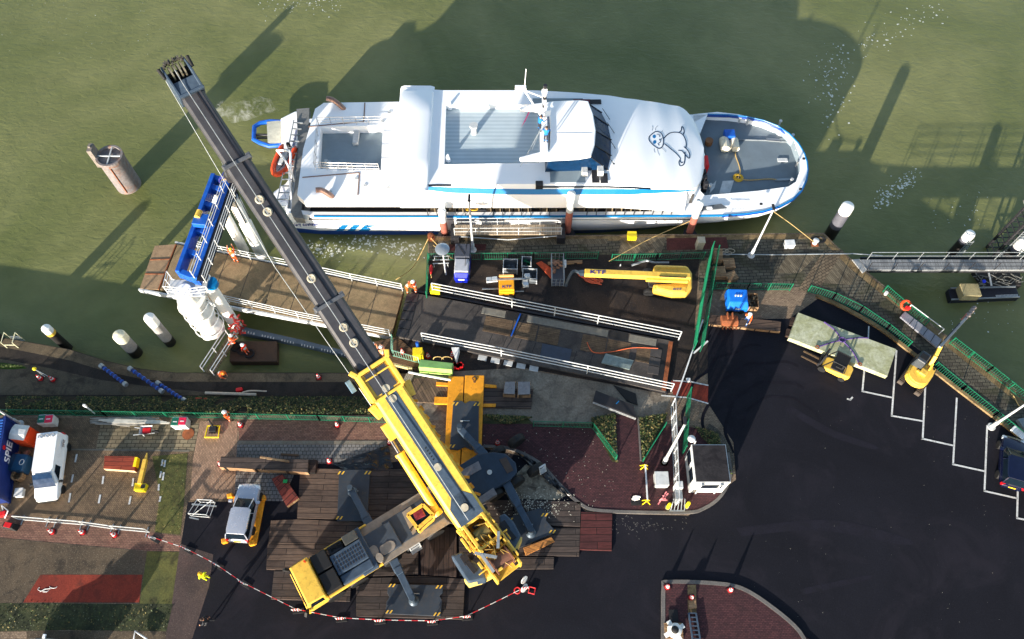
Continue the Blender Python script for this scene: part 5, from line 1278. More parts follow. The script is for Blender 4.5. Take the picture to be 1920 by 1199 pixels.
person((781,548),.1,2.9,'reach',pm('deep orange suit',(214,66,30),.7),HVO,HW,'right worker of the pair in orange at the bridge joint')
person((704,662),.05,-.9,'stand',SAL,TB,HW,'worker in a salmon vest and blue trousers on the plank platform')
person((721,668),.05,2.2,'kneel',SAL,SAL,HW,'crouching worker in light orange on the plank platform')
person((1397,606),.36,-1.9,'walk',HVO,TB,HW,'worker in orange vest and blue trousers walking on the long timber mat')
person((391,1086),0,2.4,'stand',HVY,HVY,HY,'person in bright yellow hi-vis clothing standing on the road',False)
person((396,1168),0,3.3,'walk',DK,DK,None,'bareheaded person in dark clothes striding across the road',False)
person((1023,268),6.83,1.4,'reach',JB,TN,None,'person in blue jacket on the ferry mast platform, nearer the camera',False)
person((1011,246),6.83,.6,'reach',JB,TN,None,'person in blue jacket half hidden behind the ferry mast',False)
# ================= VEHICLES =================
TAIL=pm('tail light red',(190,16,24),.3);HEADL=pm('headlight glass',(214,222,228),.15);TRIM=pm('black trim',(26,26,28),.6);ALU=pm('alloy',(176,180,184),.3,.6)
def car(name,label,cat,fpx,rpx,z,paint,L=4.2,W=1.76,Ht=1.48,van=False,group=None):
    f=P(*fpx,z);r=P(*rpx,z);c=(f+r)/2;o=thing(name,label,cat,(c.x,c.y,z),heading(r,f),group)
    a=L/2
    if van: prof=[(-a,.55,.86,1.0),(-a+.06,.45,.96,1.05),(-a+.5,.4,1,1.06),(a-1.5,.4,1,1.06),(a-1.0,.4,1,1.04),(a-.3,.42,.95,.92),(a-.05,.48,.82,.78),(a,.55,.7,.68)]
    else: prof=[(-a,.5,.74,.78),(-a+.1,.4,.88,.92),(-a+.55,.34,.97,.97),(-a+1.3,.32,1,.98),(a-1.75,.32,1,.96),(a-1.2,.34,.99,.93),(a-.4,.36,.92,.80),(a-.08,.42,.8,.68),(a,.5,.66,.6)]
    mb=MB();secs=[]
    for x,zb,k,zt in prof:
        w=W/2*k;secs.append([(x,-w*.92,zb),(x,-w,zb+.14),(x,-w,zt-.16),(x,-w*.93,zt-.02),(x,-w*.5,zt+.03),(x,w*.5,zt+.03),(x,w*.93,zt-.02),(x,w,zt-.16),(x,w,zb+.14),(x,w*.92,zb)])
    mb.loft(secs);bd=mb.build('body',paint,o,.1 if van else .03,smooth=True)
    w=W/2
    if van: lo=[(-a+.05,w*.97),(a-1.3,w*.97),(a-.9,w*.7)];hi=[(-a+.14,w*.82),(a-1.95,w*.82),(a-1.8,w*.58)];zb=1.02
    else: lo=[(-a+.08,w*.88),(-a+.4,w*.93),(a-1.5,w*.93),(a-1.12,w*.66)];hi=[(-a+.3,w*.74),(-a+.6,w*.82),(a-2.05,w*.82),(a-1.9,w*.62)];zb=.92
    L_=lo+[(x,-y) for x,y in lo[::-1]];H_=hi+[(x,-y) for x,y in hi[::-1]]
    mb=MB();mb.loft([[(x,y,zb) for x,y in L_],[(x*.5+u*.5,(y*.5+v*.5)*1.015,zb*.45+Ht*.55) for (x,y),(u,v) in zip(L_,H_)],[(x,y,Ht-.03) for x,y in H_]],cap=False)
    if van:
        mb.add([(x,y,Ht-.03) for x,y in H_],[tuple(range(len(H_)))]);mb.build('upper_body',paint,o,.12,smooth=True)
        mb=MB();p0=Vector((lo[2][0],lo[2][1],zb));
        def wp(u,v): # windscreen plane
            A=Vector((lo[2][0]+.02,lo[2][1],zb+.02)).lerp(Vector((lo[2][0]+.02,-lo[2][1],zb+.02)),u);B=Vector((hi[2][0]+.08,hi[2][1],Ht-.02)).lerp(Vector((hi[2][0]+.08,-hi[2][1],Ht-.02)),u);q=A.lerp(B,v);q.x+=.06*math.sin(v*PI)+.05;q.z+=.04;return q
        mb.loft([[wp(-.12+1.24*i/6,v) for i in range(7)] for v in (.05,.35,.65,.95)],cap=False,closed=False);mb.build('windscreen',GLASSB,o)
        for s in (-1,1):
            mb=MB();mb.add([(a-1.25,s*(w*.985),zb+.06),(a-2.3,s*(w*.985),zb+.06),(a-2.3,s*(w*.90),Ht-.25),(a-1.75,s*(w*.90),Ht-.25)],[(0,1,2,3)]);mb.build('side_window',GLASS,o)
        mb=MB()
        for k in (-1,0,1): mb.tube([(-a+.42+.14*math.cos(t*PI/6),k*.42+.17*math.sin(t*PI/6),Ht+.02) for t in range(12)],.03,5,True)
        mb.build('roof_rack',pm('rack grey',(140,142,146),.4,.4),o)
    else:
        mb.build('window_glass',GLASS,o,0,smooth=True)
        mb=MB();R_=[(x*1.0,y*1.02) for x,y in H_];mb.loft([[(x,y,Ht-.06) for x,y in R_],[(x*.97-.01,y*.93,Ht) for x,y in R_],[(x*.8,y*.6,Ht+.03) for x,y in R_]]);mb.build('roof',paint,o,0,smooth=True)
        mb=MB()
        for s in (-1,1):
            for q in (0,3):
                A=Vector((lo[q][0],s*lo[q][1]*1.0,zb));B=Vector((hi[q][0],s*hi[q][1]*1.01,Ht-.03));mb.beam(A,A.lerp(B,.5)+Vector((0,s*.012,.02)),.07,.05);mb.beam(A.lerp(B,.5)+Vector((0,s*.012,.02)),B,.07,.05)
            mb.beam((-.1,s*w*.94,zb),(-.25,s*w*.84,Ht-.03),.05,.04)
        mb.build('pillars',paint,o)
    for s in (-1,1):
        mb=MB();mb.box(a-.28,s*w*.72,.60,.34,.34,.16,s*-.25,top=.8);mb.build('headlight',HEADL,o,.03)
        mb=MB();mb.box(-a+.09,s*w*.78,.62 if not van else .7,.16,.26,.26 if not van else .6,s*.3);mb.build('tail_light',TAIL,o,.02)
        mb=MB();mb.box(a-1.42 if not van else a-1.2,s*(w+.12),1.0,.2,.26,.14);mb.build('wing_mirror',paint if not van else TRIM,o,.03)
        for X in (a-.82,-a+.85): wheel(o,X,s*(w-.08),.32,.22,s)
    mb=MB();mb.box(a-.03,0,.34,.14,W*.72,.2);mb.box(-a+.03,0,.34,.14,W*.74,.2);mb.build('bumper',TRIM if van else paint,o,.04)
    mb=MB();mb.box(-a-.04,0,.62,.03,.5,.11);mb.build('number_plate',pm('plate yellow',(230,190,40),.5),o)
    return o
MET=pm('silver car paint',(176,180,192),.25,.35,var=.04,coat=.5);MBL=pm('dark blue car paint',(12,19,50),.22,.3,var=.1,coat=.6);VW_=pm('white van paint',(236,238,240),.3,var=.03,coat=.3)
sv=car('parked_car','silver hatchback standing on yellow vehicle skates','car',(473,918),(452,1013),.22,MET,4.1,1.74,1.46)
car('parked_car','dark blue hatchback in the last fully visible parking bay','car',(1891,826),(1888,918),0,MBL,4.05,1.76,1.5)
car('parked_car','silver blue car cut off by the right picture edge','car',(1950,880),(1946,975),0,MET,4.2,1.76,1.48)
van=car('van','white delivery van with dark windscreen parked beside the blue container','van',(97,942),(113,826),0,VW_,4.9,1.78,1.9,True)
car('parked_car','white car mostly below the bottom edge of the picture','car',(52,1225),(165,1232),0,VW_,4.2,1.78,1.5)
for i,(ch,m) in enumerate((('S',DK),('P',DK),('I',TAIL),('E',DK))): pass
text('lettering','SPIE',.34,frame((-1.55,.965,1.25),(-1,0,0),(0,1,.1)),pm('dark red lettering',(70,30,60),.5),van,.004)
# yellow vehicle skates under the silver car
for k,(q,lab) in enumerate((([(440,932),(449,932),(440,1018),(430,1016)],'yellow vehicle ramp under the left wheels of the silver car'),([(488,936),(498,938),(482,1022),(468,1020)],'yellow vehicle ramp under the right wheels of the silver car'))):
    c=sum(PL(q),Vector())/4;o=thing('car_ramp',lab,'ramp',(c.x,c.y,0),0,'yellow vehicle ramps')
    mb=MB();mb.prism([(p.x,p.y) for p in PL(q)],.02,.2);mb.build('platform',ORY,o,.03,world=True)
    a,b=P(*q[0]),P(*q[3])
    for p in (a,b):
        mb=MB();s=-1 if k==0 else 1;mb.box(p.x+s*.25,p.y,.0,.4,.35,.42,.3);mb.build('wheel_clamp',ORY,o,.06,world=True)
# container
def bxpx(name,label,cat,tl,bl,W,h,mat,z=0,group=None,bev=.03,parts=True):
    """box whose right-hand ground edge runs from pixel tl to pixel bl"""
    a=P(*tl,z);b=P(*bl,z);d=(a-b);L=d.length;c=(a+b)/2;hd_=math.atan2(d.y,d.x);n=Vector((-d.y,d.x,0)).normalized();c=c+n*W/2
    o=thing(name,label,cat,(c.x,c.y,z),hd_,group)
    if parts: mb=MB();mb.box(0,0,0,L,W,h);mb.build('body',mat,o,bev)
    return o,L
ct,cL=bxpx('container','dark blue shipping container with white lettering at the left edge','container',(42,801),(20,944),2.4,2.2,NAVY,parts=False)
mb=MB();mb.box(0,0,.08,cL-.1,2.3,2.08);mb.build('body',NAVY,ct)
mb=MB()
for k in range(26): mb.box(-cL/2+.25+k*(cL-.5)/25,0,2.14,.12,2.1,.06)
mb.build('roof',pm('container roof blue',(40,92,170),.45,dirt=.15),ct,.02)
mb=MB()
for s in (-1,1):
    mb.beam((-cL/2,s*1.16,2.16),(cL/2,s*1.16,2.16),.12,.14);mb.beam((-cL/2,s*1.16,.1),(cL/2,s*1.16,.1),.12,.16)
    for t in (-1,1): mb.box(t*(cL/2-.07),s*1.13,0,.16,.16,2.26)
mb.build('frame',NAVY,ct)
text('lettering','SPIE',.95,frame((.55,-1.165,1.15),(1,0,0),(0,-1,0)),pm('white lettering',(232,232,236),.5),ct,.01)
mb=MB();mb.cyl((.55+.15,-1.18,1.78),(.55+.15,-1.15,1.78),.17,n=16);mb.build('red_dot',RED,ct)
mb=MB();mb.box(-cL/2+.5,0,2.2,.5,.9,.04);mb.build('roof_label',WHITE,ct)
# orange cabin beside it
pc=P(60,826);o=thing('portable_toilet','orange portable cabin with a white sloping roof behind the blue container','portable toilet',(pc.x,pc.y,0),-.12)
mb=MB();mb.box(0,0,0,1.15,1.15,1.75,top=.97);mb.build('body',ORANGE,o,.04)
mb=MB();mb.loft([[(-.6,-.6,1.75),(.6,-.6,1.75),(.6,.6,1.75),(-.6,.6,1.75)],[(-.58,-.2,1.95),(.58,-.2,1.95),(.58,.2,1.95),(-.58,.2,1.95)]]);mb.build('roof',LGREY,o,.05)
mb=MB();mb.box(.585,0,1.0,.02,.4,.3);mb.build('notice',WHITE,o)
mb=MB();mb.box(.59,0,.15,.02,.85,1.5);mb.build('door',pm('orange door',(220,64,20),.5),o)
# forklift
f=P(1540,684);r=P(1580,704);o=thing('forklift','black and yellow forklift with raised rear counterweight beside the mossy concrete slab','forklift',((f.x+r.x)/2,(f.y+r.y)/2,0),heading(r,f))
mb=MB();mb.loft([[(-1.3,y*.8,z) for y,z in ((-.5,.4),(-.5,.85),(.5,.85),(.5,.4))],[(-1.1,y,z) for y,z in ((-.56,.3),(-.56,.98),(.56,.98),(.56,.3))],[(-.5,y,z) for y,z in ((-.56,.3),(-.56,.9),(.56,.9),(.56,.3))],[(.9,y,z) for y,z in ((-.55,.3),(-.55,.6),(.55,.6),(.55,.3))]]);mb.build('body',YEL,o,.08)
mb=MB()
for s in (-1,1):
    mb.tube([(-.75,s*.5,1.1),(-.6,s*.5,2.05),(.45,s*.5,2.05),(.85,s*.5,.7)],.05,6)
for k in range(7): mb.beam((-.55+k*.16,-.5,2.07),(-.55+k*.16,.5,2.07),.05,.04)
mb.box(-.1,0,2.02,1.0,1.0,.04);mb.build('overhead_guard',BLACK,o)
mb=MB();mb.box(-.2,0,.9,1.0,.98,.12);mb.build('seat_deck',DARK,o,.03)
mb=MB();mb.box(-.25,0,1.0,.5,.5,.14);mb.box(-.48,0,1.1,.12,.5,.5);mb.cyl((.3,0,1.0),(.2,0,1.35),.03);mb.tube([(.2+.16*math.cos(t*PI/6)*.3,.17*math.sin(t*PI/6),1.36+.16*math.cos(t*PI/6)) for t in range(12)],.02,5,True);mb.build('seat',BLACK,o,.03)
mb=MB()
for s in (-1,1): mb.box(1.05,s*.32,.15,.14,.12,1.9)
for z in (.3,1.0,1.9): mb.box(1.05,0,z,.1,.75,.1)
mb.box(1.18,0,.3,.08,.95,.45);mb.build('mast',DARK,o)
for s in (-1,1):
    mb=MB();mb.box(1.85,s*.25,.18,1.35,.12,.05);mb.build('fork',pm('fork brown steel',(110,90,70),.5,.4),o)
    for X,rr in ((.75,.32),(-.85,.26)): wheel(o,X,s*.52,rr,.22,s)
# mini excavator
c=P(1716,708);tip=P(1828,575,1.0);hd_=heading(P(1700,730),P(1740,672))
o=thing('mini_excavator','yellow mini excavator with its arm reaching out over the water','excavator',(c.x,c.y,0),hd_)
for s in (-1,1):
    mb=MB();mb.loft([[(x,s*.72-.2,z),(x,s*.72+.2,z)] for x,z in ((-1.5,.25),(-1.35,.05),(1.2,.05),(1.35,.25),(1.3,.5),(1.1,.58),(-1.2,.58),(-1.45,.5),(-1.5,.25))],cap=False,closed=False)
    for x in (-1,):
        mb.box(0,s*.72,.1,2.0,.36,.4)
    for k in range(18): mb.box(-1.4+k*.155,s*.72,.56,.07,.42,.05)
    mb.build('track',pm('track rubber',(70,62,56),.8,dirt=.3),o)
mb=MB();pts=[(1.05,-.85),(1.05,.9),(.2,1.0),(-.75,.95)]+[(-.75-.75*math.sin(t*PI/8),.95*math.cos(t*PI/8)) for t in range(1,8)]+[(-.75,-.95),(.2,-.95)];pts=[(x*.88,y*.88) for x,y in pts];mb.prism(pts,.65,1.15);mb.prism([(x*.92-.03,y*.9) for x,y in pts],1.15,1.3);mb.build('body',YEL,o,.06)
mb=MB();mb.box(.45,.55,1.2,1.1,.8,1.05,top=.88);mb.build('cab',pm('cab dark grey',(60,66,72),.3),o,.08)
mb=MB();mb.box(.45,.55,2.25,.5,.55,.03);mb.build('roof_hatch',BLACK,o)
mb=MB();mb.box(.45,.145,1.45,.8,.03,.6);mb.box(1.01,.55,1.4,.03,.6,.7);mb.build('cab_window',GLASS,o)
I=pmat(o).inverted();e1=I@P(1764,649,2.3);e2=I@P(1810,598,1.4);e3=I@tip;b0=Vector((.75,-.2,1.2))
mb=MB();mm=b0.lerp(e1,.45)+Vector((0,0,.25));mb.beam(b0,mm,.28,.34);mb.beam(mm,e1,.26,.3);mb.build('boom',YEL,o,.04)
mb=MB();mb.beam(e1-(e2-e1)*.06,e2,.2,.24);mb.build('stick',pm('stick grey',(150,146,144),.4,.4),o,.03)
mb=MB();mb.beam(e1.lerp(e2,.1)+Vector((.1,.1,.2)),e1.lerp(e2,.75)+Vector((.05,.1,.18)),.08,.08);mb.build('cylinder',DARK,o)
mb=MB();d=e3-e2
for k in range(5): q=e2+d*(.1+.2*k);mb.box(q.x,q.y,q.z-.1,.3,.22+.1*(k%2),.22,.6*k)
mb.build('breaker_tool',pm('worn tool',(140,128,122),.5,.4,dirt=.4),o,.02)
mb=MB();q=e2+d*.25;mb.beam(q+Vector((0,.15,.1)),q+Vector((-.9,.25,.3)),.07,.07);mb.build('red_hose',pm('faded red',(170,80,70),.6),o)
mb=MB();mb.box(-.2,-.1,1.3,.5,.5,.25);mb.cyl((-.3,.25,1.3),(-.3,.25,1.42),.12);mb.beam((.3,-.35,1.3),(.9,-.3,1.5),.16,.16);mb.build('engine_cover',YEL,o,.04)
mb=MB();mb.box(.65,-.6,1.32,.16,.16,.03);mb.build('fuel_cap',BLACK,o)
# boom lift
c=P(1243,528);o=thing('boom_lift','yellow telescopic boom lift with its boom lowered across the fenced yard','aerial lift',(c.x,c.y,0),PI)
pts=lambda q,z:[tuple((pmat(o).inverted()@P(*p,z))[:2]) for p in q]
mb=MB();mb.box(0,.35,.4,2.7,1.5,.5);mb.build('chassis',pm('chassis grey',(84,80,76),.6),o,.04)
for X,s in ((1.25,1),(-1.25,1),(1.25,-1),(-1.25,-1)): wheel(o,X+.1,s*.95+.35,.45,.32,s)
mb=MB();q=pts([(1226,498),(1250,497),(1290,500),(1298,512),(1298,540),(1288,551),(1262,551),(1226,543),(1225,533),(1262,531),(1262,512),(1228,510)],1.7);mb.prism(q,.9,1.7);mb.build('turntable',YEL,o,.12)
mb=MB();mb.prism(pts([(1228,497),(1288,499),(1290,506),(1228,505)],1.7),1.0,1.78);mb.prism(pts([(1229,533),(1290,537),(1285,549),(1262,549),(1230,542)],1.75),1.0,1.8);mb.build('engine_cover',YEL,o,.15)
I=pmat(o).inverted();a=I@P(1294,520,2.05);b=I@P(1096,512,2.05)
mb=MB();mb.beam(a,b,.5,.55);mb.build('boom',YEL,o,.05)
mb=MB();mb.beam(a+Vector((.2,.36,-.1)),a.lerp(b,.42)+Vector((0,.36,-.1)),.22,.3);mb.build('lift_arm',YEL,o,.04)
mb=MB();mb.beam(a+Vector((.4,.22,.3)),a.lerp(b,.3)+Vector((0,.22,.3)),.06,.08);mb.build('dark_link',BLACK,o)
b2_=I@P(1070,514,1.7);mb=MB();mb.beam(b,b.lerp(b2_,.35),.34,.4);mb.tube(smoothpts([b.lerp(b2_,.3),b2_+Vector((-.2,-.1,.25)),b2_+Vector((.2,.35,-.3)),b2_+Vector((.35,.6,-.9))],4),.13,8)
mb.build('jib',pm('jib slate',(50,62,72),.4),o)
text('lettering','KTF',.5,frame(P(1121,511,2.34),(1,-.04,0),(0,0,1)),pm('blue lettering',(34,30,130),.5),o,.006,True,1.5)
text('lettering','KTF',.26,frame(P(1270,543,1.82),(1,-.04,0),(0,0,1)),pm('blue lettering',(34,30,130),.5),o,.006,True,1.5)
k0=I@P(1045,512,.2);mb=MB()
def local_rail(cx,cy,sx,sy,z0,h,mb):
    cs=[(cx-sx/2,cy-sy/2),(cx+sx/2,cy-sy/2),(cx+sx/2,cy+sy/2),(cx-sx/2,cy+sy/2)]
    for z in (z0+.05,z0+h*.5,z0+h): mb.tube([(*p,z) for p in cs],.035,6,True)
    for i in range(4):
        for t in (0,.33,.66):
            p=(cs[i][0]+(cs[(i+1)%4][0]-cs[i][0])*t,cs[i][1]+(cs[(i+1)%4][1]-cs[i][1])*t);mb.cyl((*p,z0),(*p,z0+h),.03,n=6)
local_rail(k0.x,k0.y,1.0,2.5,.15,1.1,mb);mb.build('basket',STEEL,o)
mb=MB();mb.box(k0.x,k0.y,.12,.95,2.4,.06);mb.build('basket_floor',pm('basket floor',(70,72,80),.6),o)
mb=MB();mb.box(k0.x-.6,k0.y-.35,.9,.22,.6,.35);mb.build('control_box',LGREY,o,.04)
mb=MB()
for k in range(14): mb.box(k0.x+random.uniform(-.35,.35),k0.y-.5+random.uniform(-.5,.5),.2+random.random()*.3,.3,.14,.16,random.random()*3)
one_=mb.build('tool_heap',pm('mixed tools',(150,110,86),.7,var=.6,scale=4),None)
tag(one_,'jumble of tools and offcuts inside the boom lift basket','tools');one_.parent=None;one_.matrix_world=pmat(o)
# light tower trailer
c=P(950,549);o=thing('light_tower','orange yellow lighting tower trailer with four white floodlights','light tower',(c.x,c.y,0),.02)
mb=MB();mb.box(0,.0,.45,1.25,1.0,.85);mb.build('body',pm('ktf orange',(236,160,28),.45,dirt=.15),o,.05)
mb=MB();mb.box(0,.72,.6,1.2,.16,1.0);mb.build('rear_panel',pm('pale orange',(222,160,90),.6),o,.03)
text('lettering','KTF',.3,frame((0,-.2,1.31),(1,0,0),(0,0,1)),pm('blue lettering',(34,30,130),.5),o,.006,False,1.5)
mb=MB();mb.beam((-1.3,.48,1.35),(1.6,.48,1.35),.12,.12);mb.beam((-2.0,.1,.5),(-.6,.1,.5),.08,.08);mb.beam((.6,-.2,.5),(1.4,-.2,.5),.08,.08);mb.build('mast',STEEL,o)
for x,y,s in ((-1.4,.45,1),(1.7,.75,1),(1.55,-.05,1),(-.95,.5,1)):
    mb=MB();mb.box(x,y,1.2,.5,.42,.3,.1,top=.85);mb.build('floodlight',pm('floodlight grey',(190,194,196),.3,.2),o,.03)
for s in (-1,1): wheel(o,s*.3,-.62,.28,.2,1 if s>0 else 1)
mb=MB();mb.tube([(-1.9+.4*math.cos(t*PI/8),-.5+.35*math.sin(t*PI/8),.08) for t in range(16)],.04,5,True);mb.tube([(-1.85+.3*math.cos(t*PI/8),-.48+.28*math.sin(t*PI/8),.14) for t in range(16)],.04,5,True);mb.build('cable_coil',BLACK,o)
# blue machine
c=P(868,506);o=thing('site_machine','blue machine with a dark grey rear cover and a light grey lid','machine',(c.x,c.y,0),-PI/2-.03)
mb=MB();mb.box(0,0,.25,2.5,1.25,.75);mb.loft([[(1.15,-.6,.3),(1.15,.6,.3),(1.15,.6,1.4),(1.15,-.6,1.4)],[(1.5,-.5,.35),(1.5,.5,.35),(1.45,.5,1.0),(1.45,-.5,1.0)]]);mb.build('body',pm('strong blue',(18,34,170),.4),o,.06)
mb=MB();mb.box(.5,0,1.0,1.3,1.22,.55,top=.94);mb.build('lid',pm('light grey lid',(170,172,180),.4),o,.06)
mb=MB();mb.box(-.85,0,1.0,1.35,1.3,.7,top=.95);mb.build('rear_cover',pm('dark canvas grey',(58,62,74),.7),o,.05)
mb=MB();mb.beam((-1.5,.3,1.72),(.6,.3,1.6),.04,.04);mb.beam((-1.4,-.4,1.72),(-.4,.2,1.72),.04,.04);mb.build('strap',BLACK,o)
mb=MB();mb.box(1.49,0,.75,.03,.5,.18);mb.build('emblem',WHITE,o)
for X in (-.8,.8):
    for s in (1,-1): wheel(o,X,s*.6,.26,.2,s)
# compressor
c=P(1377,572);o=thing('compressor','bright blue compressor with three round caps on its hood','compressor',(c.x,c.y,0),-.04)
mb=MB();mb.loft([[(-.85,-.8,.3),(.85,-.8,.3),(.85,.75,.3),(-.85,.75,.3)],[(-.85,-.85,.9),(.85,-.85,.9),(.85,.8,.9),(-.85,.8,.9)],[(-.72,-.45,1.3),(.72,-.45,1.3),(.75,.7,1.35),(-.75,.7,1.35)]]);mb.build('hood',pm('compressor blue',(20,110,214),.4,dirt=.1),o,.06)
for x in (-.22,0,.22):
    mb=MB();mb.cyl((x,.1,1.3),(x,.1,1.4),.08,n=12);mb.build('round_cap',LGREY,o)
mb=MB();mb.box(0,0,.05,1.5,1.3,.3);mb.build('base',DARK,o)
mb=MB();mb.box(0,-.84,.72,.4,.03,.16);mb.build('badge',WHITE,o)
for s in (-1,1): wheel(o,s*.4,-.75,.25,.18,-1)
# kiosk
w_=PL([(1298,915),(1366,908),(1372,842),(1308,845)]);c=sum(w_,Vector())/4
top=[(1306,836),(1370,833),(1368,902),(1305,905)]
a0=P(1299,921);a1=P(1366,914);hd_=heading(a0,a1);Wk=(a1-a0).length;hk_=2.6
# far edge from the roof outline
r0=P(1304,905,hk_);r1=P(1304,836,hk_);Dk=(r1-r0).length
o=thing('kiosk','small white ticket kiosk with a flat black felt roof on the brick plaza','kiosk',(r0.x+(P(1368,902,hk_).x-r0.x)/2,(r0.y+r1.y)/2,.12),0)
Wk=P(1368,902,hk_).x-r0.x
mb=MB();mb.box(0,0,0,Wk,Dk,hk_-.2);mb.build('wall',WHITE,o)
mb=MB();mb.box(0,0,hk_-.2,Wk+.05,Dk+.05,.22);mb.build('roof_edge',WHITE,o)
mb=MB();mb.box(.0,0,hk_+.021,Wk-.05,Dk-.05,.03);mb.build('roof',ground_mat('roof felt',(58,54,56),(44,42,44),.5,8,c3=(24,22,26),mid=.55),o)
mb=MB();mb.box(.1,-Dk/2-.015,1.2,1.5,.04,.7);mb.build('window',GLASS,o)
mb=MB();mb.box(.1,-Dk/2-.03,1.12,1.7,.05,.08);mb.build('window_sill',LGREY,o)
for y in (-.5,.8):
    mb=MB();mb.box(-Wk/2-.015,y,.9,.04,.9,1.1);mb.build('window',GLASS,o)
for x in (-Wk/2+.5,Wk/2-.55):
    mb=MB();mb.cyl((x,-Dk/2-.06,0),(x,-Dk/2-.06,hk_-.2),.06,n=8);mb.build('drainpipe',LGREY,o)
    mb=MB();mb.box(x,-Dk/2-.14,hk_-.12,.22,.16,.12);mb.build('floodlight',STEEL,o)
mb=MB();mb.cyl((-Wk/2+.2,Dk/2+.1,hk_),(-Wk/2+.2,Dk/2+.1,hk_+.5),.04);mb.ball((-Wk/2-.1,Dk/2+.25,hk_+.6),.28,8,(1,1,.5));mb.build('satellite_dish',WHITE,o,smooth=True)
# ================= FENCES =================
def fence(name,label,px,z=0,h=1.05,mat=GREEN,cat='fence',group='green railings',step=.19,panel=2.2,r=.026,barr=.010,dense=False):
    w_=[P(x,y,z) for x,y in px];o=thing(name,label,cat,w_[0],0,group)
    ra=MB();ba=MB();n=0
    for a,b in zip(w_[:-1],w_[1:]):
        L=(b-a).length;d=(b-a)/L;k=max(1,round(L/panel))
        for zz in (.12,h): ra.beam(a+Vector((0,0,zz)),b+Vector((0,0,zz)),r*1.6,r*1.6)
        m=int(L/step)
        for j in range(1,m): p=a+d*(L*j/m);ba.beam(p+Vector((0,0,.12)),p+Vector((0,0,h)),barr*2,barr*2)
        for j in range(k+1):
            p=a+d*(L*j/k)
            mb=MB();mb.box(p.x,p.y,p.z,.07,.07,h+.06);mb.build('post',mat,o,world=True)
    ra.build('rails',mat,o,world=True);ba.build('bars',mat,o,world=True);return o
fence('green_fence','long green railing along the top of the planted slope by the parking area',[(-30,777),(200,781),(430,785),(600,789),(742,794)])
fence('green_fence','green railing between the pier walkway and the fenced work yard',[(806,489),(1000,487),(1120,486)])
fence('green_fence','green railing of the work yard to the right of the white ball lamp',[(1146,490),(1230,489),(1318,486)])
fence('green_fence','short green railing on the left edge of the work yard above the water',[(801,562),(804,490)],h=1.3)
fence('green_fence','tall green double fence at the right end of the boom lift yard',[(1298,660),(1312,570),(1330,478)],h=2.0,step=.1)
fence('green_fence','second leaf of the tall green double fence, on its pier side',[(1312,660),(1326,570),(1340,484)],h=1.9,step=.22)
fence('green_fence','short green railing behind the bright blue compressor',[(1338,543),(1400,544),(1480,545)])
INNER=[(1514,548),(1560,562),(1610,586),(1660,620),(1700,652)]
fence('green_fence','curved green railing between the walkway and the mossy concrete slab',INNER,step=.17)
fence('green_fence','straight green railing beside the mini excavator and parking bays',[(1748,690),(1800,733),(1860,782),(1925,836)],step=.17)
fence('green_fence','outer green railing over the water carrying the orange life ring',[(1655,548),(1695,583),(1732,612)],step=.17)
fence('green_fence','outer green railing over the water right of the excavator arm',[(1780,645),(1850,698),(1930,762)],step=.17)
fence('green_fence','dense green railing bending round the left side of the brick plaza bed',[(1000,800),(1110,803),(1154,863)],.12,1.1,step=.11)
fence('green_fence','short slanting green railing right of the brick footpath',[(1245,802),(1205,866)],.12,1.1,step=.11)
fence('green_fence','pale green railing around the plank platform of the workers',[(737,640),(736,668),(786,682)],.05,1.1,pm('pale green paint',(120,170,150),.5,dirt=.2))
# sliding gate: white mesh leaf and green leaf
w_=[P(1265,950,.0),P(1258,765,.0)]
o=thing('sliding_gate','tall white mesh sliding gate standing left of the kiosk','gate',w_[0]);a,b=w_;d=(b-a);L=d.length;d/=L
mb=MB()
for zz in (.1,1.0,2.0): mb.beam(a+Vector((0,0,zz)),b+Vector((0,0,zz)),.05,.05)
for k in range(9): p=a+d*L*k/8;mb.beam(p,p+Vector((0,0,2.0)),.07,.07)
mb.build('frame',LGREY,o,world=True)
mb=MB()
for k in range(34): p=a+d*L*k/40;mb.beam(p+Vector((0,0,.1)),p+d*L/40+Vector((0,0,2.0)),.022,.022)
mb.build('mesh',STEEL,o,world=True)
fence('green_gate','green gate leaf with tall bars above the kiosk',[(1279,852),(1283,800),(1288,745)],.0,1.9,cat='gate',group=None,step=.12)
o=thing('gate_drive','grey gate drive cabinet with poles at the foot of the mesh gate','gate drive',P(1268,935,.12))
mb=MB();mb.box(0,0,0,.5,.7,1.1);mb.build('cabinet',STEEL,o,.03)
mb=MB();mb.box(.05,.6,0,.45,.5,1.5);mb.build('white_cabinet',WHITE,o,.03)
mb=MB()
for k in range(5): mb.beam((-.5+.25*k,-.9,0),(-.4+.2*k,-.3,1.0),.05,.05)
mb.beam((-.6,-.9,.05),(.5,-.9,.05),.08,.08);mb.build('guide_frame',STEEL,o)
mb=MB()
for k in range(7): mb.beam((-1.4+random.random()*.5,-.5+random.random()*.6,.1),(-1.1+random.random()*.5,-.3+random.random()*.8,.3),.09,.03)
mb.build('red_white_tape',pm('red white scraps',(214,120,124),.6,var=.6,scale=7),o)
for px,lab in (((1252,952),'yellow bollard left of the gate drive cabinet'),((1287,950),'yellow bollard right of the gate drive cabinet')):
    p=P(*px,.12);o=thing('bollard',lab,'bollard',p,0,'yellow bollards at the gate');o.rotation_euler=(0,0,0)
    mb=MB();mb.lathe([(.13,0),(.13,.95),(.1,1.02),(.01,1.05)],14);mb.build('post',YELB,o,smooth=True)
    mb=MB();mb.cyl((0,0,0),(0,0,.03),.2,n=14);mb.build('base_plate',STEEL,o)
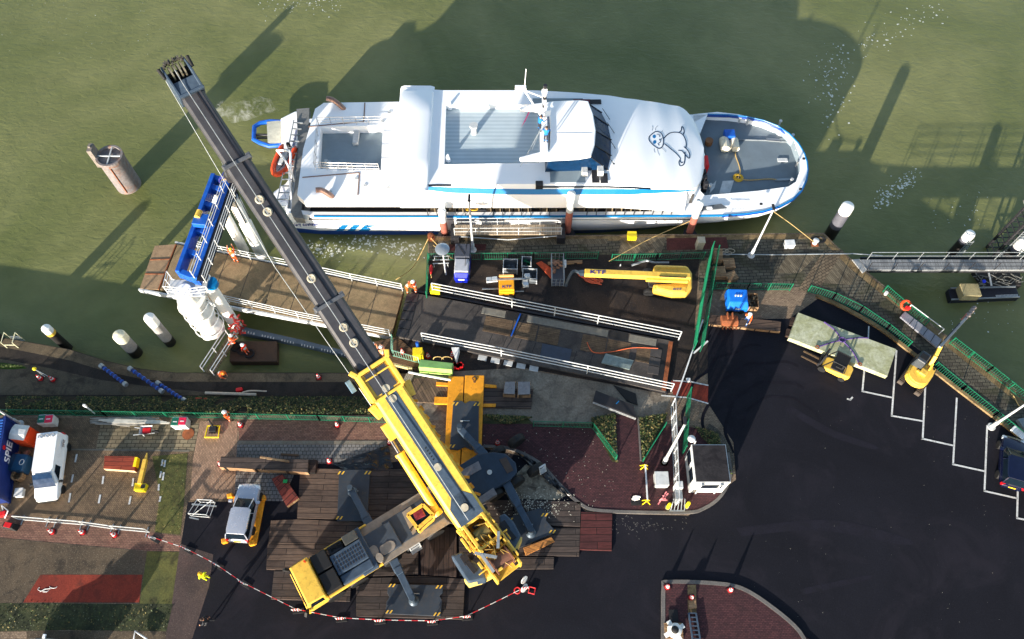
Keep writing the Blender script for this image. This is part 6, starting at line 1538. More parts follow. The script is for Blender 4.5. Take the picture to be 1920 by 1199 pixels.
def boxthing(name,label,cat,px,z,sx,sy,sz,rz,mat,lidmat=None,group=None,lid=.06,top=1.):
    p=P(*px,z);o=thing(name,label,cat,p,rz,group);mb=MB();mb.box(0,0,0,sx,sy,sz,top=top);mb.build('body',mat,o,.03)
    mb=MB();mb.box(0,0,sz+.002,sx*top+.04,sy*top+.04,lid);mb.build('lid',lidmat or mat,o,.02);return o
boxthing('cabinet','pale grey cabinet standing alone on the brick plaza','cabinet',(1238,903),.12,.95,1.0,.7,0,LGREY)
boxthing('cabinet','pale stone coloured cabinet on the pier walkway by the green fence','cabinet',(1310,464),.02,.6,.6,1.1,0,pm('stone cabinet',(168,160,140),.7,dirt=.3))
boxthing('table','white box table on the pier walkway beside the leaning lamp post','table',(1478,462),.02,.8,.55,.5,.05,WHITE)
boxthing('box','yellow box on the pier edge under the mooring rope','box',(1184,446),.02,.75,.6,.45,0,YELB)
boxthing('grit_bin','yellow grit bin at the top left end of the dark ramp','bin',(817,548),.0,.8,.7,.6,-.1,YELB)
o=boxthing('grit_bin','yellow grit bin with a blue spout beside the green skip','bin',(785,668),.0,.85,.75,.8,.05,YELB,top=.85)
mb=MB();mb.cyl((0,.45,.5),(0,.55,1.3),.12,n=10);mb.build('spout',BLUE,o)
o=boxthing('electric_cabinet','concrete coloured crate on the right hand black pontoon','crate',(1811,553),-1.9,1.5,1.15,.8,0,pm('stained concrete crate',(164,150,110),.8,dirt=.6,dcol=(110,96,60)))
# small round table sign on plaza, sawhorse barrier arm
o=thing('boom_barrier','white barrier arm on yellow trestles lying across the brick plaza','barrier',P(1213,905,.12))
a=P(1210,872,.8);b=P(1214,938,.8);mb=MB();mb.beam(a,b,.1,.1);mb.build('arm',WHITE,o,world=True)
for q in (a,b):
    mb=MB()
    for s in (-1,1):
        mb.beam((q.x+s*.28,q.y-.15,.13),(q.x-s*.08,q.y,.85),.05,.05);mb.beam((q.x+s*.28,q.y+.15,.13),(q.x-s*.08,q.y,.85),.05,.05)
    mb.build('trestle',YELB,o,world=True)
o=thing('sign_stand','round white sign on a dark foot standing on the brick plaza','sign',P(1190,940,.12))
mb=MB();mb.box(.1,0,0,.75,.6,.06);mb.build('foot',BLACK,o);mb=MB()
for z in (.55,1.05): mb.cyl((0,-.02,z),(0,.04,z),.28,n=20)
mb.cyl((0,.02,0),(0,.02,1.1),.03);mb.build('sign_plate',WHITE,o)
# cones
def mkcone(name):
    o=thing(name,'','cone')
    mb=MB();mb.box(0,0,0,.46,.46,.05);mb.build('foot',pm('cone base',(70,24,26),.7),o,.02)
    mb=MB()
    for a,b in ((.05,.25),(.40,.52),(.66,.76)): mb.cyl((0,0,a),(0,0,b),.19-.2*a,.19-.2*b,16)
    mb.build('cone_body',RED,o,smooth=True)
    mb=MB()
    for a,b in ((.25,.40),(.52,.66)): mb.cyl((0,0,a),(0,0,b),.19-.2*a,.19-.2*b,16)
    mb.build('white_band',WHITE,o,smooth=True);return o
c0=mkcone('traffic_cone');first=True
for px,z,lab in (((77,711),LQ,'left cone of the pair on the lower quay at far left'),((100,713),LQ,'right cone of the pair on the lower quay at far left'),((598,709),LQ,'lone red cone on the lower quay below the brown pontoon'),((452,798),0,'cone beside the worker at the long green fence'),((633,798),0,'cone at the green fence midway to the crane boom'),((415,872),0,'cone at the left end of the dark beam stack'),((618,866),0,'cone on the grey pavement by the black tarpaulin'),((731,831),0,'cone half tucked beside the yellow crane boom'),((933,832),.13,'cone on the brick plaza right of the orange steel platform'),((755,662),.05,'cone on the plank platform left of the yellow grit bin'),((803,670),0,'cone between yellow grit bin and the dark ramp'),((848,668),0,'cone under the ramp rail above the green skip'),((99,998),0,'first cone from the left behind the metal barriers'),((156,999),0,'middle cone behind the metal barriers'),((216,1004),0,'right hand cone behind the metal barriers'),((1251,1101),.12,'cone in the left corner of the bottom brick island'),((1296,1121),.13,'cone on the narrow path of the bottom brick island'),((1369,1107),.13,'cone on the curved kerb of the bottom brick island'),((52,876),0,'cone standing beside the blue container')):
    p=P(*px,z)
    if first: c0.location=p;c0['label']=lab;c0['group']='red and white traffic cones';first=False
    else: dup(c0,p,random.random()*3,lab)
# metal crowd barriers
bpx=[(36,975),(97,980),(160,985),(217,993),(283,999)]
labs=('leftmost','second from left','third from left','rightmost')
for i in range(4):
    a=P(*bpx[i],0);b=P(*bpx[i+1],0);hd_=heading(a,b);L=(b-a).length-.06;o=thing('crowd_barrier',f'{labs[i]} of the four galvanised crowd barriers across the parking area','barrier',(a+b)/2,hd_,'galvanised crowd barriers')
    mb=MB();pts=[(-L/2,0,.15),(-L/2,0,1.02),(-L/2+.08,0,1.1),(L/2-.08,0,1.1),(L/2,0,1.02),(L/2,0,.15)];mb.tube(pts,.03,6,True);mb.build('frame',LGREY,o)
    mb=MB()
    for k in range(1,20): mb.cyl((-L/2+L*k/20,0,.15),(-L/2+L*k/20,0,1.1),.012,n=5)
    mb.build('bars',STEEL,o)
    for s in (-1,1): mb=MB();mb.beam((s*(L/2-.25),-.35,.03),(s*(L/2-.25),.35,.03),.06,.05);mb.beam((s*(L/2-.25),0,.03),(s*(L/2-.25),0,.2),.05,.05);mb.build('foot',STEEL,o)
# tape line with striped sign posts
RW=pm('red board',(196,40,44),.5)
tp_=[(292,1012),(355,1033),(411,1062),(462,1097),(560,1146),(641,1162),(713,1166),(811,1168),(876,1159),(984,1106)]
desc=['at the end of the metal barriers','just left of the yellow clad person','above the yellow clad person','right of the yellow clad person','in front of the crane cab','below the timber mats left of the front outrigger plate','at the left corner of the front outrigger plate','at the right corner of the front outrigger plate','right of the front outrigger plate','at the far right end of the tape beside round signs']
for i,q in enumerate(tp_):
    p=P(*q);o=thing('tape_post',f'striped tape post {desc[i]}','tape post',p,-.5 if i<4 else .1,'red and white tape posts')
    mb=MB();mb.box(0,0,0,.75,.35,.08);mb.build('foot',BLACK,o,.02)
    mb=MB();mb.box(0,0,.08,.06,.06,.95);mb.build('stake',LGREY,o)
    mb=MB();mb.box(0,-.04,.55,.5,.04,.6);mb.build('board',WHITE,o)
    mb=MB()
    for k in range(3): mb.add([(-.22+.16*k,-.065,.58),(-.12+.16*k,-.065,.58),(-.04+.16*k,-.065,1.12),(-.14+.16*k,-.065,1.12)],[(0,1,2,3)])
    for k in range(2): mb.box(-.12+.2*k,-.04,1.151,.1,.05,.01)
    mb.build('stripes',RW,o)
TR=MB();TW=MB()
for i in range(len(tp_)-1):
    a=P(*tp_[i])+Vector((0,0,1));b=P(*tp_[i+1])+Vector((0,0,1));n=max(4,int((b-a).length/.42))
    f_=lambda t:a.lerp(b,t)+Vector((0,0,-.5*t*(1-t)))
    for k in range(n): (TR if k%2 else TW).beam(f_(k/n),f_((k+1)/n),.03,.065)
t_=TW.build('barrier_tape',WHITE,None);tag(t_,'red and white barrier tape strung in a sagging line round the crane','barrier tape')
r_=TR.build('stripes',RW,t_)
o=thing('round_sign','pair of white round signs lying by the end of the tape','sign',P(985,1098))
mb=MB();mb.cyl((-.1,.25,.7),(-.06,.22,.72),.3,n=18);mb.cyl((-.1,-.3,.8),(-.06,-.33,.82),.32,n=18);mb.build('sign_plate',WHITE,o)
mb=MB();mb.tube([(-.55+.2*math.cos(t*PI/6),-.35+.2*math.sin(t*PI/6),.1) for t in range(12)],.05,5,True);mb.tube([(.3,-.1,.1),(.7,-.2,.1),(.6,-.6,.1),(.2,-.5,.1)],.05,5,True);mb.build('red_ring',RW,o)
# ================= TIMBER, PLATES, STACKS =================
def slab(name,label,cat,px,z0,z1,mat,group=None,bev=.02,parts=None):
    w_=PL(px,z1);c=sum(w_,Vector())/len(w_);o=thing(name,label,cat,(c.x,c.y,0),0,group)
    mb=MB();mb.prism([(p.x,p.y) for p in w_],z0,z1);mb.build(parts or 'body',mat,o,bev,world=True);return o
def slab1(name,label,cat,px,z0,z1,mat,group=None,bev=.02):
    w_=PL(px,z1);mb=MB();mb.prism([(p.x,p.y) for p in w_],z0,z1);o=mb.build(name,mat,None,bev);return tag(o,label,cat,group)
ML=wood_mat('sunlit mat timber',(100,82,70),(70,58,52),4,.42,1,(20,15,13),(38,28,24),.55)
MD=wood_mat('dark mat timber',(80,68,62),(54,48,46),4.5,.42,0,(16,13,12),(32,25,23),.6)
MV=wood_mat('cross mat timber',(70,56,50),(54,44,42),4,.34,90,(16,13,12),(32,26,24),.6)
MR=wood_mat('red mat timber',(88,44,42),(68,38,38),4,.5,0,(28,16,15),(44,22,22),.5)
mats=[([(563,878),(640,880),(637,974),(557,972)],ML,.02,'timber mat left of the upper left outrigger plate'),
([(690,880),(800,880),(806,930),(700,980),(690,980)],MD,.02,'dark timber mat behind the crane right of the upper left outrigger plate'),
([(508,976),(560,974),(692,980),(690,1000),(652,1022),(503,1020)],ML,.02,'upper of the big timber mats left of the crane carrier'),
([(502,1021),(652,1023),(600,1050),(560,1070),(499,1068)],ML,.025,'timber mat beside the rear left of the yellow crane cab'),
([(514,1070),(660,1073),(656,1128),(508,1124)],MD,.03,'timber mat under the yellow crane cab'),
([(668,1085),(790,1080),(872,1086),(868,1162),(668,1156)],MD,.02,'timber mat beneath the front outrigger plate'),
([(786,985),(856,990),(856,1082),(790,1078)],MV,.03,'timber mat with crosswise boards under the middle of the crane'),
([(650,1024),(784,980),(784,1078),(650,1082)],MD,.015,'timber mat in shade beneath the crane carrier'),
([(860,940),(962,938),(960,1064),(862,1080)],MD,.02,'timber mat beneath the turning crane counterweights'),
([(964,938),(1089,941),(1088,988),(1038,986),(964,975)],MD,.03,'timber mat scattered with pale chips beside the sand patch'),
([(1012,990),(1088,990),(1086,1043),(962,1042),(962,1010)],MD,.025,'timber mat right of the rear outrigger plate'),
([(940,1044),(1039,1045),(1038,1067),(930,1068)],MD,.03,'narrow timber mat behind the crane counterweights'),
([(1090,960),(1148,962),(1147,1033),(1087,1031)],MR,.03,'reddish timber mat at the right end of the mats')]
for q,m,z,lab in mats: slab1('timber_mat',lab,'timber mat',q,.005,.12+z,m,'timber mats under the crane',.015)
slab1('timber_mat','old grey brown planks left of the orange steel platform','timber mat',[(748,716),(800,706),(840,712),(838,757),(740,752)],.01,.18,wood_mat('old planks',(112,92,74),(84,70,58),2.2,.2,60,(26,22,18),(50,42,34),.6),'timber mats under the crane')
slab1('timber_mat','dark planks right of the orange steel platform under the grey crates','timber mat',[(905,728),(1000,730),(996,766),(905,764)],.01,.2,MD,'timber mats under the crane')
HZ=pm('hazard yellow',(226,178,60),.5,dirt=.2)
PADM=pm('pad steel',(58,64,72),.5,.3,dirt=.5,dcol=(84,76,66),scale=1)
for q,z0,lab in (([(636,881),(694,881),(689,978),(632,977)],.14,'upper left steel outrigger plate beside the long crane beam'),([(728,1095),(831,1098),(830,1112),(824,1118),(829,1126),(826,1156),(722,1151),(725,1128),(730,1120),(726,1112)],.16,'front steel outrigger plate with yellow corner marks'),([(950,972),(1014,952),(1026,962),(1024,976),(1043,998),(968,1030),(945,1046),(950,1000)],.16,'rear right steel outrigger plate with a wavy edge'),([(850,752),(866,752),(872,757),(880,752),(898,753),(897,842),(884,844),(872,838),(858,844),(843,842)],.42,'steel outrigger plate lying on the orange platform')):
    o=slab('outrigger_plate',lab,'steel plate',q,z0-.02,z0+.14,PADM,'steel outrigger plates',.02,'plate')
    n=len(q);cx=sum(p[0] for p in q)/n;cy=sum(p[1] for p in q)/n
    xs_=[p[0] for p in q];ys_=[p[1] for p in q]
    for ax,ay in ((-1,-1),(1,-1),(-1,1),(1,1)):
        k=max(q,key=lambda p:ax*(p[0]-cx)+ay*(p[1]-cy));kx=k[0]+(cx-k[0])*.14;ky=k[1]+(cy-k[1])*.12
        mb=MB()
        for s in (-4,3): mb.prism([tuple(P(*p,z0+.146)[:2]) for p in ((kx+s-3,ky+3),(kx+s,ky+3),(kx+s+4,ky-3),(kx+s+1,ky-3))],z0+.141,z0+.146)
        mb.build('hazard_marking',HZ,o,world=True)
    mb=MB();a=P(cx,cy-8,z0+.16);mb.cyl((a.x-.35,a.y,z0+.17),(a.x+.35,a.y,z0+.17),.05,n=8);mb.build('handle',STEEL,o,world=True)
o=slab('steel_platform','large orange yellow steel platform in two halves under an outrigger plate','platform',[(841,706),(870,706),(862,886),(832,885)],.02,.4,ORY,None,.03,'left_half')
mb=MB();mb.prism([(p.x,p.y) for p in PL([(872,704),(908,704),(904,800),(902,852),(890,886),(864,886)],.4)],.02,.4);mb.build('right_half',ORY,o,.03,world=True)
for q in ([(818,716),(840,718),(840,724),(818,723)],[(815,744),(840,745),(839,758),(814,757)],[(908,720),(931,722),(931,727),(908,726)],[(906,757),(930,757),(929,763),(906,763)]):
    mb=MB();mb.prism([(p.x,p.y) for p in PL(q,.3)],.05,.3);mb.build('support_arm',ORY,o,.02,world=True)
mb=MB();a=P(890,712,.45);mb.tube([a+Vector((.2*math.cos(t)*(.6+.4*math.sin(3*t)),.25*math.sin(t),.03)) for t in [i*.5 for i in range(13)]],.04,5);mb.build('chain',DARK,o,world=True)
def stack(name,label,px,h,mat,endm=WOOD,group=None,cat='timber'):
    o=slab(name,label,cat,px,.02,h,mat,group,.02,'boards')
    w_=PL(px,h);mb=MB();a,b=w_[3],w_[2];d=Vector((0,-.012,0))
    mb.quad(a+d,b+d,Vector((b.x,b.y-.012,.05)),Vector((a.x,a.y-.012,.05)));mb.build('board_ends',endm,o,world=True,fix=False);return o
stack('timber_mat','long brown timber mat with a worker walking on it',[(1331,590),(1465,603),(1463,622),(1330,608)],.35,wood_mat('walk timber',(92,74,62),(76,62,54),6,.5,-6,(30,24,20),(56,44,38),.4))
stack('beam_stack','long stack of dark timber beams beside the grey pavement',[(414,856),(578,862),(577,886),(411,876)],.75,MD)
slab1('beam','short dark beam end beside the long stack of dark beams','timber',[(578,862),(594,862),(591,887),(577,887)],.01,.45,WOODD)
slab1('beam','loose pale plank lying on the dark beam stack','timber',[(488,855),(543,864),(542,868),(487,859)],.755,.80,WOOD)
slab1('beam','brown board lying on the grey pavement above the dark beams','timber',[(526,850),(560,852),(560,856),(526,854)],.02,.1,pm('brown board',(92,70,52),.8))
o=stack('plate_bundle','reddish timber bundle lying askew beside the grey pavement',[(509,898),(529,889),(560,934),(538,950)],.4,wood_mat('reddish bundle',(122,56,46),(84,42,38),2,.4,-50,(30,18,16),(50,26,24),.5))
mb=MB();a=P(535,903,.42);mb.box(a.x,a.y,.42,.3,.25,.05);mb.build('green_tag',pm('tag green',(20,140,70),.6),o,world=True)
stack('timber_stack','stack of red brown timber plates on the parking area with a pale end',[(196,855),(255,856),(252,883),(194,879)],.5,wood_mat('red brown plates',(150,66,44),(124,54,40),2.6,.32,0,(60,28,22),(86,42,34),.35),pm('pale plank end',(206,180,140),.7))
mb=MB();mb.box(*P(256,868,.3)[:2],.05,.2,.7,.5);tag(mb.build('timber_clamp',YELB),'small yellow clamp at the right end of the red brown plates','clamp')
o=thing('crane_jib_piece','yellow crane attachment standing on the parking area, narrow arm with a broad foot','crane part',P(263,912))
a=P(273,862,.5);b=P(262,908,.5);mb=MB();mb.beam(a,b,.28,.3);mb.cyl(a,a+(a-b).normalized()*.5,.12,.04,10);mb.build('arm',YEL,o,.04,world=True)
mb=MB();q=PL([(252,905),(275,907),(270,921),(250,920)],.45);mb.prism([(p.x,p.y) for p in q],.02,.45);mb.build('foot',YELB,o,.06,world=True)
mb=MB();q=P(268,912,.47);mb.box(q.x,q.y,.452,.3,.3,.02);mb.build('foot_recess',DARK,o,world=True)
for q,lab in (([(947,716),(966,716),(965,747),(944,746)],'left of two grey topped crates on the dark planks'),([(971,716),(994,716),(994,747),(971,748)],'right of two grey topped crates on the dark planks')):
    o=slab('crate',lab,'crate',q[:2]+[(q[2][0],q[2][1]-8),(q[3][0],q[3][1]-8)],.75,.85,pm('crate top',(126,124,126),.6,dirt=.4),'grey topped crates',.02,'lid')
    w_=PL(q[:2]+[(q[2][0],q[2][1]-8),(q[3][0],q[3][1]-8)],.85)
    mb=MB()
    for p in w_: mb.box(p.x*.985+sum(v.x for v in w_)/4*.015,p.y,.2,.1,.1,.55)
    for z in (.25,.5): mb.beam((w_[3].x,w_[3].y,z),(w_[2].x,w_[2].y,z),.06,.1);mb.beam((w_[0].x,w_[0].y,z),(w_[3].x,w_[3].y,z),.06,.1)
    mb.build('slats',WOOD,o,world=True)
o=slab('slat_pallet','grey ribbed board leaning on the planks beside the crane boom','pallet',[(762,700),(776,702),(762,738),(747,732)],.2,.32,wood_mat('ribbed board',(150,140,120),(128,118,102),3,.13,60,(50,44,36),(96,86,72),.4),None,.02,'boards')
mb=MB();a=P(747,735,.1);b=P(762,739,.1);mb.beam(a,b,.12,.2);mb.build('end_board',WHITE,o,world=True)
o=slab('skip','light green steel container with a pale front beside the dark ramp','container',[(788,674),(850,681),(847,693),(785,688)],.05,1.0,pm('pale green paint on steel',(112,156,92),.5,dirt=.2),None,.04,'body')
mb=MB();w_=PL([(785,688),(847,693)],1.0);mb.quad(w_[0]+Vector((0,-.015,0)),w_[1]+Vector((0,-.015,0)),Vector((w_[1].x,w_[1].y-.12,.1)),Vector((w_[0].x,w_[0].y-.12,.1)));mb.build('front_panel',pm('lime panel',(160,200,104),.5,dirt=.12),o,world=True,fix=False)
mb=MB();
for x in (822,838): a=P(x,676,1.05);mb.tube([a+Vector((.4*math.cos(t*PI/6),.1,.45*math.sin(t*PI/6))) for t in range(7)],.03,5)
mb.build('bow_handle',ROPE,o,world=True)
mb=MB();a=P(861,690);
for k in range(9): mb.box(a.x+random.uniform(-.4,.3),a.y+random.uniform(-.2,.3),.02,.35,.25,.3,random.random()*3)
tag(mb.build('red_debris',RED),'heap of red plastic pieces beside the green container','debris')
mb=MB();mb.tube(smoothpts([P(766,698,.4),P(790,703,.42),P(845,713,.4)],4),.09,6);tag(mb.build('white_pipe',WHITE),'white pipe lying below the light green container','pipe')
o=slab('plate_stack','stack of black steel plates tilted on the sand beside the plaza','steel plates',[(1117,732),(1188,760),(1193,783),(1112,752)],.02,.55,pm('black plate',(46,44,46),.5,.3,dirt=.4),None,.02,'plates')
mb=MB();w_=PL([(1112,752),(1193,783)],.57)
for z in (.2,.4): mb.beam((w_[0].x,w_[0].y-.03,z),(w_[1].x,w_[1].y-.03,z),.04,.05)
mb.build('plate_edge',LGREY,o,world=True)
mb=MB();a=P(1158,755,.56);mb.box(a.x,a.y,.551,.35,.06,.02,.8);mb.build('chalk_mark',CYAN,o,world=True)
for q,lab in (([(1150,722),(1192,738),(1196,760),(1176,752)],'dark shallow tray under the ramp rail beside the plate stack'),): slab1('steel_tray',lab,'tray',q,.01,.12,BLACK)
# concrete slab with slings, resting on timber
for q,lab in (([(1484,594),(1492,596),(1488,612),(1480,610)],'upper timber bearer under the left end of the mossy slab'),([(1476,616),(1486,618),(1482,632),(1473,630)],'lower timber bearer under the left end of the mossy slab')): slab1('timber_bearer',lab,'timber',q,.01,.28,WOODD,'timber bearers')
slm,sn,sl_,sb=nt_new('mossy slab concrete');sv_=coords(sn,sl_,world=True)
sc1=ramp(sn,sl_,nz(sn,sl_,sv_,.7,8,.72,1),.40,lin((156,157,118)),.62,lin((188,189,162)));sc1=mix(sn,sl_,.7,sc1,ramp(sn,sl_,nz(sn,sl_,sv_,5,8,.75,.6),.3,(.45,)*3,.72,(1.35,)*3),'MULTIPLY')
sl_.new(sc1,sb.inputs['Base Color']);sb.inputs['Roughness'].default_value=.9
cs=slab('concrete_slab','large mossy pale concrete slab with a purple lifting sling across it','concrete slab',[(1497,586),(1681,655),(1664,706),(1479,634)],.28,.75,slm,None,.03,'slab')
sg=thing('lifting_sling','purple four legged lifting sling lying across the mossy concrete slab','sling',P(1579,638,.76))
mb=MB();ce=P(1579,638,.8)
for q in ((1545,604),(1628,634),(1612,684),(1534,651)): mb.tube(smoothpts([ce,ce.lerp(P(*q,.78),.5)+Vector((.15,.1,-.02)),P(*q,.79)],4),.055,5)
mb.tube([ce+Vector((.25*math.cos(t*PI/5),.2*math.sin(t*PI/5),.05)) for t in range(10)],.06,5,True);mb.build('sling',pm('purple sling',(74,54,110),.8,var=.3),sg,world=True)
for q in ((1612,684),(1532,652)):
    mb=MB();a=P(*q,.78);mb.tube([a+Vector((.14*math.cos(t*PI/4),.14*math.sin(t*PI/4),.05)) for t in range(8)],.04,5,True);mb.build('shackle',RUST,sg,world=True)
# pallets, crates, bucket
def pallets(px,n,lab,w=1.2,l=1.0,rz=0):
    p=P(*px);o=thing('pallet_stack',lab,'pallets',p,rz,'stacks of wooden pallets')
    mb=MB()
    for k in range(n):
        for j in range(7): mb.box(-l/2+.07+j*(l-.14)/6,0,.1+k*.15,.11,w,.025)
        for y in (-w/2+.05,0,w/2-.05): mb.box(0,y,.02+k*.15,l,.1,.075)
    mb.build('pallets',WOOD,o);return o
pallets((1343,487),6,'tallest stack of wooden pallets in the corner of the green fence',1.1,.7,-.1)
pallets((1347,516),4,'low stack of wooden pallets beside the green fence',1.0,1.0,.02)
pallets((1365,498),3,'wooden pallets half hidden behind the rusty ones',.9,.95,.03)
pallets((1370,522),3,'brown jumbled pallets right of the low stack',.8,.9,.4)
o=thing('timber_crate','weathered wooden crate right of the bright blue compressor','crate',P(1407,572),-.08)
mb=MB();mb.box(0,0,.1,.85,1.3,.06)
for s in (-1,1): mb.box(s*.42,0,.1,.05,1.3,.7);mb.box(0,s*.64,.1,.85,.05,.7)
mb.build('crate_box',WOOD,o)
mb=MB()
for k in range(16): mb.box(random.uniform(-.3,.3),random.uniform(-.5,.5),.3+random.random()*.4,.5,.1,.08,random.random()*3)
mb.build('scrap',pm('dark scrap',(92,80,62),.7,.2,var=.5),o)
o=thing('digger_bucket','rusty excavator bucket on the long timber mat in front of the compressor','bucket',P(1366,604,.36),.0)
mb=MB();mb.loft([[(x,y,z) for y,z in ((-.45,.05),(-.5,.3),(-.2,.55),(.3,.55),(.45,.3),(.3,.05),(-.2,0))] for x in (-.65,.65)]);mb.build('shell',RUST,o,.03)
mb=MB()
for x in (-.2,.2): mb.box(x,.2,.5,.08,.5,.3)
for k in range(5): mb.box(-.55+k*.27,-.55,.0,.1,.25,.06)
mb.build('ears_and_teeth',RUST,o)
# mesh boxes
for px,lab,g in (((957,505),'galvanised stillage next to the green fence in the work yard',0),((993,523),'galvanised stillage beside the lighting tower',0),((987,500),'galvanised stillage filled with green net in the work yard',1)):
    p=P(*px);o=thing('stillage',lab,'stillage',p,-.03,'galvanised stillages');sx,sy=(1.15,.95) if not g else (.75,.95)
    mb=MB();mb.box(0,0,.1,sx,sy,.05);mb.build('floor',pm('stillage floor',(76,80,86),.6),o)
    mb=MB()
    for s in (-1,1):
        mb.box(s*sx/2,0,.1,.04,sy,.68);mb.box(0,s*sy/2,.1,sx,.04,.68)
    mb.build('sheet_side',pm('stillage side',(120,126,132),.5,.4,dirt=.3),o)
    mb=MB();cs_=[(-sx/2,-sy/2,.8),(sx/2,-sy/2,.8),(sx/2,sy/2,.8),(-sx/2,sy/2,.8)];mb.tube(cs_,.045,6,True)
    for c in cs_: mb.box(c[0],c[1],0,.09,.09,.8)
    mb.build('frame',LGREY,o)
    mb=MB()
    for k in range(10): mb.box(random.uniform(-.3,.3)*sx,random.uniform(-.3,.3)*sy,.16+.3*g,.3,.1,.12,random.random()*3)
    mb.build('contents',pm('green net',(20,110,70),.8,var=.5) if g else pm('grey parts',(110,114,120),.6),o)
HOS=pm('orange hose bundle',(206,84,46),.6,var=.3,dirt=.25)
mb=MB()
for k in range(7): mb.tube(smoothpts([P(1006+k*1.3,494-k*.5,.1),P(1020+k*1.5,507-k,.16),P(1033+k,522-k*1.7,.1)],4),.055,5)
tag(mb.build('hose_bundle',HOS),'straight bundle of orange hoses left of the boom lift basket','hoses')
mb=MB();random.seed(5)
for k in range(9):
    a=P(1086+random.uniform(-3,6),512+random.uniform(-4,5),.12);b=P(1108+random.uniform(-8,8),522+random.uniform(-8,8),.2);c=P(1125+random.uniform(-8,7),531+random.uniform(-6,4),.12);mb.tube(smoothpts([a,b,c],5),.055,5)
tag(mb.build('hose_bundle',HOS),'tangled heap of orange hoses under the boom lift arm','hoses')
slab1('beam','pale timber beam leaning along the fence behind the boom lift basket','timber',[(1027,491),(1092,488),(1092,493),(1028,496)],.02,.22,WOOD)
mb=MB();mb.tube([P(1184,498,.3),P(1212,489,.5),P(1226,493,.5),P(1254,493,.3)],.1,6);tag(mb.build('grey_pipe',STEEL),'bent grey pipe lying behind the yellow boom lift','pipe')
o=thing('fender_buoy','red fender buoy hanging at the left end of the work yard','buoy',P(809,512))
mb=MB();mb.ball((0,0,.55),.5,10,(.32,.9,.5));mb.build('buoy',RED,o,smooth=True);mb=MB();mb.tube([(0,-.4,.5),(.05,-.6,.2)],.03,5);mb.build('lanyard',ROPE,o)
o=thing('bench_rail','white pipe rack by the left corner of the work yard','rack',P(826,494))
mb=MB()
for k in range(3): mb.beam((-.6,.35-k*.35,.5),(.75,.4-k*.35,.5),.06,.06)
for x in (-.5,.65): mb.beam((x,-.4,0),(x,-.4,.5),.05,.05);mb.beam((x,.4,0),(x,.4,.5),.05,.05)
mb.build('pipes',LGREY,o)
# ================= LEFT QUAY AND PARKING OBJECTS =================
def prop(a,b,lab,r=.13):
    A,B=P(*a,LQ+.35),P(*b,LQ+.5);o=thing('steel_prop',lab,'prop',A,0,'blue telescopic props');mb=MB();mb.cyl(A,B,r,n=10);mb.build('tube',NAVY,o,smooth=True,world=True)
    mb=MB();d=(B-A).normalized();mb.cyl(A-d*.25,A+d*.1,r*1.5,n=10);mb.cyl(B-d*.1,B+d*.2,r*1.5,n=10);mb.build('end_plate',STEEL,o,world=True)
    mb=MB()
    for k in range(6): q=A.lerp(B,.12+.15*k);mb.cyl(q-d*.05,q+d*.05,r*1.25,n=10)
    mb.build('collar',BLUE,o,world=True)
prop((192,688),(234,720),'short blue prop lying on the lower quay at left')
prop((246,693),(302,733),'long blue prop lying across the quay and slope')
prop((298,720),(344,750),'blue prop reaching down the planted slope')
mb=MB();mb.tube([P(385,737,LQ+.25),P(480,740,LQ+.25)],.12,8);mb.tube(smoothpts([P(455,736,LQ+.3),P(470,733,LQ+.4),P(500,734,LQ+.2)],4),.06,6);tag(mb.build('long_pole',pm('pale pole',(190,176,156),.6,dirt=.3)),'long pale pole with a hose lying on the lower quay','pole')
mb=MB();a=P(450,733,LQ);mb.box(a.x,a.y,LQ+.02,.5,.3,.3,.2);tag(mb.build('fuel_can',RED,bev=.06),'small red fuel can beside the long pale pole','fuel can')
mb=MB();a=P(379,752,LQ+.4)
for k in range(6): mb.box(a.x+random.uniform(-.3,.3),a.y+random.uniform(-.12,.12),a.z,.5,.2,.12,random.random())
tag(mb.build('red_tarpaulin',pm('red tarp',(186,60,44),.8)),'crumpled red cloth on the planted slope','cloth')
o=thing('quay_ladder','yellow white ladder rails at the quay edge at far left','ladder',P(28,640,LQ))
mb=MB()
for x in (-.45,.45): mb.tube([(x,-.6,0),(x,-.6,.9),(x,.3,.95),(x,.3,-.5)],.04,6)
mb.beam((-.45,-.6,.5),(.45,-.6,.5),.05,.05);mb.build('rails',pm('cream rail',(214,210,176),.5),o)
mb=MB()
for k in range(4): mb.beam((-.4,.3,-.5+k*.25),(.4,.3,-.5+k*.25),.04,.04)
mb.build('rungs',STEEL,o)
o=thing('sign_pole','leaning sign pole with a yellow top between two cones on the lower quay','pole',P(84,707,LQ))
mb=MB();mb.cyl((0,0,0),(0,0,1.5),.03,n=8);mb.beam((0,0,1.4),(.9,-.3,.1),.04,.04);mb.build('pole',LGREY,o);mb=MB();mb.ball((0,0,1.55),.15,8);mb.build('lamp',YELB,o,smooth=True)
def bin_(px,lid,lab):
    p=P(*px);o=thing('wheelie_bin',lab,'bin',p,random.uniform(-.1,.1),'wheelie bins along the green fence')
    mb=MB();mb.box(0,0,.08,.56,.6,.9,top=1.15,topx=1.1);mb.build('body',pm('bin light grey',(196,198,196),.5),o,.03)
    mb=MB();mb.box(0,0,.99,.56,.58,.07);mb.build('lid',lid,o,.03)
    mb=MB();mb.box(0,.33,.92,.5,.06,.06);mb.build('handle',LGREY,o)
    mb=MB();mb.box(0,-.02,1.062,.3,.07,.01);mb.build('lid_label',WHITE,o)
    for s in (-1,1):
        mb=MB();mb.cyl((s*.26,.28,.1),(s*.31,.28,.1),.1,n=12);mb.build('wheel',BLACK,o)
GL=pm('bin green lid',(16,98,78),.5);PK=pm('bin crimson lid',(214,30,70),.5)
bin_((91,795),GL,'green lidded bin of the pair beside the blue container');bin_((104,795),PK,'crimson lidded bin of the pair beside the blue container')
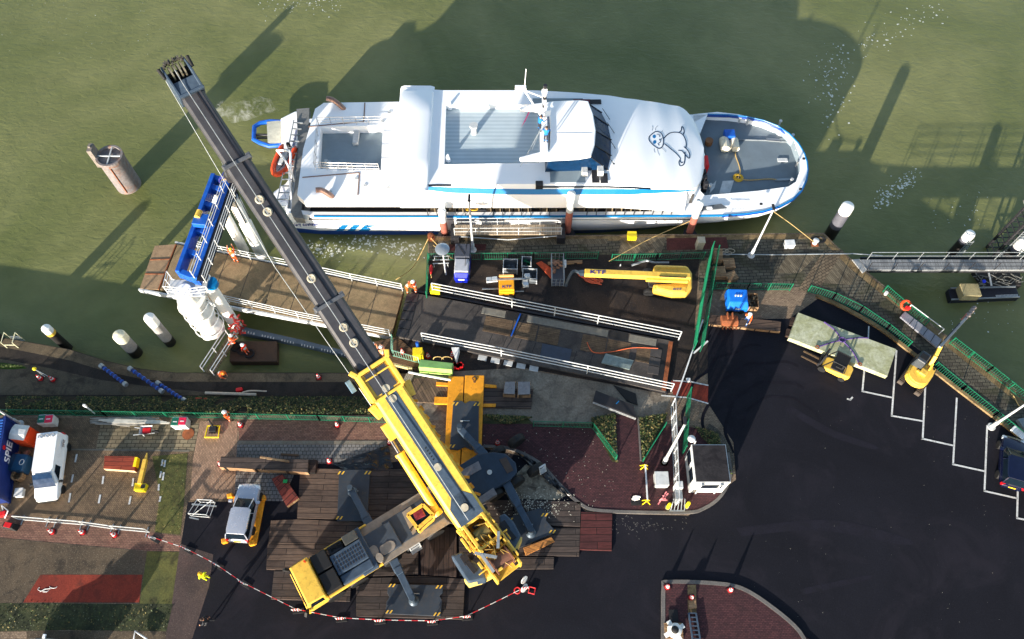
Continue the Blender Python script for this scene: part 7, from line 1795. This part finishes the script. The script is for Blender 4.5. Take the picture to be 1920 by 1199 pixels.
bin_((338,800),GL,'green lidded bin of the pair near the manhole');bin_((351,799),PK,'crimson lidded bin of the pair near the manhole')
mb=MB();random.seed(9)
for k in range(34):
    x=random.uniform(168,230);y=random.uniform(784,796);L=random.uniform(50,90);mb.beam(P(x,y,.05+k*.012),P(x+L,y+random.uniform(-6,8),.06+k*.012),.07,.05)
tag(mb.build('pole_heap',pm('grey poles',(140,136,128),.6,var=.3)),'long heap of thin grey poles along the green fence','poles')
mb=MB()
for k in range(4): mb.beam(P(185+k*8,788+k*1.5,.45),P(300+k*6,790+k*1.2,.42),.14,.06)
tag(mb.build('white_plank',pm('white planks',(190,184,172),.7)),'white planks on top of the heap of grey poles','planks')
o=thing('wheelbarrow','wheelbarrow with a red load on the tan slabs','wheelbarrow',P(280,812),PI+.05)
mb=MB();mb.loft([[(-.3,-.2,.3),(.3,-.2,.3),(.3,.2,.3),(-.3,.2,.3)],[(-.42,-.34,.62),(.5,-.34,.62),(.5,.34,.62),(-.42,.34,.62)]],cap=False);mb.build('tray',LGREY,o)
mb=MB();mb.box(0,0,.4,.6,.45,.16);mb.build('load',RED,o,.05)
mb=MB()
for s in (-1,1): mb.beam((-.5,s*.1,.2),(.95,s*.3,.5),.05,.05);mb.beam((.3,s*.25,.35),(.3,s*.28,0),.05,.05)
mb.build('handles',LGREY,o);mb=MB();mb.cyl((-.6,-.05,.2),(-.6,.05,.2),.2,n=16);mb.build('wheel',BLACK,o)
o=thing('post_guard','yellow square frame around a dark post in the brick pavement','frame',P(400,811))
mb=MB();mb.tube([(-.5,-.45,.15),(.5,-.45,.15),(.45,.45,.15),(-.45,.45,.15)],.07,6,True);mb.build('frame',YELB,o);mb=MB();mb.cyl((0,.3,0),(-.1,.6,1.1),.07);mb.box(0,.2,.0,.5,.4,.3);mb.build('post',DARK,o)
mb=MB();a=P(353,814);mb.cyl((a.x,a.y,0),(a.x,a.y,.03),.45,n=24);tag(mb.build('manhole_cover',RUST),'round rusty manhole cover in the pavement','manhole cover')
for px,lab in (((178,776),'short white leaning post on the green fence at left'),):
    A=P(*px);o=thing('white_post',lab,'post',A);mb=MB();mb.cyl((0,0,0),(0,0,1.5),.06,n=8);mb.box(0,0,1.45,.18,.12,.35);mb.build('post',WHITE,o)
o=thing('steel_trestle','galvanised tube trestle lying on the asphalt by the brick corner','trestle',P(382,955))
mb=MB();cs_=[(-.75,-.5),(.55,-.6),(.75,.45),(-.3,.5)]
for z in (.05,.75): mb.tube([(*c,z) for c in cs_],.035,6,True)
for c in cs_: mb.cyl((*c,0),(*c,.75),.035)
mb.beam((-.75,-.5,.05),(.75,.45,.75),.04,.04);mb.build('frame',LGREY,o)
mb=MB();mb.beam((-.9,.35,.05),(.9,.2,.05),.1,.06);mb.beam((-.9,-.6,.05),(-.2,-.75,.05),.08,.06);mb.build('skid',STEEL,o)
o=thing('barrier_block','black and red barrier block at the left end of the metal barriers','barrier',P(22,988),-.2)
mb=MB();mb.box(0,0,0,1.1,.5,.5,top=.7);mb.build('body',BLACK,o,.05);mb=MB();mb.box(0,0,.36,.5,.34,.2);mb.build('red_panel',RED,o)
o=thing('dark_bin','dark blue green box container beside the blue shipping container','container',P(45,874),-.1)
mb=MB();mb.box(0,0,0,1.25,1.25,.9);mb.build('body',pm('petrol blue',(14,54,84),.5),o,.05)
mb=MB();mb.box(.2,0,.9,.8,1.2,.12);mb.build('lid',pm('petrol lid',(20,66,98),.45),o,.03)
mb=MB();mb.tube([(.4+.16*math.cos(t*PI/8),.2*math.sin(t*PI/8),1.04) for t in range(16)],.025,5,True);mb.build('emblem',LGREY,o)
mb=MB();a=P(38,895);mb.lathe([(.42,0),(.42,.5),(.3,.5),(.3,.1)],18,(a.x,a.y,0));tag(mb.build('cable_reel',WOOD,smooth=True),'wooden cable reel beside the dark blue container','reel')
boxthing('white_box','small white box on the ground in front of the blue container','box',(40,926),0,.55,.6,.35,.1,WHITE)
random.seed(4);mb=MB();a=P(42,858)
for k in range(16): mb.box(a.x+random.uniform(-.6,.6),a.y+random.uniform(-.4,.4),.02+random.random()*.3,.3,.16,.2,random.random()*3)
tag(mb.build('tool_heap',pm('rusty tools',(140,96,80),.7,var=.5,scale=4)),'jumble of small tools between orange cabin and dark box','tools')
mb=MB();a=P(8,965);mb.box(a.x,a.y,0,.5,.4,.3,.3);tag(mb.build('fuel_can',RED,bev=.06),'red canister at the left edge below the blue container','canister')
mb=MB();mb.beam(P(3,948,.3),P(15,958,1.2),.06,.06);mb.beam(P(15,958,1.2),P(9,972,.1),.06,.06);mb.beam(P(3,948,.3),P(9,972,.1),.05,.05);tag(mb.build('tripod',LGREY),'folded light tripod at the corner of the blue container','tripod')
# bicycle sign painted on the red space
mb=MB()
for cx,cy in ((78,1108),(100,1103)): mb.tube([P(cx+7*math.cos(t*PI/6),cy-3+3.4*math.sin(t*PI/6),.022) for t in range(9 if cx==78 else 7)],.02,4)
mb.tube([P(75,1110,.022),P(84,1105,.022),P(95,1104,.022),P(88,1110,.022),P(80,1110,.022)],.028,4);o=mb.build('road_marking',WLINE);o['kind']='structure'
# white framed panel at bottom
mb=MB();q=[P(253,1184,.3),P(275,1198,.3),P(262,1222,.3),P(250,1205,.3)];mb.tube(q,.07,5,True);tag(mb.build('tube_stand',WHITE),'white tubular frame at the bottom edge beside the moss','frame')
# black tarpaulin
def tarp(px,lab,amp=.12,n=16):
    a,b,c,d=[P(*q) for q in px];mb=MB();rows_=[]
    for i in range(n+1):
        r_=[]
        for j in range(n+1):
            u,v=i/n,j/n;p=a.lerp(b,u).lerp(d.lerp(c,u),v);e=Vector((noise.noise(p*1.7),noise.noise(p*1.7+Vector((5,5,5))),0))*.25;p=p+e*min(1,4*min(u,1-u,v,1-v)+.4);p.z=.08+amp*(abs(noise.noise(p*2.3))+.5*abs(noise.noise(p*5)))*2;r_.append(p)
        rows_.append(r_)
    m=n+1;mb.add([p for r in rows_ for p in r],[(i*m+j,i*m+j+1,(i+1)*m+j+1,(i+1)*m+j) for i in range(n) for j in range(n)])
    tag(mb.build('tarpaulin',pm('black plastic sheet',(18,18,20),.28,spec=.6),smooth=True),lab,'tarpaulin')
tarp([(622,872),(728,836),(738,880),(650,884)],'crumpled black plastic sheet on the pavement left of the crane boom')
tarp([(965,848),(1010,868),(1075,935),(1050,925)],'black plastic sheet along the kerb right of the crane')
# chips scattered on the mats
def chips(n,fx_,fy,lab,mat,s=.05,z=.16):
    mb=MB()
    for i in range(n):
        p=P(fx_(),fy(),z);a=random.random()*PI;r=s*random.uniform(.4,1.8);e=Vector((math.cos(a)*r,math.sin(a)*r,0));f=Vector((-math.sin(a)*r*.4,math.cos(a)*r*.4,0));mb.quad(p-e,p-f,p+e,p+f)
    tag(mb.build('chippings',mat,fix=False),lab,None,None,'stuff')
chips(330,lambda:random.gauss(1005,36),lambda:random.gauss(948,13),'pale chippings scattered over the timber mat by the sand patch',pm('pale chips',(196,188,170),.8,var=.3))
chips(160,lambda:random.uniform(905,1150),lambda:random.uniform(800,950),'pale bits of litter scattered over the brick plaza',pm('pale chips',(196,188,170),.8),.035,.135)
chips(70,lambda:random.uniform(1380,1900),lambda:random.uniform(760,1190),'tiny pale specks of litter on the black asphalt',pm('pale chips',(196,188,170),.8),.02,.02)
chips(120,lambda:random.gauss(1190,45),lambda:random.gauss(985,10),'grit washed onto the asphalt below the plaza kerb',pm('grit',(96,92,88),.8),.05,.02)
# bottom island objects
o=thing('bulk_bag','white bulk bag with a dark top on a wooden pallet at the bottom edge','bag',P(1263,1184,.13))
mb=MB()
for k in range(7): mb.box(0,-.45+k*.15,.0,1.2,.12,.1)
mb.build('pallet',WOOD,o);mb=MB();mb.lathe([(.4,.1),(.5,.3),(.46,.6),(.3,.72),(.05,.75)],12);
for v in mb.v: v+=Vector((noise.noise(v*3),noise.noise(v*3+Vector((3,3,3))),0))*.16
mb.build('bag',pm('white fabric',(222,222,218),.8),o,smooth=True)
mb=MB();mb.ball((-.05,0,.8),.26,8,(1,1,.6));mb.build('dark_cap',BLACK,o,smooth=True)
mb=MB()
for a in range(4): t=a*PI/2+.5;mb.box(.55*math.cos(t),.5*math.sin(t),.3,.4,.3,.05,t)
mb.build('flap',pm('white fabric',(222,222,218),.8),o)
o=thing('steel_rack','grey steel gate frame lying on the bottom brick island','steel frame',P(1304,1180,.13))
a,b=P(1298,1150,.3),P(1308,1215,.3);mb=MB()
for s in (-.25,.25): mb.beam(a+Vector((s,0,0)),b+Vector((s,0,0)),.1,.12)
for k in range(9): q=a.lerp(b,k/8);mb.beam(q+Vector((-.25,0,0)),q+Vector((.25,0,0)),.07,.07)
mb.build('frame',SLATE,o,world=True)
mb=MB();mb.prism([tuple(P(*q,.2)[:2]) for q in ((1291,1126),(1304,1124),(1307,1140),(1292,1142))],.13,.2);tag(mb.build('tan_board',WOOD),'tan board on the path of the bottom brick island','board')
mb=MB();a=P(1262,1155);mb.box(a.x,a.y,.13,.6,.75,.05);tag(mb.build('steel_cover',BLACK),'dark square steel cover on the bottom brick island','cover')
# ================= WATER SIDE OBJECTS =================
# plank platform where the workers stand
o=slab('work_platform','narrow weathered plank platform below the bridge joint','platform',[(692,643),(745,632),(790,670),(786,690),(694,672)],-.05,.04,wood_mat('platform planks',(110,84,60),(90,68,50),1.4,.15,20,(30,22,16),(60,44,34),.5),None,.01,'planks')
mb=MB();a=P(700,671,-.1);b=P(775,690,-.1)
for k in range(20): q=a.lerp(b,k/20);mb.box(q.x,q.y-.1,-.4,.16,.12,.4)
mb.build('fender_boards',pm('pale fender boards',(200,186,130),.7),o,world=True)
pt=slab('pontoon','brown floating pontoon raft beside the white wrapped column','pontoon',[(432,640),(519,640),(519,678),(430,678)],-2.6,-1.75,pm('brown raft deck',(78,58,44),.8,dirt=.6,dcol=(48,38,30)),None,.04,'deck')
mb=MB();a=P(452,652,-1.7)
for k in range(3): mb.tube([a+Vector((-.4+.6*k+.35*math.cos(t*PI/6),.35*math.sin(t*PI/6)-.3*k,.1)) for t in range(12)],.1,6,True)
mb.build('tyre_fender',BLACK,pt,world=True)
o=slab('floating_walkway','narrow grey floating walkway beneath the loading bridge','walkway',[(452,612),(560,636),(672,664),(672,672),(560,645),(450,624)],-2.6,-1.9,pm('walkway slate',(84,98,112),.5,dirt=.3),None,.03,'deck')
mb=MB()
for t in range(40):
    if t%7<5: q=P(455,621,-1.88).lerp(P(668,671,-1.88),t/40);mb.box(q.x,q.y,-1.9,.07,.18,.03)
mb.build('grating',LGREY,o,world=True)
o=thing('gangway','narrow sloping gangway with white handrails below the wrapped column','gangway',P(405,665,-1.5))
A0,A1=P(383,697,-.9),P(428,628,-1.2);d=(A1-A0);e=Vector((d.y,-d.x,0)).normalized()
mb=MB();mb.beam(A0+e*.45,A1+e*.45,.8,.08);mb.build('deck',wood_mat('gangway planks',(110,100,76),(92,84,62),.9,.16,50,(34,30,22),(60,54,40),.4),o,world=True)
for s in (0,.9):
    mb=MB();q=e*s
    for z in (.55,1.0): mb.tube([A0+q+Vector((0,0,z)),A1+q+Vector((0,0,z))],.04,6)
    for t in (0,.5,1): mb.cyl(A0.lerp(A1,t)+q,A0.lerp(A1,t)+q+Vector((0,0,1.0)),.04,n=6)
    mb.build('handrail',WHITE,o,world=True)
# ferry gangway on the pier
g0=P(853,432,.9);g1=P(1052,431,.9)
o=thing('ferry_gangway','grey passenger gangway lying along the ferry between two mooring posts','gangway',(g0+g1)/2)
mb=MB();mb.beam(g0,g1,1.0,.12);mb.build('deck',wood_mat('gangway boards',(170,152,130),(148,132,112),1,.2,90,(80,70,60),(110,98,84),.35),o,world=True)
for s in (-.5,.5): railing([g0+Vector((0,s,0)),g1+Vector((0,s,0))],1.0,LGREY,o,'handrail',.03,2,2.0)
for q in (g0,g1):
    mb=MB();mb.box(q.x,q.y-.1,.0,.7,1.5,.9);mb.build('support',DARK,o,world=True)
mb=MB();mb.tube([g0+Vector((.3,-.5,-.2)),g0.lerp(g1,.5)+Vector((0,-.5,-.75)),g1+Vector((-.3,-.5,-.2))],.05,6);mb.build('truss',LGREY,o,world=True)
# right footbridge, pontoon, dolphin tower
fb=thing('footbridge','long grey slatted footbridge leading from the pier over the water to the right','footbridge',P(1760,496,.2))
mb=MB();mb.prism([(p.x,p.y) for p in PL([(1612,487),(1960,487),(1960,506),(1625,506)],.2)],-.05,.2);mb.build('deck',wood_mat('grey slats',(134,136,138),(118,120,122),1.2,.12,90,(56,58,60),(90,90,92),.3),fb,world=True)
mb=MB();mb.prism([(p.x,p.y) for p in PL([(1598,487),(1612,486),(1626,506),(1618,512)],.15)],.03,.15);mb.build('landing_plate',pm('landing plate',(160,160,158),.5,.3,dirt=.3),fb,world=True)
for y in (487,506): railing([P(1626,y,.2),P(1960,y,.2)],1.1,DARK if y>500 else STEEL,fb,'handrail',.03,2,2.2)
mb=MB();mb.beam(P(1612,508,-.2),P(1960,508,-.2),.12,.45);mb.beam(P(1612,486,-.2),P(1960,486,-.2),.12,.45);mb.build('side_beam',DARK,fb,world=True)
mb=MB();mb.tube([P(1655,480,.05),P(1600,476,.05),P(1450,478,.1),P(1330,477,.05)],.05,6);tag(mb.build('grey_pipe',STEEL),'thin grey pipe running along the pier walkway to the footbridge','pipe')
pn=slab('pontoon','black floating pontoon carrying a stained crate below the footbridge','pontoon',[(1778,542),(1905,538),(1913,558),(1783,563)],-2.7,-1.92,pm('black pontoon',(26,28,40),.4,dirt=.3,dcol=(60,62,70)),None,.05,'hull')
mb=MB();mb.beam(P(1782,541,-1.85),P(1904,538,-1.85),.1,.12);mb.beam(P(1784,562,-1.85),P(1912,557,-1.85),.1,.12);mb.build('rim',STEEL,pn,world=True)
mb=MB();
for k in range(16): q=P(1868+k*2.6,556-k*.1,-1.9);mb.box(q.x,q.y,-1.9,.06,.22,.05)
mb.build('grating',LGREY,pn,world=True)
pn2=slab('landing_stage','dark landing stage with netting and a blue lamp under the footbridge','landing stage',[(1826,508),(1912,506),(1916,536),(1850,538)],-2.7,-1.95,pm('dark stage',(48,44,42),.7,dirt=.6,dcol=(90,80,70)),None,.03,'deck')
mb=MB();q=P(1845,528,-1.85);mb.ball((q.x,q.y,-1.85),.16,8);mb.build('blue_cap',pm('vivid blue',(20,50,230),.3),pn2,smooth=True,world=True)
mb=MB();random.seed(8)
for k in range(40): q=P(random.uniform(1830,1912),random.uniform(510,536),-1.9);mb.beam(q,q+Vector((random.uniform(-.8,.8),random.uniform(-.5,.5),.1)),.06,.05)
mb.build('netting',pm('net grey',(120,118,112),.8),pn2,world=True)
mb=MB();mb.beam(P(1853,508,-1.8),P(1859,536,-1.8),.12,.1);mb.build('white_bar',WHITE,pn2,world=True)
# dolphin tower at right edge
bp=P(1868,475,WZ);o=thing('pile_tower','dark steel ladder tower of a berthing dolphin at the right picture edge','mooring tower',(bp.x,bp.y,WZ),.0)
ht=6.3
mb=MB()
for x,y in ((-.7,-.6),(.7,-.6),(.7,.6),(-.7,.6)): mb.beam((x,y,-1),(x,y,ht),.16,.16)
for k in range(9):
    z=k*ht/8
    for a,b in (((-.7,-.6),(.7,-.6)),((.7,-.6),(.7,.6)),((.7,.6),(-.7,.6)),((-.7,.6),(-.7,-.6))): mb.beam((*a,z),(*b,z),.07,.07)
    if k<8: mb.beam((-.7,-.6,z),(.7,-.6,z+ht/8),.05,.05)
mb.build('lattice',pm('tower black',(38,38,42),.5,dirt=.3,dcol=(80,78,70)),o)
mb=MB()
for s in (-.2,.2): mb.beam((s-.1,-.75,-.5),(s-.1,-.75,ht),.05,.05)
for k in range(20): mb.beam((-.3,-.75,k*.31),(.1,-.75,k*.31),.04,.04)
mb.build('ladder',STEEL,o)
mb=MB();mb.box(.6,.1,ht,3.0,1.9,.1);mb.build('platform',wood_mat('grey platform slats',(150,146,140),(120,118,114),.5,.2,60,(50,50,50),(90,88,84),.3),o)
mb=MB();local_rail(.6,.1,3.0,1.9,ht+.1,1.1,mb);mb.build('platform_railing',DARK,o)
mb=MB();mb.lathe([(.5,-1),(.5,ht-1.2),(.45,ht-.8),(.01,ht-.7)],18,(1.3,-.1,0));mb.build('white_pile',PWHITE,o,smooth=True)
mb=MB();mb.box(-.2,-1.2,-.2,.9,.6,.5);mb.tube([(-.8,-1,0),(-.6,-1.1,.6),(0,-1.2,.7),(.5,-1.1,.2)],.08,6);mb.build('yellow_fitting',pm('dull yellow',(150,140,64),.7),o)
# life ring and grey gangway part on the walkway
o=thing('life_ring','orange life ring hanging on the outer green railing','life ring',P(1696,578,.5))
mb=MB();mb.tube([(.36*math.cos(t*PI/10),.1+.3*math.sin(t*PI/10),.3+.2*math.sin(t*PI/10)) for t in range(20)],.11,8,True);mb.build('ring',ORANGE,o,smooth=True)
mb=MB();mb.box(.1,-.15,.1,.35,.25,.35);mb.build('holder',RED,o,.04)
for px,lab in (((1660,552),'white round cap on the outer walkway railing'),): mb=MB();a=P(*px,.3);mb.cyl(a,a+Vector((0,0,.3)),.14,n=12);tag(mb.build('railing_cap',WHITE),lab,'light')  # plain white round cap on the railing, no lamp in it
o=slab('gangway_section','grey steel gangway section lying on the diagonal walkway','gangway',[(1697,584),(1766,637),(1757,652),(1688,594)],.1,.28,pm('grey gangway deck',(134,134,142),.5,.2,dirt=.2),None,.02,'deck')
mb=MB();
for t in (.25,.62,.82): mb.beam(P(1697,584,.29).lerp(P(1766,637,.29),t),P(1688,594,.29).lerp(P(1757,652,.29),t),.05,.02)
mb.build('deck_joint',DARK,o,world=True)
railing([P(1700,582,.28),P(1760,627,.28)],.9,LGREY,o,'handrail',.035,1,2.0)
o=slab('ramp_board','white slatted board leaning on the green railing at the right edge','board',[(1903,798),(1925,815),(1920,826),(1895,806)],.9,1.0,wood_mat('white slats',(226,226,224),(206,206,204),1,.14,-40,(120,120,120),(170,170,170),.2),None,.01,'slats')
slab1('metal_sheet','grey panel lying behind the railing at the right edge','panel',[(1908,786),(1935,780),(1935,812),(1922,806)],.03,.4,pm('panel grey',(120,128,130),.5))
# ropes and bollards
def rope(pts,lab,r=.035): mb=MB();mb.tube(smoothpts([P(*p) for p in pts],6),r,5);tag(mb.build('mooring_rope',ROPE),lab,'rope')
rope([(1449,396,1.6),(1488,424,.4),(1527,455,.5)],'mooring rope from the ferry bow down to the white bollard')
rope([(1294,415,1.3),(1215,450,.6),(1142,490,1.0)],'long mooring rope from the ferry side to the white ball post')
rope([(803,448,.5),(775,500,-1.2),(742,525,-2.3)],'slack rope hanging from the pier corner into the water')
rope([(808,447,.5),(830,470,.1),(850,487,.1),(812,460,.1)],'slack rope looped on the left end of the pier')
mb=MB()
for k in range(5): mb.tube([P(1345+k*6+9*math.cos(t*PI/7),471+4*math.sin(t*PI/7)+k%2*4,.05+.02*k) for t in range(14)],.03,4,True)
tag(mb.build('rope_tangle',pm('pale rope',(170,160,140),.8)),'loose tangle of pale ropes above the pallets','ropes')
mb=MB()
for k in range(4): mb.tube([P(880+k*3+7*math.cos(t*PI/7),392+3*math.sin(t*PI/7),1.0+.05*k) for t in range(14)],.05,5,True)
tag(mb.build('rope_coil',pm('yellow rope',(206,164,50),.9)),'yellow rope coil in the left boarding gate of the ferry','rope')
for px,lab in (((1527,457),'white topped mooring bollard at the pier corner'),((808,447),'rusty mooring bollard at the left pier corner')):
    p=P(*px,.02);o=thing('bollard',lab,'bollard',p);mb=MB();mb.lathe([(.2,0),(.16,.3),(.25,.42),(.25,.5),(.1,.55),(.01,.56)],14);mb.build('post',WHITE if 'white' in lab else RUST,o,smooth=True)
    mb=MB();mb.box(0,0,0,.6,.6,.04);mb.build('base_plate',RUST,o)
mb=MB()
for k in range(3): mb.tube([P(1532+k*2+12*math.cos(t*PI/9),450+6*math.sin(t*PI/9),.06) for t in range(18)],.05,5,True)
tag(mb.build('rope_coil',BLACK),'black rope coil by the white topped bollard','rope')
mb=MB();mb.tube(smoothpts([P(1895,738,.05),P(1902,745,.05),P(1908,757,.05),P(1914,766,.05)],4),.05,5);tag(mb.build('mooring_rope',ROPE),'short yellow rope on the walkway coping at the right edge','rope')
# long white pole leaning at ramp end
mb=MB();mb.beam(P(1318,600,.3),P(1284,700,.3),.1,.1);mb.beam(P(1284,700,.3),P(1268,745,.3),.1,.1);tag(mb.build('white_pole',WHITE),'long white kinked pole on the ground right of the ramp','pole')
mb=MB();mb.beam(P(1300,663,.1),P(1327,640,.1),.12,.1);tag(mb.build('white_plank',WHITE),'white plank lying right of the green double fence','plank')
mb=MB();a=P(1290,714);mb.box(a.x,a.y,.02,.3,.3,.15);tag(mb.build('white_block',WHITE),'small white block on the red strip below the ramp','block')
# wisps of engine exhaust over the water
sm_=bpy.data.materials.new('exhaust haze');sm_.use_nodes=True;n_=sm_.node_tree.nodes;l_=sm_.node_tree.links
n_.remove(n_['Principled BSDF']);pv=n_.new('ShaderNodeVolumePrincipled');pv.inputs['Color'].default_value=(.95,.95,.95,1);l_.new(pv.outputs[0],n_['Material Output'].inputs['Volume'])
tc=n_.new('ShaderNodeTexCoord');nn=nz(n_,l_,tc.outputs['Object'],.95,6,.65,1.2)
mr=n_.new('ShaderNodeMapRange');mr.inputs[1].default_value=.54;mr.inputs[2].default_value=.82;mr.inputs[4].default_value=1.5;l_.new(nn,mr.inputs[0]);l_.new(mr.outputs[0],pv.inputs['Density'])
mb=MB();secs=[]
for px,r in (((538,202),.15),((520,199),.6),((490,199),.95),((460,206),1.15),((435,209),1.2),((412,206),.9),((398,203),.3)):
    a=P(*px,-1.2);secs.append([a+Vector((0,r*math.cos(t*PI/6),.9*r*math.sin(t*PI/6))) for t in range(12)])
mb.loft(secs);o=mb.build('exhaust_smoke',sm_);tag(o,'thin white exhaust smoke drifting over the water behind the ferry',None,None,'stuff')

slab1('timber_baulk','orange brown timber baulk lying at the edge of the wavy outrigger plate','timber',[(981,1027),(1034,1007),(1040,1016),(986,1042)],.3,.42,wood_mat('orange timber',(190,128,66),(160,104,54),3,.3,20,(90,60,40),(120,76,44),.4))
# ================= CAMERA, LIGHT =================
cam=bpy.data.cameras.new('camera');co=bpy.data.objects.new('camera',cam);C.objects.link(co)
co.location=(0,0,H);co.rotation_euler=(TH,0,0);cam.sensor_width=36;cam.lens=F/1920*36;cam.clip_end=3000
bpy.context.scene.camera=co
SAZ=R(29.5);SEL=R(11.0)
sd=bpy.data.lights.new('sun','SUN');sd.energy=4.6;sd.angle=R(.6);sd.color=(1,.92,.80)
so=bpy.data.objects.new('sun',sd);C.objects.link(so)
d=Vector((math.sin(SAZ)*math.cos(SEL),math.cos(SAZ)*math.cos(SEL),-math.sin(SEL)))
so.rotation_euler=d.to_track_quat('-Z','Y').to_euler()
w=bpy.data.worlds.new('World');bpy.context.scene.world=w;w.use_nodes=True
n=w.node_tree.nodes;l=w.node_tree.links;bg=n['Background']
sk=n.new('ShaderNodeTexSky');sk.sky_type='NISHITA';sk.sun_disc=False;sk.sun_elevation=SEL;sk.sun_rotation=SAZ+PI;sk.air_density=1.0;sk.dust_density=1.0
l.new(sk.outputs[0],bg.inputs[0]);bg.inputs[1].default_value=.108
vs=bpy.context.scene.view_settings;vs.view_transform='Standard';vs.look='None';vs.exposure=1.55;vs.gamma=1
bpy.context.scene.cycles.max_bounces=5
